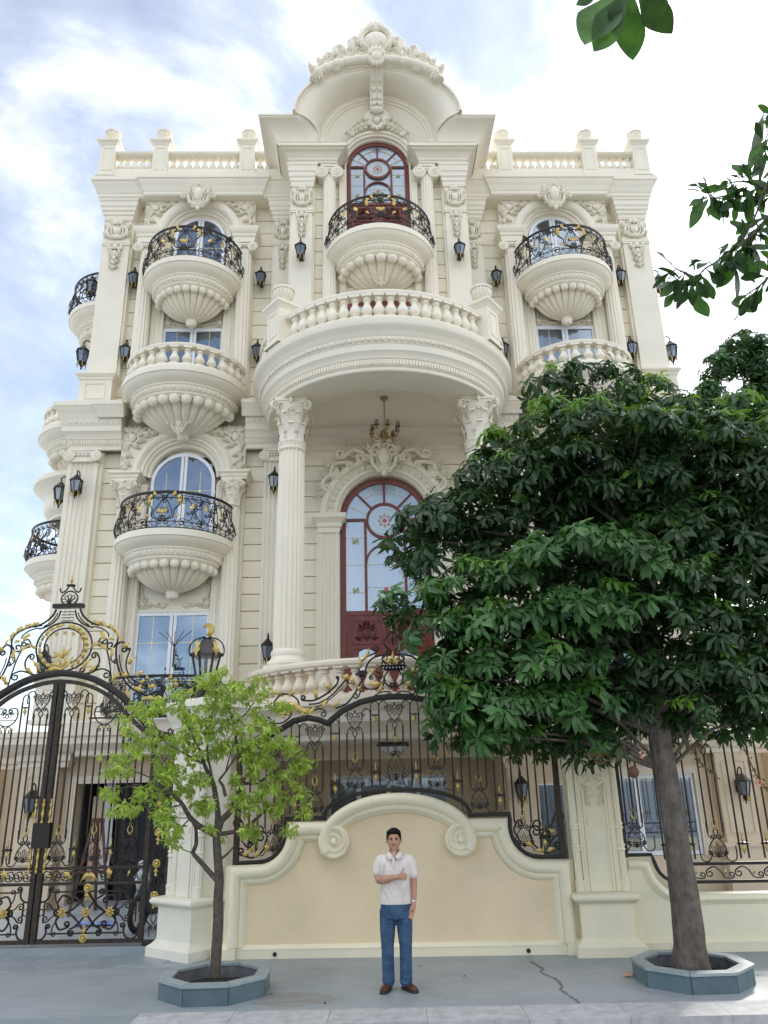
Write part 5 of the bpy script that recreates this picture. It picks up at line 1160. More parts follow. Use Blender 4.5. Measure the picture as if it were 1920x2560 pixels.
# ================================================================= pillars
def pillar(label, loc, rz, mt):
    p = thing('gate_pillar', label, 'pillar', loc, rz, 'street wall pillars')
    m = M(); m.box(-0.36, 0.36, -0.30, 0.36, 0.15, 0.66); ob('die', m, mt, p, 0)
    sq = lambda h, d=0.0: [(-h, h+0.06-d), (-h, -h+0.06+d), (h, -h+0.06+d), (h, h+0.06-d)]
    m = M(); m.sweep([(-0.36, 0.36), (-0.36, -0.30), (0.36, -0.30), (0.36, 0.36)], [(0.10, 0.0), (0.10, 0.12), (0.08, 0.14), (0.05, 0.16), (0.015, 0.20), (0.0, 0.215)], closed=True); ob('base', m, mt, p, 40)
    m = M(); m.sweep([(-0.36, 0.36), (-0.36, -0.30), (0.36, -0.30), (0.36, 0.36)], [(0, 0.625), (0.03, 0.63), (0.04, 0.65), (0.07, 0.665), (0.09, 0.69), (0.095, 0.71), (0.085, 0.735), (0.06, 0.755), (0.03, 0.762), (-0.3, 0.764)], closed=True); ob('torus', m, mt, p, 50)
    m = M(); m.box(-0.25, 0.25, -0.19, 0.30, 0.765, 2.98); m.box(-0.34, 0.34, -0.10, 0.33, 0.765, 2.98); ob('shaft', m, mt, p, 0)
    for s in (-1, 1):
        m = M(); c = (s*0.305, -0.15, 0); m.lathe([(0.065, 0.765), (0.065, 0.86), (0.07, 0.875), (0.07, 0.90), (0.06, 0.91)], c, 12)
        flute_col(m, c[:2], 0.90, 1.28, 0.055, 0.055, 9, 0.16, 2); flute_col(m, c[:2], 1.36, 1.56, 0.055, 0.055, 9, 0.16, 2); flute_col(m, c[:2], 1.64, 2.45, 0.056, 0.052, 9, 0.16, 3)
        for z in (1.27, 1.55): m.lathe([(0.055, z), (0.07, z+0.012), (0.07, z+0.03), (0.06, z+0.04), (0.06, z+0.06), (0.07, z+0.07), (0.07, z+0.09), (0.055, z+0.1)], c, 12)
        m.lathe([(0.055, 2.43), (0.07, 2.45), (0.07, 2.5), (0.06, 2.52), (0.06, 2.92), (0.08, 2.96), (0.08, 2.98)], c, 12); ob('colonnette', m, mt, p, 35)
    m = M()
    for x in (0.155, 0.2):
        for s in (-1, 1): m.box(s*x-0.015, s*x+0.015, -0.215+0.01*(x > 0.18), -0.18, 0.767, 2.1)
    m.box(-0.13, -0.08, -0.222, -0.18, 1.62, 1.70); m.box(0.08, 0.13, -0.222, -0.18, 1.62, 1.70)
    ob('panel_moulding', m, mt, p, 0)
    q = M()
    def hf(t):
        vol(t, [(0.02, 2.20), (0.06, 2.27), (0.11, 2.25)], 0.022, 0, 1, 0.045, -1, y=-0.2)
        acan(t, (0.05, 1.95), 0.7, 0.16, 0.10, 0.03, -0.195); acan(t, (0.07, 2.08), 0.4, 0.13, 0.08, 0.03, -0.195); acan(t, (0.04, 1.9), 0.0, 0.13, 0.09, 0.03, -0.195)
    mirror(q, hf); q.box(-0.10, 0.10, -0.205, -0.19, 1.92, 2.08); q.ell((0, -0.205, 2.0), 0.03, 0.025, 0.03); q.box(-0.2, -0.13, -0.215, -0.18, 2.18, 2.28); q.box(0.13, 0.2, -0.215, -0.18, 2.18, 2.28)
    q.add([(-0.1, -0.19, 2.36), (0.1, -0.19, 2.36), (0, -0.23, 2.42), (-0.1, -0.19, 2.62), (0.1, -0.19, 2.62), (0, -0.23, 2.56)], [(0, 1, 2), (3, 5, 4), (0, 2, 5, 3), (1, 4, 5, 2)])
    ob('carved_mask', q, mt, p, 50)
    m = M(); m.sweep([(-0.34, 0.34), (-0.34, -0.2), (0.34, -0.2), (0.34, 0.34)], [(0, 2.97), (0.02, 2.98), (0.02, 3.08), (0.05, 3.10), (0.06, 3.2), (0.10, 3.24), (0.12, 3.32), (0.16, 3.38), (0.19, 3.40), (0.19, 3.48), (-0.4, 3.49)], closed=True); m.box(-0.30, 0.30, -0.16, 0.30, 3.485, 3.55); ob('pillar_cap', m, mt, p, 40)
    return p
pillar('white pillar carrying the big lantern, at the right of the iron gate', (-3.05, 12.42, 0), radians(-38), PILLAR)
pillar('cream pillar between the curved pediment wall and the low wall', floc(2.86, 0.06), AF, FENCE_CREAM)

# ================================================================= wrought iron
def petals(m, c, R, n, a0, a1, r=0.007, w=0.28):
    for i in range(n):
        a = a0+(a1-a0)*i/(n-1); P = [(c[0]+R*k_*cos(a+d), c[1]+R*k_*sin(a+d)) for k_, d in ((0.25, 0), (0.65, w), (0.8, w*0.8), (1.0, 0), (0.8, -w*0.8), (0.65, -w))]
        m.tube(xz(P), r, 4, closed=True)
def heart_top(w=0.115):
    # heart with a flower, sits above a trio of bars; origin at its foot, height about 0.42
    m = M()
    for s in (-1, 1):
        f = lambda P: [(s*a, b) for a, b in P]
        m.tube(xz(spl(f([(0, -0.12), (0.035, -0.06), (0.0, 0.0), (-0.0, 0.01)]), 5)), 0.010, 4)
        m.tube(xz(scr(f([(0, 0.0), (w*0.6, 0.07), (w, 0.16), (w*0.8, 0.24), (w*0.45, 0.235)]), 0, 1, 0.035, s)), 0.010, 4)
        m.tube(xz(scr(f([(w*1.05, -0.14), (w*0.95, -0.02), (w*0.75, 0.02)]), 0, 1, 0.03, s)), 0.010, 4)
        m.tube(xz(scr(f([(w*0.9, 0.23), (w*1.35, 0.30), (w*2.0, 0.26), (w*2.05, 0.1)]), 0.03, s, 0, 1)), 0.011, 4)
    m.tube(xz(circ((0, 0.21), 0.032, 10)), 0.009, 4, closed=True); petals(m, (0, 0.20), 0.13, 5, pi*1.15, pi*1.85, 0.007, 0.17); m.ell((0, 0, 0.26), 0.016, 0.012, 0.022, 6, 4)
    return m
def palm_low(w=0.115, k_=1.0):
    m = M(); w = w*k_
    for s in (-1, 1):
        f = lambda P: [(s*a, b*k_) for a, b in P]
        m.tube(xz(spl(f([(0, 0.46), (0.032/k_, 0.40), (0.0, 0.33)]), 5)), 0.010, 4)
        m.tube(xz(scr(f([(0, 0.33), (w/k_*0.55, 0.28), (w/k_, 0.19), (w/k_*0.85, 0.10), (w/k_*0.4, 0.08)]), 0, 1, 0.035*k_, -s)), 0.010, 4)
        m.tube(xz(scr(f([(w/k_*1.05, 0.52), (w/k_*0.95, 0.36), (w/k_*0.65, 0.32)]), 0, 1, 0.028*k_, -s)), 0.010, 4)
        m.tube(xz(scr(f([(w/k_*0.75, 0.10), (w/k_*1.3, 0.02), (w/k_*2.1, 0.05), (w/k_*2.2, 0.22)]), 0.03*k_, -s, 0, 1)), 0.010, 4)
    petals(m, (0, 0.10*k_), 0.15*k_, 5, pi*0.1, pi*0.9, 0.007, 0.19); m.ell((0, 0, 0.10*k_), 0.03, 0.014, 0.04, 8, 5)
    return m
HEART = heart_top().mesh('flower_heart', IRON, 60); PALM = palm_low().mesh('palmette', IRON, 60); PALMB = palm_low(0.115, 1.5).mesh('palmette', IRON, 60)
def flame(): # gilt flame pair at the end of a bar
    m = M()
    for s in (-1, 1): m.tube(xz(spl([(0, -0.02), (s*0.035, 0.03), (s*0.03, 0.08), (s*0.008, 0.11), (s*0.02, 0.15)], 4)), 0.011, 5, taper=lambda t: 1-0.75*t)
    return m
def gilt_up():
    m = M(); m.lathe([(0.0, 0.0), (0.03, 0.03), (0.026, 0.07), (0.012, 0.10), (0.02, 0.13), (0.0, 0.2)], n=8); return m
def gilt_down():
    m = M(); m.lathe([(0.018, 0.0), (0.022, -0.03), (0.04, -0.07), (0.018, -0.11), (0.012, -0.13), (0.0, -0.16)], n=6); m.v = [(x*0.9, y*0.5, z*0.8) for x, y, z in m.v]; return m
_gu = gilt_up(); _gu.v = [(x*0.6, y*0.6, z*0.72) for x, y, z in _gu.v]
FLAME = flame().mesh('gilt_flame', GOLD, 60); GUP = _gu.mesh('gilt_finial', GOLD, 50); GDN = gilt_down().mesh('gilt_drop', GOLD, 50)
CUP = M().lathe([(0.085, 0.0), (0.085, 0.022), (0.06, 0.03), (0.02, 0.035)], n=10); CUP.v = [(x, y*0.5, z) for x, y, z in CUP.v]; CUPM = CUP.mesh('collar', IRON, 40)
_bars = {}
def bar(par, u, z0, z1, r=0.0105):
    k_ = round(z1-z0, 2)
    if k_ not in _bars: _bars[k_] = M().lathe([(r*1.3, 0), (r*1.3, z1-z0)], n=6, a0=pi/6, a1=pi/6+2*pi).mesh('bar', IRON_W, 30)
    ob('bar', _bars[k_], None, par, 0, (u, 0, z0))
def gl(m, p, a, L_, W, y=-0.02, bend=0.5, lob=15):
    # gilt acanthus blade
    def fn(u, v):
        w = (u-0.5)*W*0.72*max(0.05, sin(pi*(0.10+0.9*v)**0.85))*(1+0.34*sin(v*lob)); t = v*L_; b = a+bend*v
        return (p[0]+cos(b)*t-sin(b)*w, y-0.025*sin(pi*v)+0.05*abs(u-0.5)*W/0.1*0.4, p[1]+sin(b)*t+cos(b)*w)
    m.grid(fn, 4, 8)
def gleaf(par, p, a, L_, W, y=-0.02, bend=0.5, lob=15):
    m = M(); gl(m, (0, 0), a, L_, W, y, bend, lob); return ob('gilt_leaf', m, GOLD, par, 60, (p[0], 0, p[1]))
def iron(par, P, r=0.013, k_=5, name='scroll', y=0.0): return ob(name, M().tube(xz(P, y), r, k_), IRON, par, 60)
def mir(P): return [(-p[0], p[1]) for p in P]
def interp(P, u):
    for (a, b), (c, d) in zip(P, P[1:]):
        if min(a, c) <= u <= max(a, c) and a != c: return b+(d-b)*(u-a)/(c-a)
    return P[-1][1]
def bar_rows(par, zb, zt, ulist_trio, ulist_pair, sp, big=(), top=True, gilt=True):
    for u in ulist_trio:
        b = zb(u); tp = zt(u); kb = 1.5 if u in big else 1.0
        ob('palmette', PALMB if u in big else PALM, None, par, 0, (u, 0, b+0.01))
        ob('gilt_flame', FLAME, None, par, 0, (u, -0.005, b+0.46*kb))
        if top: ob('flower_heart', HEART, None, par, 0, (u, 0, tp-0.36))
        bar(par, u, b+0.5*kb, tp-(0.48 if top else 0)); 
        for s in (-1, 1): bar(par, u+s*sp, b+(0.40*kb), tp-(0.42 if top else 0))
    for u in ulist_pair:
        b = zb(u); tp = zt(u)
        for s in (-1, 1): bar(par, u+s*sp*0.52, b+0.06, tp-(0.16 if top else 0))
        ob('collar', CUPM, None, par, 0, (u, 0, b+0.24)); ob('gilt_finial', GUP, None, par, 0, (u, -0.0, b+0.27)); ob('gilt_drop', GDN, None, par, 0, (u, 0, b+0.24))
        if top:
            iron(par, scr([(u-sp*0.52, tp-0.18), (u-sp*0.45, tp-0.08), (u, tp-0.04), (u+sp*0.45, tp-0.08), (u+sp*0.52, tp-0.18)], 0, 1, 0, 1), 0.011, 4)
            ob('gilt_drop', GDN, None, par, 0, (u, 0, tp-0.25)); ob('collar', CUPM, None, par, 0, (u, 0, tp-0.25)).scale = (0.8, 0.8, 0.6)
# ---- centre fence panel
fp = thing('iron_fence', 'black and gilt wrought iron fence panel with crown crest above the pediment wall', 'fence', floc(U0, 0.06), AF)
TOP = [(0, 3.48), (0.23, 3.47), (0.52, 3.41), (0.79, 3.29), (1.02, 3.11), (1.13, 3.16), (1.32, 3.20), (1.53, 3.16), (1.74, 3.04), (2.0, 2.90), (2.32, 2.76)]
BOT = [(1.02*i/10, 1.77+0.37*sqrt(max(0, 1-(i/10*0.98)**2))**0.9 if i < 10 else 1.79) for i in range(11)]
BOT = [(1.06*sin(pi/2*i/10), 1.50+0.645*cos(pi/2*i/10)**0.5 if False else 2.145-0.37*(i/10)**2*1.0) for i in range(11)]+[(1.62, 1.775), (1.63, 1.70)]+[(2.02-0.40*cos(a), 1.60-0.40*sin(a)) for a in [pi/2*i/6 for i in range(7)]]+[(2.34, 1.19)]
zt = lambda u: interp(TOP, abs(u)); zb = lambda u: interp(BOT, abs(u))
for nm, P, r in (('top_rail', TOP, 0.042), ('bottom_rail', BOT, 0.028)):
    full = [(-a, b) for a, b in P[::-1]]+P[1:]
    t = M()
    for i, (a, b) in enumerate(full): pass
    t2 = M(); t2.sweep(full, [(-r, -r), (r, -r), (r, r), (r*0.4, r*1.2), (-r*0.4, r*1.2), (-r, r), (-r, -r)], caps=True); t.add([(x, -z, y) for x, y, z in t2.v], t2.f); ob(nm, t, IRON, fp, 30)
for s in (-1, 1): ob('end_post', M().box(-0.04, 0.04, -0.035, 0.035, 1.16, 2.80), IRON_W, fp, 0, (s*2.345, 0, 0))
trio = [0.0, -0.605, 0.605, -1.21, 1.21, -1.815, 1.815]; pair = [-0.3, 0.3, -0.905, 0.905, -1.51, 1.51, -2.11, 2.11]
bar_rows(fp, zb, zt, trio, pair, 0.121, big=(0.0,))
for s in (-1, 1):
    f = (lambda P: P) if s < 0 else mir
    for P, r0, s0, r1, s1, r in (
        ([(-0.44, 3.83), (-0.41, 3.96), (-0.32, 4.07), (-0.16, 4.12)], 0, 1, 0.06, -1, 0.015), ([(-0.54, 3.86), (-0.51, 3.98), (-0.43, 4.08), (-0.26, 4.16)], 0.05, 1, 0.06, 1, 0.013),
        ([(-0.85, 3.78), (-0.89, 3.68), (-1.04, 3.55), (-1.23, 3.46), (-1.39, 3.46)], 0.02, 1, 0.04, -1, 0.016), ([(-0.73, 3.77), (-0.79, 3.70), (-0.94, 3.54), (-1.14, 3.42), (-1.31, 3.40)], 0.06, -1, 0, 1, 0.013),
        ([(-0.80, 3.62), (-0.97, 3.48), (-1.16, 3.37), (-1.31, 3.34)], 0, 1, 0, 1, 0.009), ([(-0.45, 3.80), (-0.53, 3.67), (-0.61, 3.53), (-0.74, 3.39), (-0.90, 3.33)], 0, 1, 0, 1, 0.014),
        ([(-1.25, 3.30), (-1.15, 3.33), (-1.07, 3.30)], 0, 1, 0.05, -1, 0.012), ([(-1.45, 3.37), (-1.49, 3.48), (-1.60, 3.55), (-1.74, 3.56), (-1.84, 3.46)], 0, 1, 0.05, 1, 0.014),
        ([(-1.58, 3.32), (-1.59, 3.23), (-1.71, 3.14), (-1.9, 3.12), (-2.1, 3.08)], 0, 1, 0.06, -1, 0.013), ([(-2.34, 2.8), (-2.3, 3.0), (-2.16, 3.14), (-1.98, 3.22)], 0, 1, 0.07, -1, 0.013),
        ([(-0.10, 4.00), (-0.06, 3.94)], 0.045, 1, 0, 1, 0.014), ([(-0.08, 3.88), (-0.14, 3.78), (-0.12, 3.68), (-0.06, 3.63)], 0, 1, 0.04, 1, 0.013),
        ([(-0.54, 3.50), (-0.48, 3.62), (-0.35, 3.60), (-0.19, 3.63), (-0.12, 3.74)], 0.05, -1, 0, 1, 0.012), ([(-0.36, 3.80), (-0.26, 3.86), (-0.17, 3.80)], 0.03, 1, 0.06, -1, 0.012),
        ([(-0.05, 4.2), (-0.12, 4.26), (-0.14, 4.33), (-0.08, 4.40), (-0.02, 4.48)], 0.05, -1, 0, 1, 0.011), ([(-0.30, 3.50), (-0.2, 3.55), (-0.08, 3.56)], 0.03, 1, 0.04, -1, 0.010)):
        c = scr(f(P), r0, s0 if s < 0 else -s0, r1, s1 if s < 0 else -s1); iron(fp, c, r)
    for p, a, L_, W in (((-0.52, 3.92), 1.2, 0.2, 0.08), ((-0.46, 4.06), 0.6, 0.2, 0.08), ((-0.66, 3.76), 2.4, 0.16, 0.12), ((-0.62, 3.66), 1.5, 0.18, 0.10), ((-0.98, 3.60), 1.9, 0.16, 0.09), ((-1.2, 3.48), 1.3, 0.16, 0.09), ((-1.02, 3.44), -2.6, 0.16, 0.1), ((-0.95, 3.36), 0.2, 0.16, 0.07), ((-0.36, 3.70), -0.5, 0.22, 0.10), ((-0.28, 3.82), 1.9, 0.14, 0.08), ((-0.26, 3.56), 0.4, 0.16, 0.07), ((-0.48, 3.58), 2.2, 0.12, 0.07), ((-1.62, 3.55), 0.2, 0.16, 0.07), ((-1.74, 3.56), 2.6, 0.18, 0.08)):
        if s > 0: a = pi-a; p = (-p[0], p[1])
        gleaf(fp, p, a, L_, W, bend=0.5 if s < 0 else -0.5)
    # big gilt acanthus on the shoulder
    a = M(); q = [(-1.80, 3.34), (-1.72, 3.26), (-1.64, 3.30), (-1.60, 3.38), (-1.5, 3.36), (-1.40, 3.30), (-1.28, 3.29), (-1.22, 3.36)]; q = f(q)
    a.tube(xz(spl(q, 5), -0.03), 0.045, 7, taper=lambda t: 0.4+0.8*sin(pi*t), flat=0.5)
    for i in range(7): gl(a, (q[i][0]*0.995, q[i][1]), 1.2+0.2*i, 0.10, 0.07, -0.03); gl(a, q[i], -1.2-0.1*i, 0.09, 0.06, -0.03)
    ob('gilt_acanthus', a, GOLD, fp, 60)
    ob('shelf', M().box(-0.085, 0.085, -0.06, 0.06, -0.014, 0.014), IRON, fp, 0, (s*0.50, 0, 3.83))
    # corner scrolls at the low ends
    for P, r0, s0, r1, s1 in (([(-2.28, 1.75), (-2.2, 1.60), (-2.05, 1.55)], 0.07, 1, 0.08, 1), ([(-2.28, 1.30), (-2.1, 1.26), (-1.95, 1.36), (-1.9, 1.5)], 0.05, -1, 0.09, 1), ([(-1.75, 1.42), (-1.68, 1.55), (-1.72, 1.66)], 0.06, 1, 0.05, 1), ([(-2.28, 1.5), (-2.18, 1.40), (-2.1, 1.44)], 0, 1, 0.06, 1)):
        c = scr(f(P), r0, s0 if s < 0 else -s0, r1, s1 if s < 0 else -s1); iron(fp, c, 0.014)
    for p, a in (((-2.24, 1.30), 0.2), ((-2.08, 1.27), 0.5), ((-1.92, 1.33), 1.0), ((-2.26, 1.48), 1.2)):
        if s > 0: a = pi-a; p = (-p[0], p[1])
        gleaf(fp, p, a, 0.15, 0.08)
m = M(); m.lathe([(0.10, 0.0), (0.17, 0.02), (0.20, 0.06), (0.22, 0.07), (0.22, 0.085), (0.1, 0.085)], n=16); m.v = [(x, y*0.45, z) for x, y, z in m.v]; ob('crown', m, IRON, fp, 40, (0, 0, 3.87))
m = M()
for i in range(-3, 4): m.ell((i*0.05, -0.082+abs(i)*0.006, 3.91), 0.013, 0.013, 0.013, 6, 4)
stuff(ob('crown_studs', m, mat('silver_stud', (0.8, 0.8, 0.82), 0.3, metal=0.8), fp))
m = M()
for a in (pi/2, pi/2+0.5, pi/2-0.5, pi/2+1.0, pi/2-1.0): gl(m, (0, 3.98), a, 0.2 if a == pi/2 else 0.15, 0.07, -0.02, 0.3 if a > pi/2 else (-0.3 if a < pi/2 else 0))
ob('gilt_fleuron', m, GOLD, fp, 60)
m = M(); petals(m, (0, 4.28), 0.11, 5, pi*0.15, pi*0.85); m.tube([(0, 0, 4.26), (0, 0, 4.50)], 0.012, 5); m.box(-0.05, 0.05, -0.03, 0.03, 4.47, 4.49); ob('finial', m, IRON, fp); m = M(); m.lathe([(0.025, 4.49), (0.015, 4.53), (0.024, 4.56), (0.0, 4.64)], n=8); ob('gilt_tip', m, GOLD, fp)
# ---- right fence panel
fr = thing('iron_fence', 'black iron fence panel with running scrolls on the low wall behind the thick trunk', 'fence', floc(3.2, 0.06), AF)
zb2 = lambda u: 1.07 if u > 0.6 else 1.22
for z in (0.84, 1.07): ob('rail', M().box(0.62 if z > 1 else 0.78, 6.6, -0.025, 0.025, z-0.02, z+0.02), IRON, fr, 0)
iron(fr, [(0.05, 1.20), (0.42, 1.20), (0.45, 1.10)]+[(0.80-0.34*cos(a), 1.10-0.27*sin(a)) for a in [pi/2*i/6 for i in range(1, 7)]], 0.032, 4, 'stepped_rail')
ob('end_post', M().box(-0.035, 0.035, -0.03, 0.03, 1.17, 3.0), IRON_W, fr, 0, (0.06, 0, 0))
ob('top_rail', M().box(0.02, 6.6, -0.035, 0.035, 2.98, 3.06), IRON, fr, 0)
t3 = [0.24+0.545*k_*2 for k_ in range(6)]; p3 = [0.24+0.545+1.09*k_ for k_ in range(6)]
bar_rows(fr, zb2, lambda u: 3.0, [0.24, 1.36, 2.44, 3.52, 4.6, 5.7], [0.66, 0.97, 1.72, 2.05, 2.8, 3.12, 3.9, 4.2, 5.0, 5.3], 0.108, big=(2.44,))
for i in range(14):
    u = 0.86+i*0.4; s = 1 if u < 2.4 else -1
    iron(fr, scr([(u-s*0.08, 1.0), (u, 1.03), (u+s*0.08, 0.98), (u+s*0.13, 0.90), (u+s*0.22, 0.88)], 0.055, 1 if s > 0 else -1, 0.045, 1 if s > 0 else -1), 0.011, 4); gleaf(fr, (u+s*0.12, 0.93), 0.8 if s > 0 else pi-0.8, 0.1, 0.04)

# ---- gate
gt = thing('iron_gate', 'tall black and gilt double iron gate with pierced oval crest in front of the courtyard', 'gate', (-3.6, 12.62, 0), AG)
GU = -1.82
def gout(u): return u
ao = [(0.0, 4.03), (0.26, 4.0), (0.55, 3.92), (0.82, 3.78), (1.03, 3.64), (1.17, 3.51), (1.38, 3.28), (1.60, 3.08), (1.95, 2.98)]
ai = [(0.0, 3.90), (0.27, 3.87), (0.57, 3.78), (0.80, 3.66), (0.99, 3.51), (1.13, 3.36), (1.40, 3.12), (1.62, 2.98)]
ov = M()
for P, r, d in ((ao, 0.05, 0.045), (ai, 0.032, 0.03)):
    full = [(GU-a, b) for a, b in spl(P, 3)[::-1]]+[(GU+a, b) for a, b in spl(P, 3)[1:]]
    t2 = M(); t2.sweep(full, [(-r, -d), (r, -d), (r, d), (r*0.5, d*1.35), (-r*0.5, d*1.35), (-r, d), (-r, -d)])
    if r > 0.04: ob('arch_beam', M().add([(x, -z, y) for x, y, z in t2.v], t2.f), IRON, gt, 30)
    else: inner = t2
arch_leaf_z = lambda u: interp(ai, abs(u-GU))
def medal_placeholder(): pass
def leaf(s):
    # one gate leaf; s=+1 is the right leaf, mirrored about the gate's middle
    X = (lambda u: u) if s > 0 else (lambda u: 2*GU-u)
    fr_ = M()
    def bx(a, b, z0, z1, d=0.03):
        a, b = X(a), X(b); fr_.box(min(a, b), max(a, b), -d, d, z0, z1)
    bx(GU+0.012, GU+0.085, 0.14, 3.86, 0.04); bx(-0.235, -0.165, 0.14, 3.0, 0.035)
    for z0, z1 in ((0.14, 0.19), (0.91, 0.95), (1.12, 1.16)): bx(GU+0.085, -0.235, z0, z1, 0.026)
    t2 = M(); t2.sweep([(X(GU+a), b) for a, b in (spl(ai, 3) if s > 0 else spl(ai, 3)[::-1])], [(-0.03, -0.03), (0.03, -0.03), (0.03, 0.03), (-0.03, 0.03), (-0.03, -0.03)]); fr_.add([(x, -z, y) for x, y, z in t2.v], t2.f)
    lf = ob('gate_leaf', fr_, IRON_W, gt, 0)
    c = -1.03
    bar_rows(lf, lambda u: 1.15, lambda u: arch_leaf_z(u)-0.06, [X(-1.57), X(-0.48)], [X(-1.31), X(-0.75)], 0.105)
    # middle trio with the big shield
    u = X(c); ob('palmette', PALMB, None, lf, 0, (u, 0, 1.15)).scale = (0.95, 1, 0.72); ob('gilt_flame', FLAME, None, lf, 0, (u, -0.005, 1.62))
    sh = M()
    for q in (-1, 1):
        sh.tube(xz(scr([(0, -0.10), (q*0.10, -0.06), (q*0.17, 0.05), (q*0.15, 0.17), (q*0.06, 0.18)], 0, 1, 0.04, q)), 0.012, 4); sh.tube(xz(scr([(0, -0.14), (q*0.05, -0.10), (q*0.1, -0.14)], 0, 1, 0.035, -q)), 0.010, 4)
        for z in (0.0, 0.1): sh.tube([(0, 0, z), (q*0.16, 0, z)], 0.008, 4)
    petals(sh, (0, 0.13), 0.11, 5, pi*1.1, pi*1.9)
    zt_ = arch_leaf_z(u); ob('shield', sh, IRON, lf, 60, (u, 0, zt_-0.36))
    for k_ in (-1, 0, 1): bar(lf, u+k_*0.105, 1.62, zt_-0.52); ob('gilt_drop', GDN, None, lf, 0, (u+k_*0.105, 0, zt_-0.48)).scale = (0.8, 1, 0.5)
    # running frieze
    for k_ in range(5):
        for q in (-1, 1):
            uu = X(c+q*(0.10+k_*0.135)); d = q*s
            iron(lf, scr([(uu-d*0.03, 1.09), (uu+d*0.03, 1.10), (uu+d*0.06, 1.05), (uu+d*0.09, 0.98), (uu+d*0.15, 0.97)], 0.045, d, 0.035, d), 0.010, 4)
            if k_ in (1, 3): gleaf(lf, (uu+d*0.06, 1.02), 0.7 if d > 0 else pi-0.7, 0.11, 0.045)
    for q in (-1, 1): gleaf(lf, (u+q*0.04, 1.0), 1.1 if q < 0 else pi-1.1, 0.2, 0.12, bend=-1.6*q*-1); gleaf(lf, (u+q*0.28, 0.99), 2.0 if q < 0 else pi-2.0, 0.18, 0.1)
    ob('gilt_finial', GUP, None, lf, 0, (u, -0.01, 0.96))
    # bottom panel
    for q in (-1, 1):
        e = X(c)+q*0.68
        for zc, sg in ((0.80, 1), (0.30, -1)):
            a0 = pi*0.5*sg
            iron(lf, scr([(e+0.11*cos(a), zc+0.11*sin(a)*1) for a in [(-pi/2)*sg*-1+sg*0+(x_-0.5)*pi*1.3*-1+(pi if sg > 0 else 0) for x_ in [i/10 for i in range(11)]]], 0.035, -1, 0.035, 1), 0.015, 5)
        for x_ in (-0.05, 0.05): ob('spindle', M().box(-0.009, 0.009, -0.01, 0.01, 0.41, 0.69), IRON, lf, 0, (e+x_, 0, 0))
        ob('ring', M().tube(xz(circ((0, 0), 0.045, 12)), 0.009, 4, closed=True), IRON, lf, 60, (e, 0, 0.55))
        uu = X(c)
        for v in (-1, 1):
            zc = 0.545
            iron(lf, scr([(uu, zc+v*0.27), (uu+q*0.14, zc+v*0.10), (uu+q*0.28, zc+v*0.0), (uu+q*0.42, zc-v*0.04)], 0, 1, 0.05, q*v), 0.016, 5)
            iron(lf, scr([(uu, zc+v*0.02), (uu+q*0.12, zc+v*0.16), (uu+q*0.22, zc+v*0.22)], 0, 1, 0.05, q*v), 0.015, 5)
            iron(lf, scr([(uu+q*0.36, zc), (uu+q*0.44, zc+v*0.10), (uu+q*0.38, zc+v*0.22), (uu+q*0.27, zc+v*0.2)], 0, 1, 0.045, q*v*-1 if False else q*v), 0.015, 5)
            iron(lf, scr([(uu+q*0.36, zc+v*0.01), (uu+q*0.47, zc+v*0.16), (uu+q*0.49, zc+v*0.27)], 0, 1, 0.035, q*v), 0.011, 4)
            iron(lf, scr([(uu+q*0.36, zc), (uu+q*0.50, zc+v*0.05), (uu+q*0.56, zc+v*0.11)], 0, 1, 0.05, -q*v), 0.012, 4)
    for z in (0.27, 0.82): ob('rail', M().box(-0.55, 0.55, -0.01, 0.01, z-0.01, z+0.01), IRON, lf, 0, (X(c), 0.004, 0))
    for du in (-0.355, 0, 0.355):
        r_ = M()
        for i in range(8): a = i*pi/4+pi/8; r_.ell((0.045*cos(a), -0.015, 0.045*sin(a)), 0.032, 0.012, 0.018, 7, 4, ry(a))
        r_.ell((0, -0.025, 0), 0.025, 0.02, 0.025); ob('gilt_rosette', r_, GOLD, lf, 60, (X(c)+du, -0.012, 0.545))
    for z, d in ((0.87, -1), (0.21, 1)): medal(lf, X(c), z, d)
    return lf
def medal(par, u, z, d=-1):
    m = M(); t = M(); t.lathe([(0.055, 0.0), (0.06, 0.012), (0.045, 0.02), (0.03, 0.012), (0.022, 0.028), (0.0, 0.032)], n=16); m.add([(x, -zz, y) for x, y, zz in t.v], t.f)
    for i, (w, h) in enumerate(((0.02, 0.08), (0.038, 0.10), (0.018, 0.13), (0.026, 0.155))): m.ell((0, -0.012, d*h), w, 0.012, 0.022, 7, 4)
    ob('gilt_medallion', m, GOLD, par, 50, (u, -0.03, z))
rl = leaf(1); ll = leaf(-1)
# lock box and gilt bolts on the meeting stile
lk = M(); lk.box(-0.13, 0.13, -0.055, 0.055, 1.42, 1.78); ob('lock_case', lk, IRON, gt, 0, (GU, 0, 0))
fin = M(); fin.lathe([(0.0, 0.40), (0.02, 0.40), (0.028, 0.36), (0.016, 0.34), (0.03, 0.31), (0.03, 0.27), (0.018, 0.25), (0.024, 0.2), (0.036, 0.14), (0.024, 0.08), (0.014, 0.05), (0.03, 0.02), (0.03, 0.0)], n=8); fme = fin.mesh('gilt_bolt', GOLD, 50)
for du in (-0.115, 0.0, 0.115):
    ob('gilt_bolt', fme, None, gt, 0, (GU+du, -0.06, 1.78)).scale = (0.8, 0.8, 0.85); o = ob('gilt_bolt', fme, None, gt, 0, (GU+du, -0.06, 1.42)); o.rotation_euler = (pi, 0, 0); o.scale = (0.8, 0.8, 0.85)
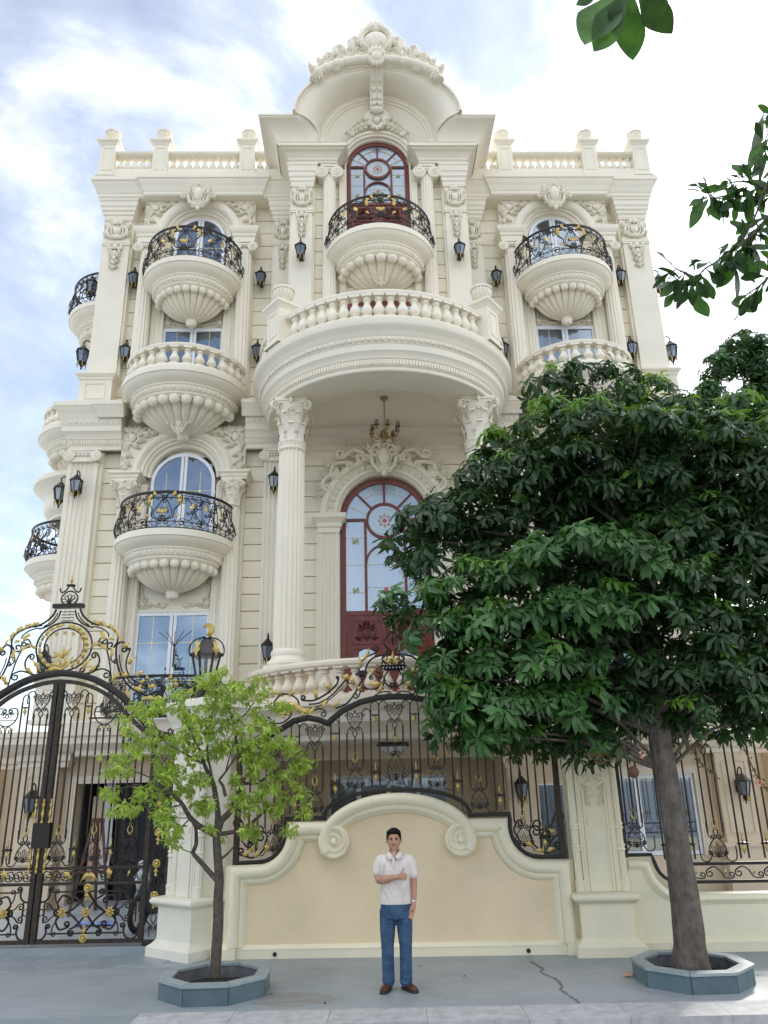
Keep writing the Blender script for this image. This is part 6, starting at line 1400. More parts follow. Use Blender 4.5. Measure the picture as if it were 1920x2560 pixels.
# narrow side panel
sp_ = M(); sp_.box(0.10, 0.17, -0.035, 0.035, 0.12, 3.0); sp_.box(-0.165, 0.10, -0.03, 0.03, 0.12, 0.17); sp_.box(-0.165, 0.10, -0.03, 0.03, 2.93, 3.0); sd = ob('side_panel', sp_, IRON_W, gt, 0)
uc = -0.03
for z in (0.75, 1.18, 1.61, 2.02, 2.45): medal(sd, uc, z)
for z in (0.45, 0.93, 1.36, 1.8, 2.24, 2.7):
    for q in (-1, 1):
        iron(sd, scr([(uc+q*0.03, z-0.10), (uc+q*0.10, z-0.03), (uc+q*0.05, z+0.07), (uc, z+0.11)], 0.03, q, 0.03, -q), 0.010, 4); iron(sd, [(uc+q*0.055, z-0.24), (uc+q*0.055, z-0.1)], 0.008, 4)
        iron(sd, scr([(uc, z-0.08), (uc+q*0.04, z), (uc, z+0.08)], 0, 1, 0, 1), 0.009, 4)
# crest
for s in (-1, 1):
    f = lambda P: [(GU+s*a, b) for a, b in P]
    for P, r0, s0, r1, s1, r in (
        ([(0.20, 5.08), (0.25, 4.98), (0.34, 4.89), (0.44, 4.83), (0.52, 4.80)], 0, 1, 0.03, 1, 0.017), ([(0.12, 5.06), (0.16, 4.94), (0.24, 4.85), (0.35, 4.79), (0.45, 4.76)], 0, 1, 0, 1, 0.014), ([(0.17, 5.02), (0.22, 4.92), (0.31, 4.84), (0.38, 4.80)], 0, 1, 0, 1, 0.010),
        ([(0.41, 4.82), (0.53, 4.81), (0.71, 4.76), (0.85, 4.66), (0.88, 4.53), (0.83, 4.43)], 0, 1, 0.07, -1, 0.015), ([(0.45, 4.78), (0.60, 4.74), (0.71, 4.66), (0.72, 4.60)], 0, 1, 0, 1, 0.011), ([(0.56, 4.53), (0.61, 4.59), (0.68, 4.57)], 0.05, 1, 0.05, -1, 0.013),
        ([(0.57, 4.32), (0.61, 4.23), (0.59, 4.12), (0.51, 4.03), (0.36, 4.01)], 0.055, 1, 0.055, -1, 0.015), ([(0.58, 4.47), (0.68, 4.43), (0.75, 4.28), (0.80, 4.08), (0.85, 3.80)], 0, 1, 0, 1, 0.013),
        ([(0.42, 4.01), (0.54, 4.05), (0.66, 4.08), (0.76, 4.05)], 0, 1, 0.065, -1, 0.014), ([(1.04, 4.42), (0.97, 4.51), (0.88, 4.47), (0.87, 4.35), (0.91, 4.15), (0.99, 3.97), (1.16, 3.77), (1.42, 3.64), (1.55, 3.69), (1.68, 3.70)], 0.05, -1, 0.05, 1, 0.016),
        ([(0.93, 4.30), (0.95, 4.17), (1.02, 4.01), (1.17, 3.84), (1.34, 3.76), (1.50, 3.78)], 0, 1, 0, 1, 0.010), ([(1.10, 4.38), (1.06, 4.24), (1.06, 4.09), (1.14, 3.94), (1.28, 3.84), (1.42, 3.80)], 0.02, 1, 0.03, -1, 0.013),
        ([(0.81, 4.36), (0.79, 4.25), (0.84, 4.18)], 0, 1, 0.04, 1, 0.012), ([(1.30, 3.62), (1.22, 3.56), (1.28, 3.48)], 0, 1, 0.045, 1, 0.012), ([(1.60, 3.68), (1.75, 3.55), (1.85, 3.35), (1.9, 3.1)], 0.05, 1, 0.05, -1, 0.013),
        ([(0.02, 5.17), (0.10, 5.18), (0.14, 5.27), (0.08, 5.36), (0.0, 5.39)], 0.035, 1, 0, 1, 0.013), ([(0.18, 5.44), (0.15, 5.37), (0.08, 5.40), (0.03, 5.48)], 0, 1, 0, 1, 0.013)):
        iron(gt, scr(f(P), r0, s0*s, r1, s1*s), r)
    for p, a, L_, W in (((0.45, 4.86), -0.1, 0.16, 0.08), ((0.58, 4.84), -0.3, 0.16, 0.09), ((0.72, 4.80), -0.5, 0.16, 0.09), ((0.84, 4.72), -0.9, 0.18, 0.08), ((0.92, 4.60), -0.9, 0.14, 0.06), ((0.58, 4.68), -0.6, 0.2, 0.10), ((0.74, 4.56), 0.2, 0.1, 0.07), ((0.46, 4.44), 0.7, 0.18, 0.08), ((0.60, 4.46), -0.2, 0.18, 0.09), ((0.80, 4.42), -1.2, 0.2, 0.09), ((0.36, 4.08), 1.3, 0.22, 0.10), ((0.48, 4.02), 1.2, 0.18, 0.09), ((0.86, 3.86), 1.3, 0.22, 0.10), ((1.0, 3.96), 0.4, 0.14, 0.10), ((1.10, 4.14), 1.2, 0.16, 0.10), ((1.24, 3.94), 0.9, 0.16, 0.10), ((1.22, 3.76), 0.0, 0.18, 0.10), ((1.45, 3.76), 0.5, 0.16, 0.09), ((1.35, 3.58), 0.3, 0.3, 0.10), ((1.0, 4.40), 1.2, 0.12, 0.10)):
        gleaf(gt, (GU+s*p[0], p[1]), a if s > 0 else pi-a, L_, W, bend=-0.4*s)
    for i in range(9):
        a = -1.15+i*0.29; gleaf(gt, (GU+s*0.40*cos(a), 4.45+0.37*sin(a)), (a+pi/2+0.4) if s > 0 else pi-(a+pi/2+0.4), 0.14, 0.085, bend=0.2)
iron(gt, [(GU+0.46*cos(a), 4.46+0.40*sin(a)) for a in [2*pi*i/32 for i in range(33)]], 0.016, 5, 'oval_ring'); iron(gt, [(GU+0.33*cos(a), 4.46+0.30*sin(a)) for a in [2*pi*i/32 for i in range(33)]], 0.013, 5, 'oval_ring')
m = M(); m.tube([(0, 0, 4.08), (0, 0, 4.42)], 0.014, 5)
for a in (0.3, 0.16, 0.0, -0.16, -0.3): m.tube(xz(spl([(0, 4.30), (0.1*a, 4.45), (0.9*a, 4.66)], 4)), 0.007, 4)
ob('bouquet_stems', m, IRON, gt, 60)
for a, L_, z in ((pi/2, 0.26, 4.12), (pi/2+0.5, 0.2, 4.26), (pi/2-0.5, 0.2, 4.26), (pi/2+0.9, 0.24, 4.12), (pi/2-0.9, 0.24, 4.12), (pi/2+1.3, 0.2, 4.30), (pi/2-1.3, 0.2, 4.30), (pi/2+1.2, 0.28, 4.08), (pi/2-1.2, 0.28, 4.08)): gleaf(gt, (GU, z), a, L_, 0.09, -0.03)
for x_, z in ((-0.27, 4.62), (-0.14, 4.66), (0.0, 4.68), (0.14, 4.66), (0.27, 4.60)):
    r_ = M()
    for i in range(5): a = i*2*pi/5; r_.ell((0.022*cos(a), -0.01, 0.022*sin(a)), 0.018, 0.008, 0.012, 6, 4, ry(a))
    ob('gilt_flower', r_, GOLD, gt, 60, (GU+x_, -0.01, z))
ob('crest_shelf', M().box(-0.25, 0.25, -0.06, 0.06, 5.10, 5.165), IRON, gt, 0, (GU, 0, 0)); ob('crest_cap', M().box(-0.06, 0.06, -0.04, 0.04, 5.47, 5.50), IRON, gt, 0, (GU, 0, 0))
m = M(); petals(m, (GU, 5.20), 0.14, 5, pi*0.1, pi*0.9, 0.008); m.ell((GU, 0, 5.21), 0.04, 0.015, 0.05)
for i in range(4): m.box(GU-0.10, GU+0.10, -0.008, 0.008, 4.88+i*0.05, 4.892+i*0.05)
ob('palmette', m, IRON, gt, 60)
m = M(); m.lathe([(0.02, 5.50), (0.012, 5.53), (0.028, 5.56), (0.014, 5.60), (0.0, 5.72)], (GU, 0, 0), 6); ob('gilt_spear', m, GOLD, gt, 30)
m = M(); m.box(-0.16, 0.10, -0.06, 0.06, 0.085, 0.12); ob('gate_roller', m, IRON, gt, 0)
# ================================================================= lanterns
def hexring(r, z, y=0.0): return [(r*cos(pi/3*i+pi/6), y+r*sin(pi/3*i+pi/6), z) for i in range(6)]
def lantern_meshes():
    D = {}
    m = M(); m.tube([(0, 0.25, 0.02), (0, 0.22, 0.10), (0, 0.20, 0.22), (0, 0.14, 0.36), (0, 0.05, 0.40), (0, -0.01, 0.36), (0, 0, 0.28)], 0.014, 6); m.tube([(0, 0.2, 0.24), (0, 0.15, 0.27), (0, 0.13, 0.22), (0, 0.17, 0.2)], 0.009, 5)
    m.tube([(0, 0.22, 0.08), (0, 0.13, 0.06), (0, 0.11, 0.13), (0, 0.15, 0.16)], 0.010, 5); m.box(-0.05, 0.05, 0.235, 0.26, -0.08, 0.16); D['bracket'] = (m.mesh('bracket', IRON, 50))
    m = M(); a, b, c, d = hexring(0.155, 0.13), hexring(0.15, 0.145), hexring(0.06, 0.235), hexring(0.03, 0.28)
    m.add(a+b+c+d, [(i+6*k_, (i+1) % 6+6*k_, (i+1) % 6+6*k_+6, i+6*k_+6) for k_ in range(3) for i in range(6)]+[tuple(range(5, -1, -1)), tuple(range(18, 24))]); D['roof'] = m.mesh('roof', IRON, 20)
    m = M(); t, bt = hexring(0.135, 0.13), hexring(0.085, -0.13)
    for i in range(6): m.tube([t[i], bt[i]], 0.011, 4)
    m.tube(bt, 0.014, 4, closed=True); m.tube(t, 0.012, 4, closed=True); D['cage'] = m.mesh('cage', IRON, 30)
    m = M(); t, bt = hexring(0.128, 0.13), hexring(0.08, -0.13); m.add(t+bt, [(i, (i+1) % 6, (i+1) % 6+6, i+6) for i in range(6)]); D['glass'] = m.mesh('lantern_glass', GLASS_L, 10)
    m = M(); m.lathe([(0.0, -0.30), (0.018, -0.27), (0.012, -0.245), (0.03, -0.22), (0.05, -0.18), (0.075, -0.14), (0.075, -0.13)], n=8); D['finial'] = m.mesh('drop_finial', IRON, 40)
    m = M(); bt = hexring(0.09, -0.13)
    for p in bt: m.tube([p, (p[0]*1.12, p[1]*1.12, -0.17), (p[0]*0.95, p[1]*0.95, -0.22), (p[0]*1.05, p[1]*1.05, -0.25)], 0.013, 5, taper=lambda t: 1-0.5*t)
    D['gilt_prongs'] = m.mesh('gilt_prongs', GOLD, 50)
    m = M(); m.lathe([(0.018, -0.11), (0.02, -0.02), (0.0, 0.01)], n=8); D['bulb'] = m.mesh('bulb', GLASS_Y, 40)
    return D
LD = lantern_meshes()
def lantern(label, x, y, z, rz=0.0, s=1.0):
    o = thing('wall_lantern', label, 'lantern', (x, y, z), rz, 'black wall lanterns on the villa'); o.scale = (s, s, s)
    for k_ in ('bracket', 'roof', 'cage', 'glass', 'finial', 'gilt_prongs', 'bulb'):
        c = ob({'glass': 'lantern_glass', 'finial': 'drop_finial'}.get(k_, k_), LD[k_], None, o)
        if k_ == 'gilt_prongs': stuff(c)
    return o
for s, nm in ((-1, 'left'), (1, 'right')):
    out_, inn_ = ('left', 'right') if s < 0 else ('right', 'left')
    lantern(f'black wall lantern {out_} of the uppermost {nm} wing iron balcony', s*6.14, 16.30, 14.22)
    lantern(f'black wall lantern {inn_} of the uppermost {nm} wing iron balcony', s*2.98, 16.32, 14.24)
    lantern(f'black wall lantern {out_} of the {nm} wing stone baluster balcony', s*6.16, 16.30, 12.12)
    lantern(f'black wall lantern {inn_} of the {nm} wing stone baluster balcony', s*3.0, 16.32, 12.12)
    lantern(f'black wall lantern on the {nm} pilaster beside the topmost centre balcony', s*1.87, 14.96, 14.0)
    if s < 0: lantern(f'black wall lantern high on the fluted corner pilaster of the {nm} wing', s*6.86, 16.06, 8.60)
    if s < 0: lantern(f'black wall lantern behind the upper shaft of the {nm} portico column', s*2.48, 16.12, 8.66)
    if s < 0: lantern(f'black wall lantern beside the base of the {nm} portico column', s*2.52, 16.12, 4.86)
    lantern(f'black wall lantern on the ground floor pier at the {nm} house corner', s*7.0, 16.05, 1.98)
    lantern(f'black lantern on the side wall past the {nm} corner, top storey', s*7.42, 16.97, 14.45, s*pi/2, 1.2)
    lantern(f'black lantern on the side wall past the {nm} corner, beside the third storey plinth', s*7.44, 16.97, 12.42, s*pi/2, 1.2)
lantern('black lantern on the side wall past the left corner pilaster, second storey', -7.57, 16.97, 8.75, -pi/2, 1.15)
lantern('black wall lantern on the plinth of the left corner pilaster behind the gate crest', -7.05, 15.95, 4.68)
lantern('black wall lantern on the porch pier seen between the fence bars', 2.55, 15.98, 2.03)

# big lantern on the gate pillar
pl = thing('pillar_lantern', 'large black pillar lantern with gilt leaves and gilt plume on the white gate pillar', 'lantern', (-3.02, 12.38, 3.55), radians(-20)); pl.scale = (0.88, 0.88, 0.92)
m = M(); m.lathe([(0.20, 0.0), (0.20, 0.03), (0.10, 0.06), (0.06, 0.12), (0.09, 0.16), (0.13, 0.2), (0.14, 0.22)], n=12); ob('foot', m, IRON, pl)
m = M(); t, bt = hexring(0.245, 0.72), hexring(0.135, 0.24)
for i in range(6): m.tube([t[i], bt[i]], 0.020, 4)
m.tube(bt, 0.024, 4, closed=True); m.tube(t, 0.02, 4, closed=True); ob('cage', m, IRON_W, pl, 30)
m = M(); t, bt = hexring(0.235, 0.72), hexring(0.13, 0.24); m.add(t+bt, [(i, (i+1) % 6, (i+1) % 6+6, i+6) for i in range(6)]); ob('lantern_glass', m, glass('clear_lantern_glass', (0.75, 0.8, 0.84), 0.04, 0.1, 0.82), pl, 10)
m = M(); a, b, c, d = hexring(0.275, 0.70), hexring(0.28, 0.74), hexring(0.13, 0.92), hexring(0.045, 1.02); m.add(a+b+c+d, [(i+6*k_, (i+1) % 6+6*k_, (i+1) % 6+6*k_+6, i+6*k_+6) for k_ in range(3) for i in range(6)]+[tuple(range(5, -1, -1)), tuple(range(18, 24))]); ob('roof', m, mat('lantern_roof', (0.06, 0.055, 0.055), 0.45, metal=0.4), pl, 20)
ob('bulb', M().ell((0, 0, 0.34), 0.055, 0.055, 0.06, 10, 8), GLASS_Y, pl); ob('stem', M().box(-0.02, 0.02, -0.02, 0.02, 0.42, 0.7), IRON, pl, 0)
for i in range(6):
    a = pi/3*i+pi/6; d = Vector((cos(a), sin(a), 0))
    P = scr([(0.02, 1.03), (0.16, 1.02), (0.27, 0.94), (0.31, 0.82), (0.30, 0.74)], 0.035, 1, 0.03, -1); m = M(); m.tube([tuple(d*p.x+Vector((0, 0, p.y))) for p in P], 0.012, 5)
    P = scr([(0.14, 0.24), (0.19, 0.27), (0.22, 0.22)], 0.02, -1, 0.04, -1); m.tube([tuple(d*p.x+Vector((0, 0, p.y))) for p in P], 0.012, 5); ob('scroll', m, IRON, pl)
    m = M(); sd_ = Vector((-sin(a), cos(a), 0))
    def fn(u, v, d=d, sd_=sd_): w = (u-0.5)*0.11*sin(pi*(0.1+0.88*v))*(1+0.4*sin(v*14)); return tuple(d*(0.28+0.07*sin(v*2.2))+sd_*w+Vector((0, 0, 0.94-0.28*v)))
    m.grid(fn, 4, 8); ob('gilt_leaf', m, GOLD, pl, 60)
m = M()
for i in range(7):
    r = 0.12-0.006*i; P = [(r*cos(a)+0.01*i, 1.16+r*sin(a)) for a in [radians(250)+radians(250-8*i)*j/14*-1+radians(360)*0 for j in range(15)]]
    m.tube([(p[0], 0.006*(i % 2), p[1]) for p in [( -q[0], q[1]) for q in P]], 0.017, 5, taper=lambda t: 0.35+0.8*sin(pi*min(1, t*1.1)))
ob('gilt_plume', m, GOLD, pl, 60)

# ================================================================= chandelier and porch lamp
ch = thing('chandelier', 'small brass chandelier hanging under the great balcony', 'chandelier', (0, 14.9, 10.12))
m = M(); m.lathe([(0.09, 0.0), (0.085, -0.03), (0.03, -0.08), (0.02, -0.1)], n=12); ob('ceiling_rose', m, BRONZE, ch)
m = M()
for i in range(18): m.tube([(0.016*cos(a)*(1 if i % 2 else 0.3), 0.016*cos(a)*(0.3 if i % 2 else 1), -0.12-i*0.034+0.024*sin(a)) for a in [2*pi*j/8 for j in range(8)]], 0.006, 4, closed=True)
stuff(ob('chain', m, BRONZE, ch))
m = M(); m.lathe([(0.02, -0.72), (0.05, -0.76), (0.03, -0.80), (0.06, -0.86), (0.09, -0.93), (0.05, -0.99), (0.02, -1.02), (0.03, -1.05), (0.0, -1.09)], n=12); ob('body', m, BRONZE, ch)
for i in range(8):
    a = 2*pi*i/8+0.2; d = Vector((cos(a), sin(a), 0)); rr = 0.33 if i % 2 else 0.27; m = M()
    m.tube([tuple(d*p.x+Vector((0, 0, p.y))) for p in scr([(0.05, -0.90), (0.15, -1.0), (rr*0.85, -0.97), (rr, -0.85)], 0, 1, 0, 1)], 0.011, 5); m.lathe([(0.01, -0.87), (0.035, -0.85), (0.03, -0.84), (0.012, -0.82), (0.012, -0.78)], (d.x*rr, d.y*rr, 0), 8); ob('arm', m, BRONZE, ch)
    m = M(); m.lathe([(0.055, -0.78), (0.03, -0.66)], (d.x*rr, d.y*rr, 0), 8, cap=False); ob('shade', m, mat('smoky_shade', (0.16, 0.13, 0.10), 0.3) if i == 0 else MATS['smoky_shade'], ch, 40)
cl = thing('ceiling_lamp', 'round white glass ceiling lamp with dark rim under the porch', 'lamp', (0.02, 15.3, 2.95))
m = M(); m.lathe([(0.30, 0.0), (0.31, -0.04), (0.30, -0.07), (0.27, -0.07)], n=24); ob('rim', m, mat('dark_wood_rim', (0.06, 0.04, 0.03), 0.4), cl); m = M(); m.lathe([(0.27, -0.06), (0.25, -0.11), (0.18, -0.16), (0.08, -0.185), (0.0, -0.19)], n=24, cap=False); ob('bowl', m, mat('opal_glass', (0.72, 0.72, 0.70), 0.25), cl); ob('knob', M().lathe([(0.0, -0.23), (0.03, -0.21), (0.02, -0.185)], n=8), mat('knob', (0.05, 0.04, 0.03), 0.4), cl)

# ================================================================= planters
PL_S = mat('planter_side', (0.11, 0.165, 0.19), 0.4, var=0.25, vscale=5, bump=0.08, col2=(0.075, 0.12, 0.14), rand=0.12); PL_T = mat('planter_rim', (0.30, 0.36, 0.38), 0.4, var=0.12, vscale=5, rand=0.06)
PL_I = mat('planter_inside', (0.20, 0.20, 0.20), 0.8, var=0.25, vscale=7); SOIL = mat('dark_soil', (0.05, 0.043, 0.035), 0.95, var=0.3, vscale=18, bump=0.8, bscale=40)
def planter(label, cx_, cy_, R, H, rot=0.0):
    p = thing('tree_planter', label, 'planter', (cx_, cy_, 0), rot, 'octagonal slate tree planters')
    V = lambda r, i, z: (r*cos(pi/4*i-pi/2+pi/8), r*sin(pi/4*i-pi/2+pi/8), z)
    for i in range(8):
        m = M(); a, b = i, i+1
        g_ = 0.006/R; 
        def q(r0, r1, z0, z1): 
            pts = [V(r1, a, z0), V(r1, b, z0), V(r0, b, z0), V(r0, a, z0), V(r1, a, z1), V(r1, b, z1), V(r0, b, z1), V(r0, a, z1)]
            c = Vector((0, 0, 0)); c = sum((Vector(x) for x in pts), Vector())/8; mid = Vector((c.x, c.y, 0)).normalized(); sd_ = Vector((-mid.y, mid.x, 0))
            r_ = []
            for x in pts: v = Vector(x); d = (v-c).dot(sd_); r_.append(tuple(v-sd_*0.004*(1 if d > 0 else -1)))
            return r_, [(0, 3, 2, 1), (4, 5, 6, 7), (0, 1, 5, 4), (1, 2, 6, 5), (2, 3, 7, 6), (3, 0, 4, 7)]
        m.add(*q(R-0.05, R-0.012, 0, H-0.028)); ob('side_slab', m, PL_S, p, 0)
        m = M(); m.add(*q(R-0.15, R+0.008, H-0.028, H)); ob('rim_slab', m, PL_T, p, 0)
    m = M(); m.add([V(R-0.13, i, 0.0) for i in range(8)]+[V(R-0.13, i, H-0.02) for i in range(8)], [(i, (i+1) % 8, (i+1) % 8+8, i+8) for i in range(8)]); ob('inner_wall', m, PL_I, p, 0)
    m = M(); m.grid(lambda u, v: ((R-0.13)*v*cos(2*pi*u), (R-0.13)*v*sin(2*pi*u), 0.05+0.02*sin(u*40)*v*(1-v)), 24, 5, cu=True); ob('soil', m, SOIL, p)
    return p
planter('octagonal slate planter round the slim young tree on the left', -2.275, 10.25, 0.66, 0.205)
planter('octagonal slate planter round the thick leaning trunk on the right', 3.26, 10.12, 0.68, 0.205)

# ================================================================= foliage helpers
def leaf_mesh_pts(L_, W, wide=0.62, droop=0.5, fold=0.25, n=5, wav=0.0, tip=1.15):
    # leaf along +x, width in y, normal +z; drooping towards -z
    vs = []; fs = []
    for i in range(n+1):
        t = i/n; w = W/2*((t/wide)**0.85 if t < wide else cos((t-wide)/(1-wide)*pi/2)**tip)
        w = w if 0 < i < n else (0.004 if i == 0 else 0.003)
        ang = -droop*t*t; x = L_*t*(1-0.12*droop*t); z = -L_*0.5*droop*t*t
        yo = 0.012*wav*sin(t*9)
        vs += [(x, -w+yo, z+fold*w+wav*0.01*sin(t*13)), (x, yo, z), (x, w+yo, z+fold*w-wav*0.01*sin(t*11))]
    for i in range(n):
        for j in range(2): a = i*3+j; fs.append((a, a+1, a+4, a+3))
    return vs, fs
def whorl(nl, L_, W, rng, up=(0.1, 0.7), tilt_rows=2, droop=(0.3, 0.9), wide=0.66, n=5, wav=1.0):
    m = M()
    for i in range(nl):
        a = i*2.399+rng.uniform(-0.25, 0.25); el = rng.uniform(*up)-0.5*(i % 3 == 0)
        l = L_*rng.uniform(0.75, 1.15); vs, fs = leaf_mesh_pts(l, W*rng.uniform(0.8, 1.15), wide, rng.uniform(*droop), 0.25, n, wav)
        T = Matrix.Rotation(a, 4, 'Z') @ Matrix.Rotation(-el, 4, 'Y') @ Matrix.Rotation(rng.uniform(-0.5, 0.5), 4, 'X') @ Matrix.Translation((0.01, 0, 0))
        m.add([tuple(T @ Vector(v)) for v in vs], fs)
    return m
KD = 1920/1659
def ray_px(px, py):
    d = _r2*((px-960)/1920)+_u2*((1280-py)/1920)+_fw; return d
def at(dx_, dy_, Y, k_=KD):
    d = ray_px(dx_*k_, dy_*k_); return CAMP+d*((Y-CAMP.y)/d.y)
def scatter_tree(tree, pts, meshes, lm, name='leaf_cluster', keep=300, young=None, pale_lm=None):
    # pts of (pos, axis, spin, scale, optional paler flag); nearest ones become parts, the rest one crown
    pts = sorted(pts, key=lambda p: (p[0]-CAMP).length); big = M(); pale_big = M(); o0 = tree.location
    def mtx(p):
        q = p[1].to_track_quat('Z', 'X').to_matrix().to_4x4(); return Matrix.Translation(p[0]-o0) @ q @ Matrix.Rotation(p[2], 4, 'Z') @ Matrix.Scale(p[3], 4)
    for i, p in enumerate(pts):
        me, src = (young if young and len(p) > 4 and p[4] else meshes)[i % len(meshes)]
        if i < keep:
            o = ob(name, me, None, tree); o.matrix_local = mtx(p)
        else:
            T = mtx(p); B = pale_big if len(p) > 4 and p[4] else big; o_ = len(B.v); B.v.extend([tuple(T @ Vector(v)) for v in src.v]); B.f.extend([tuple(k_+o_ for k_ in f) for f in src.f])
    if big.v: stuff(ob('crown', big, lm, tree, 60))
    if pale_big.v: stuff(ob('crown', pale_big, pale_lm, tree, 60))
# ---- the large tree
BARK = mat('grey_bark', (0.175, 0.15, 0.128), 0.9, var=0.35, vscale=9, bump=1.0, bscale=26, col2=(0.075, 0.063, 0.053))
t = BARK.node_tree; nb = [n for n in t.nodes if n.type == 'TEX_NOISE'][1]; mp = t.nodes.new('ShaderNodeMapping'); mp.inputs['Scale'].default_value = (1.6, 1.6, 0.16); gp = [n for n in t.nodes if n.type == 'NEW_GEOMETRY'][0]; t.links.new(gp.outputs['Position'], mp.inputs[0]); t.links.new(mp.outputs[0], nb.inputs['Vector'])
[n for n in t.nodes if n.type == 'BUMP'][0].inputs['Distance'].default_value = 0.05
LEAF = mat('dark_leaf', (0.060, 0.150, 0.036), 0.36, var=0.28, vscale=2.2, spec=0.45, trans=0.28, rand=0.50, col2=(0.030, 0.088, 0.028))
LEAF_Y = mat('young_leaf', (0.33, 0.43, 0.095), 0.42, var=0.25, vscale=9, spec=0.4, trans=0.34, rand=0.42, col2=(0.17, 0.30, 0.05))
rng = random.Random(11)
big = thing('large_tree', 'large dense tree with dark glossy whorled leaves and thick grey trunk', 'tree', (3.26, 10.15, 0))
m = M(); spine = [(0.0, 0, 0.02), (0.03, 0, 0.35), (0.05, 0.0, 1.03), (0.05, 0, 1.76), (0.03, 0.02, 2.42), (0.05, 0.03, 2.9), (0.1, 0.1, 4.0), (0.05, 0.12, 5.2), (-0.1, 0.15, 6.6)]
rad = [0.245, 0.182, 0.158, 0.136, 0.138, 0.13, 0.10, 0.07, 0.035]
sp = spl([(a, c) for a, b, c in spine], 5); nn = len(sp)
def trunk(u, v):
    i = min(int(v*(nn-1)), nn-2); f_ = v*(nn-1)-i; p = sp[i]*(1-f_)+sp[i+1]*f_; j = v*(len(rad)-1); jj = min(int(j), len(rad)-2); r = rad[jj]*(1-(j-jj))+rad[jj+1]*(j-jj); a = 2*pi*u
    r *= 1+0.05*sin(a*5+v*9)+0.04*sin(a*3-v*22)+(0.22*max(0, 0.35-p.y)*(1+sin(a*4))) + 0.012*sin(v*90+a*2)+0.030*abs(sin(a*19+2.2*sin(v*31)+1.3*sin(v*77+a*2)))-0.02
    return (p.x+r*cos(a), 0.1*v+r*sin(a), p.y)
m.grid(trunk, 110, 120, cu=True); ob('trunk', m, BARK, big, 80)
CL = [(1200,830,60,50,.2),(1270,800,60,36,0),(1330,805,50,36,.1),(1400,850,70,46,.3),(1100,960,66,46,0),(1180,910,80,56,-.2),(1280,915,90,56,-.6),(1380,925,90,56,-.7),(1480,930,90,56,-.5),(1560,930,60,56,0),(1050,1020,66,56,.3),(1130,1020,90,66,-.1),(1240,1000,90,60,-.5),(1600,1020,80,76,-.2),(960,1085,50,34,.6),(925,1130,80,44,.4),(1010,1110,90,66,.2),(1120,1110,90,70,.2),(1250,1120,110,80,.5),(1400,1100,110,90,.4),(1530,1100,100,90,.2),(1620,1120,60,80,0),(885,1160,50,34,.4),(955,1210,76,46,.4),(1080,1200,90,56,.5),(910,1285,70,36,0),(860,1308,40,24,0),(1000,1260,90,46,-.2),(1100,1240,80,46,-.4),(1180,1200,90,46,-.7),(1260,1180,90,46,-.9),(1340,1195,90,46,-.9),(1420,1230,90,56,-.7),(1520,1260,90,60,-.4),(1620,1280,60,80,-.2),(960,1365,80,50,-.2),(1040,1340,80,46,-.3),(1130,1330,90,56,-.3),(1250,1300,110,66,-.5),(1370,1320,110,66,-.4),(1500,1350,110,66,-.2),(1610,1380,70,80,0),(925,1440,40,24,-.2),(1000,1430,90,56,-.3),(1100,1430,100,60,-.3),(1200,1420,110,66,-.2),(1320,1430,110,76,0),(1440,1450,110,66,0),(1560,1440,110,66,-.2),(980,1505,60,40,-.3),(1060,1520,100,56,-.3),(1160,1530,100,56,-.2),(1260,1520,100,66,0),(1380,1530,90,46,.3),(1560,1530,110,50,-.3),(1640,1540,60,56,0),(1080,1590,80,32,-.2),(1010,1565,50,34,-.2),(1180,1585,56,34,0),(1290,1595,56,40,0),(1450,1560,60,30,.4),(1720,1000,80,90,0),(1740,1200,90,110,0),(1730,1420,90,90,0),(1500,1020,110,70,.6),(1350,1010,100,60,.5),(1320,1065,110,70,-.15),(1430,1030,110,70,-.2),(1500,1130,110,70,-.1),(1400,1165,110,56,-.1),(1290,1070,90,60,.1),(1560,1190,100,60,-.1),(1480,990,100,60,-.1),(1640,1080,70,70,-.1),(1340,870,80,46,0),(1430,890,80,50,0),(1620,935,80,56,-.3),(1645,1000,80,60,-.3),(1600,880,60,40,.2),(1690,1100,80,70,-.2),(1655,1200,80,66,-.3),(1665,1330,80,70,-.2),(1660,1450,80,60,-.2),(1690,950,70,60,0)]
pts = []; m = M(); top0 = Vector((0.05, 0.1, 3.0))
for (x, y, rx, ry_, dz) in CL:
    Y = 10.15+dz; c = at(x, y, Y); k_ = 0.00655*(Y/10.15); n = max(5, int(rx*ry_/185))
    b = c-Vector((3.26, 10.15, 0)); h = max(2.3, min(5.8, b.z-0.9)); s0 = Vector((0.06, 0.1, h)); mid = (s0+b)/2+Vector((0, 0, 0.15)); m.tube([tuple(s0), tuple(mid), tuple(b)], 0.024, 5, taper=lambda t: 1.3-0.9*t)
    for i in range(int(n*1.5)):
        if i % 4 and i < n:
            d = Vector((rng.gauss(0, 1), rng.gauss(0, 0.8)-0.45, abs(rng.gauss(0, 0.8))-0.12)).normalized(); r = rng.uniform(0.8, 1.05)
            p = c+Vector((d.x*rx*k_*r*1.05, d.y*0.55*r*(rx/90), (d.z*1.35-0.35)*ry_*k_*r)); ax = (d*0.9+Vector((0, -0.15, 0.6))).normalized()
        else:
            p = c+Vector((rng.uniform(-1, 1)*rx*k_, rng.uniform(0.1, 1.0), rng.uniform(-1.1, 0.5)*ry_*k_)); ax = Vector((rng.gauss(0, 0.5), rng.gauss(0, 0.5), 0.8)).normalized()
        pts.append((p, ax, rng.uniform(0, 6.28), rng.uniform(0.6, 1.2), (i % 4 != 0 and i < n and d.z > 0.45 and rng.random() < (0.75 if y < 1000 else 0.22))))  # flags some upper whorls of each clump as paler, more near the crown top
ob('branches', m, BARK, big, 60)
WH = []
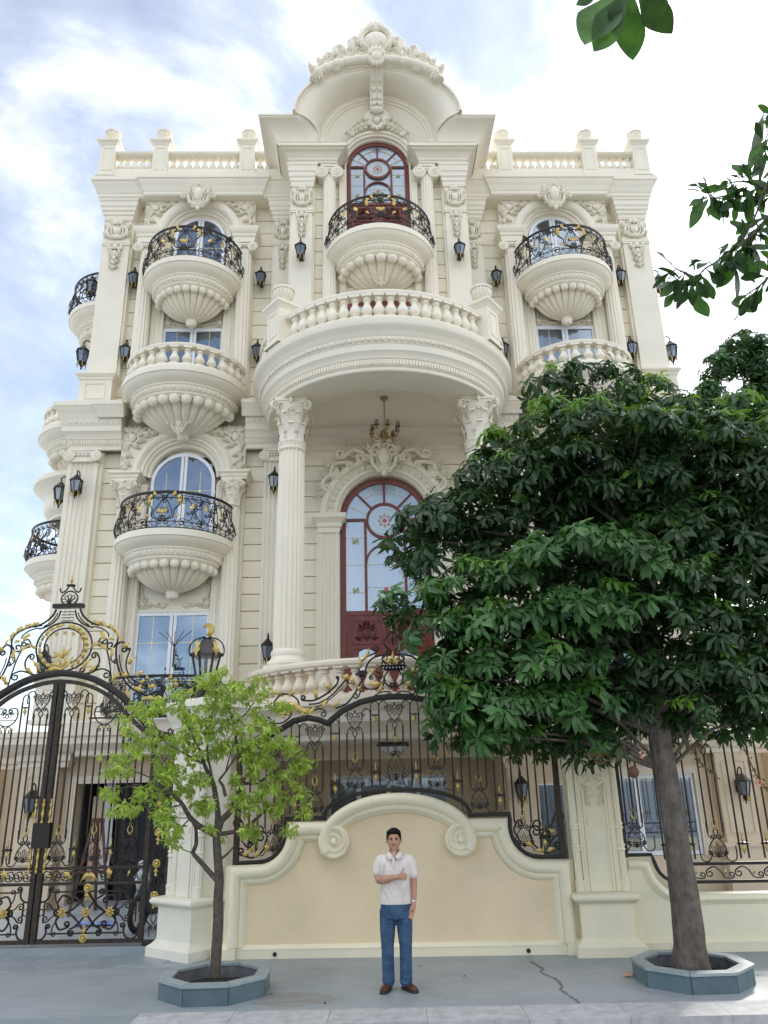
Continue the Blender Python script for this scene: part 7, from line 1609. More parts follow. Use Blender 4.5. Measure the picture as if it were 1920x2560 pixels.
for i in range(6): w = whorl(rng.randint(12, 15), 0.225, 0.072, rng, (-0.35, 0.7), droop=(0.6, 1.6), wav=1.0); WH.append((w.mesh('leaf_cluster', LEAF, 60), w))
LEAF_M = mat('pale_leaf', (0.15, 0.30, 0.048), 0.38, var=0.25, vscale=2.2, spec=0.4, trans=0.34, rand=0.25, col2=(0.07, 0.17, 0.035))
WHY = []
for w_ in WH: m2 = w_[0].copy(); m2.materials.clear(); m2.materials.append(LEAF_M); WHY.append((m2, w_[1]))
scatter_tree(big, pts, WH, LEAF, young=WHY, pale_lm=LEAF_M)
# sprays of fruit buds under the crown
for i, (x, y, dx_, dy_) in enumerate(((1360, 1590, -70, 60), (1470, 1580, 80, 100), (1600, 1600, 60, 110), (1330, 1600, -60, 30))):
    a = at(x, y, 9.95); b = at(x+dx_, y+dy_, 9.7); mid = (a+b)/2+Vector((0, 0, -0.1)); q = M(); L_ = big.location; P3 = [a+(mid-a)*t*2 if t < 0.5 else mid+(b-mid)*(t-0.5)*2 for t in [j/12 for j in range(13)]]
    q.tube([tuple(p-L_) for p in P3], 0.008, 5)
    for p in P3[2:]:
        for _ in range(3): v = p-L_+Vector((rng.uniform(-0.04, 0.04), rng.uniform(-0.04, 0.04), rng.uniform(-0.03, 0.03))); q.tube([tuple(p-L_), tuple(v)], 0.004, 4); q.ell(tuple(v), 0.011, 0.011, 0.011, 5, 4)
    ob('bud_spray', q, mat('bud_stem', (0.12, 0.085, 0.03), 0.7) if i == 0 else MATS['bud_stem'], big, 60)
FLW = mat('salmon_flower', (0.70, 0.30, 0.24), 0.6, var=0.2, vscale=30, col2=(0.75, 0.55, 0.35))
def flower_mesh(r):
    q = M()
    for j in range(14): d = Vector((rng.gauss(0, 1), rng.gauss(0, 1), rng.gauss(0, 1))).normalized()*r; q.ell(tuple(d), r*0.45, r*0.45, r*0.32, 6, 4)
    return q
for x, y in ((1388, 1630), (1640, 1690)):
    ob('flower', flower_mesh(0.038), FLW, big, 60, tuple(at(x, y, 9.75)-big.location))
ob('round_fruit', M().ell(tuple(at(1368, 1668, 9.8)-big.location), 0.07, 0.07, 0.07, 14, 10), mat('brown_fruit', (0.13, 0.07, 0.045), 0.8, var=0.2, vscale=20), big, 60)
# ---- the tree behind it, towards the sun
bt_ = thing('background_tree', 'tree crown behind the large tree at the right edge with sun glinting through', 'tree', (7.6, 14.5, 0))
pts = []
m = M(); m.tube([(0, 0, 0), (0.05, 0, 3), (-0.1, 0, 6.5), (-0.2, 0, 9.3)], 0.16, 8, taper=lambda t: 1-0.7*t); ob('trunk', m, BARK, bt_, 60)
for (x, y, rx, ry_) in ((1560, 790, 56, 44), (1620, 745, 56, 40), (1580, 745, 36, 26), (1640, 790, 60, 50), (1540, 900, 60, 40), (1660, 830, 60, 60), (1530, 850, 44, 36), (1590, 870, 60, 40), (1500, 880, 40, 26), (1640, 900, 60, 50), (1720, 760, 60, 60), (1700, 900, 60, 60)):
    c = at(x, y, 14.5); k_ = 0.0094
    for i in range(int(rx*ry_/55)):
        d = Vector((rng.gauss(0, 1), rng.gauss(0, 1), rng.gauss(0, 1))).normalized(); r = rng.uniform(0.3, 1.0); p = c+Vector((d.x*rx*k_*r, d.y*0.6*r, d.z*ry_*k_*r)); pts.append((p, (d+Vector((0, 0, 0.6))).normalized(), rng.uniform(0, 6), rng.uniform(0.7, 1.0)))
scatter_tree(bt_, pts, WH, LEAF, keep=120)
# ---- the young tree
TB = mat('brown_bark', (0.115, 0.095, 0.08), 0.85, var=0.3, vscale=22, bump=0.6, bscale=50)
yt = thing('young_tree', 'slim young tree with sparse bright green leaves in front of the white pillar', 'tree', (-2.25, 10.3, 0))
def t8(x, y, Y=10.3): return at(240+x*0.33755, 1640+y*0.33755, Y, 1.0)-yt.location
def br(P, r0, r1, dd=0.0, name='branch'):
    pts_ = [t8(x, y, 10.3+dd*(i/(len(P)-1))) for i, (x, y) in enumerate(P)]; q = M(); n_ = len(pts_)
    S = []
    for i in range(n_-1):
        for j in range(5): S.append(pts_[i]+(pts_[i+1]-pts_[i])*j/5)
    S.append(pts_[-1]); S2 = [S[0]]+[(S[i-1]+S[i]*2+S[i+1])/4 for i in range(1, len(S)-1)]+[S[-1]]
    q.tube([tuple(p) for p in S2], r0, 8, taper=lambda t: 1+(r1/r0-1)*t); return ob(name, q, TB, yt, 60)
tr_ = br([(880, 2375), (905, 1980), (905, 1778), (915, 1650), (900, 1480), (890, 1320)], 0.066, 0.048, 0, 'trunk')
for P, a, b, dd in (([(890,1330),(925,1220),(980,1170),(1040,1070),(1070,970),(1100,900)],.05,.025,-.1),([(890,1330),(905,1180),(885,1030),(870,950),(800,800),(765,690)],.042,.02,.2),([(960,1040),(940,960),(910,920),(960,860),(1040,740)],.022,.01,0),([(880,1320),(760,1260),(690,1190),(630,1080),(540,1010),(420,940)],.042,.014,-.3),([(915,1680),(840,1600),(780,1530),(715,1460),(745,1390),(740,1270),(700,1200)],.034,.018,.15),([(910,1320),(1040,1300),(1150,1240),(1250,1150),(1400,1060),(1500,1000)],.03,.008,-.2),([(930,1500),(980,1460),(1030,1400)],.018,.008,0),([(1075,970),(1050,700),(1020,500),(990,400),(950,240)],.024,.006,.2),([(1020,500),(1110,430),(1200,300)],.013,.005,0),([(1100,945),(1200,940),(1280,890),(1400,800),(1520,700),(1640,680)],.022,.005,-.3),([(765,690),(700,560),(640,420),(620,340)],.016,.004,.1),([(630,1080),(500,1020),(300,950),(200,980),(60,990)],.02,.004,-.2),([(800,800),(650,720),(520,650),(430,500),(400,420)],.016,.004,.2),([(560,1010),(400,900),(280,850),(150,800)],.012,.004,.1),([(640,1100),(520,1130),(350,1110),(250,1140)],.010,.003,.0),([(870,950),(820,700),(850,500),(880,330),(900,150)],.016,.004,-.2),([(1040,740),(1150,620),(1250,560)],.01,.004,.1),([(700,1200),(620,1280),(560,1370)],.010,.004,0),([(1250,1150),(1230,1060),(1180,880)],.01,.004,0),([(960,860),(1000,700),(1060,560)],.01,.004,.1),([(700,1200),(560,1200),(470,1160)],.007,.003,0),([(715,1460),(640,1430),(590,1400)],.007,.003,0)):
    br(P, a, b, dd)
CT = [(60,990),(130,1040),(170,1140),(250,1150),(300,1120),(330,1020),(400,1030),(460,980),(150,760),(210,770),(230,850),(120,850),(250,640),(230,480),(280,560),(310,370),(370,420),(420,390),(480,370),(540,370),(430,740),(500,800),(560,830),(470,880),(600,880),(560,930),(640,1000),(680,980),(720,930),(790,900),(830,910),(600,700),(560,640),(650,620),(620,560),(700,500),(760,480),(830,450),(800,560),(880,590),(700,420),(640,410),(850,380),(900,350),(960,380),(1000,330),(880,300),(950,240),(820,170),(770,180),(900,130),(930,110),(870,220),(1050,210),(1120,230),(1200,190),(1240,280),(1100,300),(1010,250),(1180,430),(1230,480),(1290,520),(1250,570),(1120,520),(1050,560),(1000,480),(950,500),(930,660),(900,700),(980,660),(1060,650),(1120,660),(1200,640),(1260,680),(1330,650),(1390,620),(1440,680),(1500,720),(1540,780),(1480,800),(1400,860),(1340,900),(1520,860),(1300,960),(1230,980),(1500,980),(1530,1030),(1380,1050),(1200,1050),(1080,1050),(1060,1110),(1150,1120),(1250,1110),(1340,1130),(1550,1150),(1430,1290),(1140,1330),(1120,1280),(1040,920),(1150,820),(1180,880),(1120,760),(700,760),(760,720),(830,1070),(800,1110),(840,1270),(540,1080),(470,1160),(520,1180),(560,1230),(550,1330),(590,1300),(560,1380),(740,1110),(640,300),(600,270),(420,560),(480,620),(360,640),(320,700),(700,650),(740,590),(1310,780),(1240,800),(1190,760),(1330,380),(1390,350)]
YW_ = []
for i in range(5): w = whorl(rng.randint(6, 9), 0.085, 0.034, rng, (-0.9, 0.9), droop=(0.4, 2.0), wide=0.48, n=4, wav=0.6); YW_.append((w.mesh('leaf_cluster', LEAF_Y, 60), w))
pts = []
for (x, y) in CT:
    for j in range(7):
        p = t8(x+rng.gauss(0, 32), y+rng.gauss(0, 26), 10.3+rng.uniform(-0.45, 0.45))+yt.location
        pts.append((p, Vector((rng.gauss(0, 0.5), rng.gauss(0, 0.5)-0.2, 0.9)).normalized(), rng.uniform(0, 6.28), rng.uniform(0.75, 1.2)))
scatter_tree(yt, pts, YW_, LEAF_Y)
# ---- overhanging branch at the upper right
LEAF_N = mat('overhanging_leaf', (0.030, 0.085, 0.018), 0.38, var=0.3, vscale=14, spec=0.4, trans=0.30, rand=0.45, col2=(0.014, 0.042, 0.013))
ovb = thing('overhanging_branch', 'leafy branches of a street tree hanging into the sky at the upper right', 'branch', (2.0, 4.2, 5.0))
OL = ovb.location
def nleaf(p, dirv, L_, W, nrm):
    vs, fs = leaf_mesh_pts(L_, W, 0.60, rng.uniform(0.1, 0.9), 0.22, 18, 0.35, 0.75); x = dirv.normalized(); z = (nrm-x*nrm.dot(x)).normalized(); y = z.cross(x)
    T = Matrix((x, y, z)).transposed().to_4x4(); T.translation = p-OL; q = M(); q.v = vs; q.f = fs; o = ob('leaf', q, LEAF_N, ovb, 60); o.matrix_local = T
for (x, y, x2, y2, w) in ((1355, -20, 1285, 108, .45), (1345, -25, 1262, 85, .5), (1360, -20, 1360, 122, .48), (1375, -25, 1442, 62, .48), (1310, -30, 1245, 8, .4), (1340, -10, 1325, 60, .35), (1395, -40, 1436, 40, .5)):
    Y = 3.0+rng.uniform(-0.1, 0.1); a = at(x, y, Y); b = at(x2, y2, Y+rng.uniform(-0.05, 0.15)); d = b-a; nleaf(a, d, d.length, d.length*w, (CAMP-a).normalized()+Vector((rng.uniform(-.4, .4), 0, 0.2)))
m = M(); m.tube([tuple(at(x, y, 3.0)-OL) for x, y in ((1350, -15), (1372, -60), (1420, -130))], 0.008, 6); ob('twig', m, TB, ovb, 60)
TW = [[(1760, 250), (1690, 330), (1655, 400), (1600, 425), (1550, 430), (1525, 415)], [(1700, 420), (1650, 480), (1600, 530), (1550, 560), (1500, 600), (1465, 622)], [(1655, 400), (1630, 470), (1600, 530)], [(1720, 240), (1680, 250), (1640, 330)], [(1500, 600), (1460, 580)], [(1720, 560), (1660, 600), (1610, 640)], [(1655, 410), (1620, 390), (1575, 395)]]
for P in TW:
    P3 = [at(x, y, 5.0+0.04*i) for i, (x, y) in enumerate(P)]; S3 = []
    for i in range(len(P3)-1):
        for k_ in range(4): S3.append(P3[i].lerp(P3[i+1], k_/4))
    S3.append(P3[-1]); S3 = [S3[0]]+[(S3[i-1]+S3[i]*2+S3[i+1])/4+Vector((rng.uniform(-.006, .006), 0, rng.uniform(-.006, .006))) for i in range(1, len(S3)-1)]+[S3[-1]]
    m = M(); m.tube([tuple(p-OL) for p in S3], 0.010, 6, taper=lambda t: 1.2-0.8*t); ob('twig', m, TB, ovb, 60)
    for a in S3[2:]:
        for _ in range(3):
            a_ = rng.uniform(0.2, 2.9) if rng.random() < 0.7 else rng.uniform(-2.9, -0.2); l = rng.uniform(0.13, 0.22)
            d = (_r2*cos(a_)-_u2*sin(a_)+Vector((0, rng.gauss(0, 0.35), 0))).normalized(); st = M(); st.tube([tuple(a-OL), tuple(a+d*0.03-OL)], 0.003, 4); ob('leaf_stalk', st, TB, ovb, 60)
            nleaf(a+d*0.028, d, l, l*rng.uniform(0.34, 0.44), Vector((rng.gauss(0, 0.7), rng.gauss(-0.6, 0.5), rng.gauss(0.3, 0.7))))
for (x, y, x2, y2) in ((1650, 240, 1630, 330), (1659, 300, 1620, 350), (1655, 330, 1640, 370), (1520, 420, 1490, 395), (1530, 425, 1485, 440), (1530, 430, 1490, 470), (1540, 420, 1580, 385), (1480, 615, 1440, 560), (1470, 620, 1475, 665), (1490, 620, 1530, 690), (1500, 610, 1520, 660), (1600, 540, 1560, 620), (1580, 550, 1600, 640), (1590, 540, 1640, 600), (1620, 520, 1650, 590)):
    Y = 5.1; a = at(x, y, Y); b = at(x2, y2, Y+rng.uniform(-.1, .1)); d = b-a; nleaf(a, d, d.length, d.length*0.36, Vector((rng.gauss(0, .6), -0.7, rng.gauss(0.3, .5))))
# ================================================================= the man
SKIN = mat('skin', (0.47, 0.26, 0.175), 0.5, var=0.10, vscale=14, spec=0.4); SHIRT = mat('white_polo', (0.70, 0.645, 0.605), 0.9, var=0.06, vscale=9, bump=0.9, bscale=11)
JEAN = mat('blue_jeans', (0.050, 0.108, 0.195), 0.9, var=0.3, vscale=8, bump=0.9, bscale=18, col2=(0.016, 0.042, 0.09)); SHOE = mat('brown_leather', (0.10, 0.045, 0.032), 0.35, var=0.25, vscale=18)
HAIR = mat('black_hair', (0.006, 0.006, 0.007), 0.55, var=0.2, vscale=40, bump=0.5, bscale=120, spec=0.2); STEEL = mat('watch_steel', (0.75, 0.76, 0.78), 0.25, metal=0.9); EYE = mat('eye_dark', (0.02, 0.012, 0.01), 0.3); LIP = mat('lip', (0.30, 0.12, 0.10), 0.5); BROW = mat('brow', (0.025, 0.02, 0.018), 0.7)
man = thing('person', 'man in white polo shirt, blue jeans and brown shoes giving a thumbs up', 'person', (-0.19, 10.08, 0.0), radians(-3))
def vox(o, v, sm=6):
    r = o.modifiers.new('remesh', 'REMESH'); r.mode = 'VOXEL'; r.voxel_size = v; r.use_smooth_shade = True
    if sm: s_ = o.modifiers.new('smooth', 'SMOOTH'); s_.factor = 0.5; s_.iterations = sm
    return o
def limb(m, P, R, k_=14, fx=1.0):
    # tapering limb through 3D joints with a radius at each
    Q = [Vector(p) for p in P]; S = []; RR = []
    for i in range(len(Q)-1):
        for j in range(6): t = j/6; S.append(Q[i]*(1-t)+Q[i+1]*t); RR.append(R[i]*(1-t)+R[i+1]*t)
    S.append(Q[-1]); RR.append(R[-1]); n = len(S); S2 = [S[0]]+[(S[i-1]+2*S[i]+S[i+1])/4 for i in range(1, n-1)]+[S[-1]]
    m.tube([tuple(p) for p in S2], 1.0, k_, taper=lambda t: RR[int(round(t*(n-1)))])
    m.ell(tuple(S2[0]), RR[0], RR[0], RR[0], 12, 8); m.ell(tuple(S2[-1]), RR[-1], RR[-1], RR[-1], 12, 8)
def rings(m, L_, n=24, ex=2.2):
    # stacked super-ellipse rings: (cx, cy, z, rx, ry)
    vs = []
    for (cx_, cy_, z, rx, ry_) in L_:
        for i in range(n):
            a = 2*pi*i/n; c, s_ = cos(a), sin(a); vs.append((cx_+rx*math.copysign(abs(c)**(2/ex), c), cy_+ry_*math.copysign(abs(s_)**(2/ex), s_), z))
    k_ = len(L_); m.add(vs, [(j*n+i, j*n+(i+1) % n, (j+1)*n+(i+1) % n, (j+1)*n+i) for j in range(k_-1) for i in range(n)]+[tuple(range(n-1, -1, -1)), tuple((k_-1)*n+i for i in range(n))])
# ---- body: one continuous surface
b = M(); hx = 0.017
rings(b, [(hx, -0.01, 1.478, 0.034, 0.042), (hx, -0.016, 1.490, 0.050, 0.062), (hx, -0.012, 1.515, 0.065, 0.080), (hx, -0.004, 1.545, 0.075, 0.089), (hx, 0.002, 1.58, 0.080, 0.093), (hx, 0.006, 1.62, 0.082, 0.096), (hx, 0.010, 1.655, 0.078, 0.092), (hx, 0.012, 1.685, 0.064, 0.076), (hx, 0.012, 1.702, 0.040, 0.050)], 24, 2.15)
limb(b, [(hx, -0.085, 1.598), (hx, -0.098, 1.575), (hx, -0.108, 1.560)], [0.010, 0.011, 0.016], 10)
for s in (-1, 1):
    b.ell((hx+s*0.016, -0.094, 1.556), 0.010, 0.012, 0.008); b.ell((hx+s*0.031, -0.082, 1.612), 0.022, 0.012, 0.008, 10, 6); b.ell((hx+s*0.040, -0.066, 1.568), 0.022, 0.022, 0.020, 10, 6)
    b.ell((hx+s*0.088, 0.012, 1.580), 0.012, 0.018, 0.033, 8, 8)
b.ell((hx, -0.086, 1.541), 0.024, 0.012, 0.006); b.ell((hx, -0.086, 1.528), 0.020, 0.012, 0.007); b.ell((hx, -0.078, 1.496), 0.024, 0.018, 0.016)
limb(b, [(hx, 0.012, 1.53), (0.014, 0.012, 1.46), (0.016, 0.02, 1.38)], [0.060, 0.058, 0.07], 16); limb(b, [(0.016, -0.034, 1.470), (0.015, -0.060, 1.440), (0.013, -0.088, 1.410)], [0.034, 0.034, 0.026], 12)
rings(b, [(0.02, 0.01, 0.80, 0.14, 0.085), (0.02, 0.0, 1.0, 0.14, 0.085), (0.02, 0.0, 1.2, 0.16, 0.09), (0.02, 0.01, 1.33, 0.14, 0.075), (0.02, 0.015, 1.40, 0.08, 0.055)])
# his right arm (viewer's left) bent across the chest
limb(b, [(-0.145, 0.01, 1.355), (-0.183, -0.008, 1.25), (-0.170, -0.03, 1.155)], [0.048, 0.050, 0.046]); limb(b, [(-0.170, -0.035, 1.155), (-0.10, -0.11, 1.165), (-0.01, -0.165, 1.19), (0.058, -0.185, 1.197)], [0.045, 0.047, 0.036, 0.027])
# fist with raised thumb
limb(b, [(0.055, -0.185, 1.198), (0.10, -0.192, 1.202), (0.122, -0.192, 1.205)], [0.026, 0.033, 0.034])
for i, (dz, l) in enumerate(((0.026, 0.150), (0.008, 0.156), (-0.010, 0.152), (-0.027, 0.144))):
    z = 1.203+dz; limb(b, [(0.115, -0.182, z), (l, -0.190, z), (l+0.004, -0.214, z-0.001), (0.128, -0.226, z-0.002), (0.108, -0.218, z-0.002)], [0.0105, 0.0105, 0.0098, 0.0092, 0.0085], 8)
limb(b, [(0.088, -0.204, 1.222), (0.106, -0.214, 1.246), (0.118, -0.212, 1.272), (0.128, -0.205, 1.297)], [0.0145, 0.0125, 0.0108, 0.0085], 8)
# his left arm hanging, hand relaxed
limb(b, [(0.195, 0.015, 1.35), (0.236, 0.012, 1.22), (0.240, 0.01, 1.10), (0.238, -0.01, 1.02), (0.236, -0.02, 0.912)], [0.048, 0.047, 0.042, 0.037, 0.027])
limb(b, [(0.235, -0.02, 0.91), (0.224, -0.028, 0.868), (0.214, -0.032, 0.84)], [0.026, 0.034, 0.036])
for i, (dx_, dy_, l) in enumerate(((-0.030, -0.020, 0.088), (-0.012, -0.012, 0.100), (0.006, -0.004, 0.096), (0.022, 0.006, 0.080))):
    x0 = 0.214+dx_*0.8; y0 = -0.03+dy_; limb(b, [(x0, y0, 0.842), (x0-0.004+dx_*0.15, y0-0.006, 0.842-l*0.45), (x0-0.010+dx_*0.15, y0-0.020, 0.842-l*0.78), (x0-0.014+dx_*0.1, y0-0.036, 0.842-l)], [0.0108, 0.0100, 0.0092, 0.0082], 8)
limb(b, [(0.210, -0.052, 0.872), (0.190, -0.066, 0.838), (0.178, -0.068, 0.806)], [0.0135, 0.0115, 0.0090], 8)
for s, x0, x1 in ((-1, -0.075, -0.085), (1, 0.11, 0.125)): limb(b, [(x0, 0.0, 0.80), (x0, -0.005, 0.45), (x1, 0.015, 0.08)], [0.085, 0.058, 0.045])
vox(ob('body', b, SKIN, man, 60), 0.0045, 3)
# ---- hair
h = M()
def hr(u, v):
    a = 2*pi*u; el = v*pi/2; front = max(0, -sin(a)); lo = 1.600+0.055*front**0.7-0.012*(1-front); 
    z = lo+(1.727-lo)*sin(el)**0.9; k_ = max(0, 1-((z-1.60)/0.127)**2)**0.5 if z > 1.60 else 1.0
    k_ = k_ if v < 1 else 0.0
    return (hx+0.092*k_*cos(a)*(1+0.012*sin(a*18)), 0.012+0.108*k_*sin(a)*(1+0.01*sin(a*14)), z+0.003*sin(a*11)*k_)
h.ell((hx, 0.020, 1.640), 0.090, 0.104, 0.086, 20, 14)
for (x_, y_, z_, a_, b_, c_) in ((-0.030, -0.060, 1.684, 0.050, 0.038, 0.026), (0.012, -0.066, 1.688, 0.052, 0.036, 0.026), (0.048, -0.052, 1.678, 0.034, 0.036, 0.026), (-0.062, -0.036, 1.668, 0.026, 0.040, 0.034), (0.064, -0.034, 1.664, 0.024, 0.040, 0.034), (-0.078, 0.0, 1.625, 0.013, 0.050, 0.045), (0.078, 0.0, 1.625, 0.013, 0.050, 0.045), (-0.076, -0.04, 1.632, 0.012, 0.018, 0.034), (0.076, -0.04, 1.632, 0.012, 0.018, 0.034), (0.0, 0.07, 1.58, 0.07, 0.045, 0.07)):
    h.ell((hx+x_, y_, z_), a_, b_, c_, 12, 8)
vox(ob('hair', h, HAIR, man, 60), 0.005, 2)
for s in (-1, 1):
    ob('eye', M().ell((hx+s*0.031, -0.0885, 1.597), 0.0145, 0.006, 0.0052, 10, 6), EYE, man); q = M(); q.tube([(hx+s*0.012, -0.093, 1.612), (hx+s*0.032, -0.0935, 1.617), (hx+s*0.052, -0.082, 1.611)], 0.0042, 6, flat=0.6); ob('eyebrow', q, BROW, man)
q = M(); q.tube([(hx-0.026, -0.089, 1.536), (hx-0.010, -0.0985, 1.5335), (hx, -0.0995, 1.5335), (hx+0.010, -0.0985, 1.5335), (hx+0.026, -0.089, 1.537)], 0.0040, 6, flat=0.6); ob('lips', q, LIP, man)
# ---- polo shirt
p = M(); rings(p, [(0.02, 0.008, 0.893, 0.186, 0.118), (0.02, 0.006, 0.93, 0.186, 0.118), (0.02, 0.004, 1.02, 0.176, 0.112), (0.022, 0.0, 1.15, 0.172, 0.112), (0.025, 0.0, 1.26, 0.180, 0.115), (0.026, 0.004, 1.33, 0.192, 0.108), (0.026, 0.012, 1.385, 0.180, 0.090), (0.024, 0.018, 1.42, 0.135, 0.074), (0.018, 0.018, 1.442, 0.085, 0.064)], 28, 2.3)
limb(p, [(-0.115, 0.014, 1.372), (-0.150, 0.011, 1.362), (-0.184, 0.004, 1.30), (-0.187, -0.006, 1.242)], [0.062, 0.066, 0.063, 0.064]); limb(p, [(0.165, 0.016, 1.370), (0.198, 0.015, 1.358), (0.230, 0.012, 1.28), (0.236, 0.012, 1.207)], [0.062, 0.066, 0.060, 0.061])
# soft folds
for (x0, z0, x1, z1, r) in ((-0.06, 1.30, -0.02, 1.02, 0.010), (0.10, 1.28, 0.08, 0.98, 0.010), (0.0, 1.10, 0.03, 0.90, 0.010), (-0.12, 1.10, -0.06, 0.96, 0.012), (0.15, 1.12, 0.10, 0.95, 0.012), (-0.10, 1.36, -0.16, 1.20, 0.010)):
    limb(p, [(x0, -0.098, z0), ((x0+x1)/2, -0.106, (z0+z1)/2), (x1, -0.106, z1)], [0.006, r, 0.006], 8)
vox(ob('polo_shirt', p, SHIRT, man, 60), 0.0065, 4)
for s in (-1, 1):
    q = M(); P = [((0.060, 0.045, 1.476), (0.075, 0.062, 1.440)), ((0.066, 0.0, 1.474), (0.108, 0.004, 1.430)), ((0.058, -0.045, 1.466), (0.104, -0.070, 1.415)), ((0.034, -0.084, 1.440), (0.080, -0.118, 1.388)), ((0.008, -0.112, 1.408), (0.040, -0.126, 1.380))]
    P = [((0.0, 0.082, 1.476), (0.0, 0.098, 1.442))]+P
    vs = [(0.017+s*p[0]*0.98, p[1], p[2]) for ab in P for p in ab]; q.add(vs, [(2*k_, 2*k_+1, 2*k_+3, 2*k_+2) for k_ in range(len(P)-1)]); o = ob('collar', q, SHIRT, man, 15); s_ = o.modifiers.new('thick', 'SOLIDIFY'); s_.thickness = 0.004
q = M(); q.box(-0.008, 0.022, -0.122, -0.112, 1.29, 1.402); ob('placket', q, SHIRT, man, 0)
q = M()
for z in (1.37, 1.32): q.ell((0.007, -0.123, z), 0.006, 0.003, 0.006, 8, 5)
stuff(ob('buttons', q, mat('button', (0.6, 0.58, 0.56), 0.4), man))
q = M()
for s, c in ((-1, (-0.1855, -0.007, 1.236)), (1, (0.2345, 0.012, 1.199))): pass
# ---- jeans
j = M(); rings(j, [(0.02, 0.006, 0.755, 0.186, 0.112), (0.02, 0.006, 0.83, 0.184, 0.113), (0.02, 0.004, 0.91, 0.172, 0.106)], 28, 2.3)
limb(j, [(-0.075, 0.004, 0.80), (-0.082, 0.0, 0.62), (-0.086, -0.004, 0.45), (-0.084, 0.008, 0.28), (-0.083, 0.012, 0.10)], [0.100, 0.092, 0.074, 0.071, 0.073]); limb(j, [(0.115, 0.004, 0.80), (0.120, 0.0, 0.62), (0.125, -0.004, 0.45), (0.121, 0.008, 0.28), (0.118, 0.012, 0.10)], [0.100, 0.092, 0.074, 0.071, 0.073])
for x0, sg in ((-0.085, -1), (0.122, 1)):
    for z, w in ((0.49, 0.074), (0.43, 0.073), (0.37, 0.071), (0.30, 0.070), (0.165, 0.071), (0.13, 0.071), (0.10, 0.072)):
        n_ = 14; a0 = rng.uniform(0, 6); j.tube([(x0+w*0.98*cos(a0+a), 0.008+w*0.98*sin(a0+a), z+0.030*sin(a*0.7+a0)) for a in [2.6*i/n_ for i in range(n_+1)]], 0.008, 6, taper=lambda t: sin(pi*t)*1.0+0.15)
for z in (0.74, 0.70): j.tube([(0.02+0.12*sin(a), -0.10, z+0.02*abs(sin(a))) for a in [-1+2*i/8 for i in range(9)]], 0.007, 6)
vox(ob('jeans', j, JEAN, man, 60), 0.007, 3)
# ---- shoes
def shoe(x, ang):
    s = M(); vs = []
    L_ = [(0.075, 0.034, 0.060), (0.05, 0.038, 0.085), (0.0, 0.039, 0.090), (-0.05, 0.042, 0.072), (-0.10, 0.048, 0.056), (-0.15, 0.046, 0.046), (-0.19, 0.034, 0.038), (-0.205, 0.014, 0.030)]
    n = 16
    for (y, w, h_) in L_:
        for i in range(n): a = 2*pi*i/n; vs.append((w*cos(a), y, 0.018+max(0, h_*(0.5+0.5*sin(a)))*1.0-0.0))
    s.add(vs, [(k_*n+i, k_*n+(i+1) % n, (k_+1)*n+(i+1) % n, (k_+1)*n+i) for k_ in range(len(L_)-1) for i in range(n)]+[tuple(range(n)), tuple((len(L_)-1)*n+i for i in range(n-1, -1, -1))])
    o = ob('shoe', s, SHOE, man, 60, (x, 0.03, 0.0), ang)
    q = M(); P = [(0.036, 0.08), (0.041, 0.0), (0.052, -0.10), (0.050, -0.155), (0.036, -0.20), (0.0, -0.214), (-0.036, -0.20), (-0.050, -0.155), (-0.052, -0.10), (-0.041, 0.0), (-0.036, 0.08), (0, 0.09)]; q.zprism(P[::-1], 0.0, 0.024); ob('sole', q, mat('shoe_sole', (0.05, 0.035, 0.028), 0.6) if 'shoe_sole' not in MATS else MATS['shoe_sole'], o, 0)
    q = M()
    for k_ in range(4): q.tube([(-0.018, -0.055-k_*0.016, 0.084-k_*0.006), (0, -0.06-k_*0.016, 0.091-k_*0.007), (0.018, -0.052-k_*0.016, 0.084-k_*0.006)], 0.003, 5)
    stuff(ob('laces', q, HAIR, o))
shoe(-0.098, radians(-14)); shoe(0.130, radians(30))
q = M(); q.lathe([(0.0295, -0.009), (0.032, -0.008), (0.032, 0.008), (0.0295, 0.009)], (0.2362, -0.019, 0.925), 20); q2 = ob('watch', q, STEEL, man); q = M(); q.box(-0.012, 0.012, -0.057, -0.049, 0.912, 0.940); ob('watch_face', q, mat('watch_dial', (0.7, 0.72, 0.74), 0.2), q2, 0, (0.236-0.012, 0.0, 0.0))

# ================================================================= small things
bk = thing('motorbike', 'dark motor scooter parked behind the gate side panel', 'motorbike', (-4.0, 14.35, 0.085), radians(75))
RUB = mat('tyre_rubber', (0.02, 0.02, 0.02), 0.8); BODY = mat('scooter_paint', (0.05, 0.06, 0.08), 0.25, spec=0.6); SIL = mat('silver_plastic', (0.62, 0.66, 0.70), 0.3, metal=0.3)
for y in (-0.62, 0.62):
    m = M(); m.tube([(y+0.235*cos(a), 0, 0.27+0.235*sin(a)) for a in [2*pi*i/24 for i in range(24)]], 0.045, 8, closed=True); w = ob('tyre', m, RUB, bk, 60); m = M(); t = M(); t.lathe([(0.19, -0.02), (0.19, 0.02), (0.05, 0.04), (0.05, -0.04)], n=16); m.add([(y+x, z, 0.27+yy) for x, yy, z in t.v], t.f); ob('rim', m, SIL, w)
m = M(); rings(m, [(0, 0, 0, 0.01, 0.01)]*2) if False else None
m.tube([(-0.55, 0, 0.55), (-0.35, 0, 0.36), (0.05, 0, 0.34), (0.3, 0, 0.5), (0.75, 0, 0.62)], 0.14, 10, taper=lambda t: 0.9+0.3*sin(pi*t)); m.tube([(-0.60, 0, 0.30), (-0.5, 0, 0.7), (-0.42, 0, 0.98)], 0.10, 10, taper=lambda t: 0.7+0.5*sin(pi*t)); ob('body', m, BODY, bk, 60)
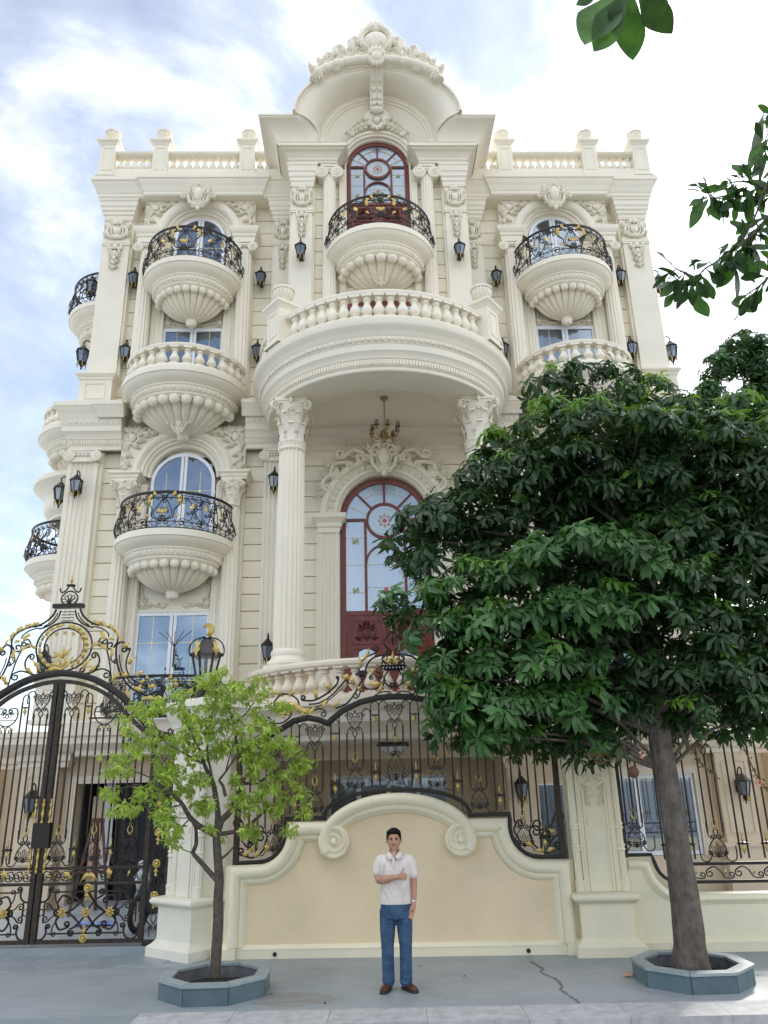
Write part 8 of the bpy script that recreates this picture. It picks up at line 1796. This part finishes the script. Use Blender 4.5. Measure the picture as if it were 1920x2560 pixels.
m = M(); m.tube([(-0.62, 0, 0.62), (-0.58, 0, 0.78), (-0.5, 0, 0.95)], 0.11, 10, taper=lambda t: 0.4+0.8*sin(pi*t)); ob('front_shield', m, SIL, bk, 60)
m = M(); m.tube([(0.05, 0, 0.72), (0.3, 0, 0.76), (0.65, 0, 0.80)], 0.12, 10, flat=0.6, taper=lambda t: 0.7+0.4*sin(pi*t)); ob('seat', m, RUB, bk, 60)
m = M(); m.tube([(-0.36, -0.34, 1.02), (-0.42, -0.2, 1.04), (-0.46, 0, 1.0), (-0.42, 0.2, 1.04), (-0.36, 0.34, 1.02)], 0.016, 8); ob('handlebar', m, RUB, bk, 60); m = M(); m.ell((-0.58, 0, 0.98), 0.06, 0.09, 0.07, 12, 8); ob('headlight', m, GLASS_Y, bk)
for s in (-1, 1): m = M(); m.tube([(-0.4, s*0.22, 1.04), (-0.38, s*0.3, 1.2)], 0.007, 5); m.ell((-0.38, s*0.31, 1.24), 0.015, 0.06, 0.04); ob('mirror', m, RUB, bk)
ez = thing('easel', 'brown wooden easel standing empty behind the gate', 'easel', (-5.55, 15.6, 0.085), radians(8)); EW = mat('easel_wood', (0.13, 0.055, 0.038), 0.5)
for P in ([(-0.34, 0, 0), (-0.08, 0.12, 1.62)], [(0.34, 0, 0), (0.08, 0.12, 1.62)], [(0, 0.7, 0), (0, 0.14, 1.55)]): ob('leg', M().tube(P, 0.032, 4), EW, ez, 0)
ob('top_bar', M().box(-0.12, 0.12, 0.10, 0.15, 1.56, 1.64), EW, ez, 0); ob('tray', M().box(-0.36, 0.36, -0.03, 0.06, 0.70, 0.75), EW, ez, 0); ob('centre_mast', M().box(-0.025, 0.025, 0.06, 0.11, 0.72, 1.6), EW, ez, 0)
bl = M(); bl.grid(lambda u, v: (-0.33+0.66*u, -0.17+0.34*v, 0.015+0.02*sin(u*11)*sin(v*7)), 16, 8); o = ob('plastic_sheet', bl, mat('blue_plastic', (0.05, 0.14, 0.62), 0.4, var=0.3, vscale=12, col2=(0.5, 0.6, 0.8)), None, 60, (-5.1, 14.6, 0.10)); tag(o, 'blue and white plastic sheet lying on the courtyard behind the gate', 'sheet')
ff = thing('fallen_flower', 'small pink fallen flower lying on the pavement left of the right planter', 'flower', tuple(at(1350, 2044, 10.4))[:2]+(0.0,))
for i in range(6): a = i*1.05; ob('petal', M().ell((0.035*cos(a), 0.03*sin(a), 0.022), 0.03, 0.022, 0.012, 8, 5, Matrix.Rotation(a, 3, 'Z')), FLW, ff, 60)
ob('flower_centre', M().ell((0, 0, 0.03), 0.018, 0.018, 0.014, 8, 5), mat('flower_heart_yellow', (0.6, 0.4, 0.2), 0.6), ff, 60)
DL = mat('dry_leaf', (0.08, 0.05, 0.03), 0.8)
for i, (x, y) in enumerate(((320, 2062), (368, 2113), (590, 2150), (700, 2168), (1005, 2112), (912, 2090))):
    p = at(x, y, 10); d = p-CAMP; t_ = -CAMP.z/d.z; p = CAMP+d*t_; vs, fs = leaf_mesh_pts(0.06, 0.025, 0.5, 0.4, 0.3, 4, 1.0); q = M(); q.v = vs; q.f = fs
    o = ob('dry_leaf', q, DL, None, 60, (p.x, p.y, 0.016), rng.uniform(0, 6)); tag(o, 'tiny dry leaf lying loose on the grey pavement', 'leaf', 'dry leaves scattered on the pavement')
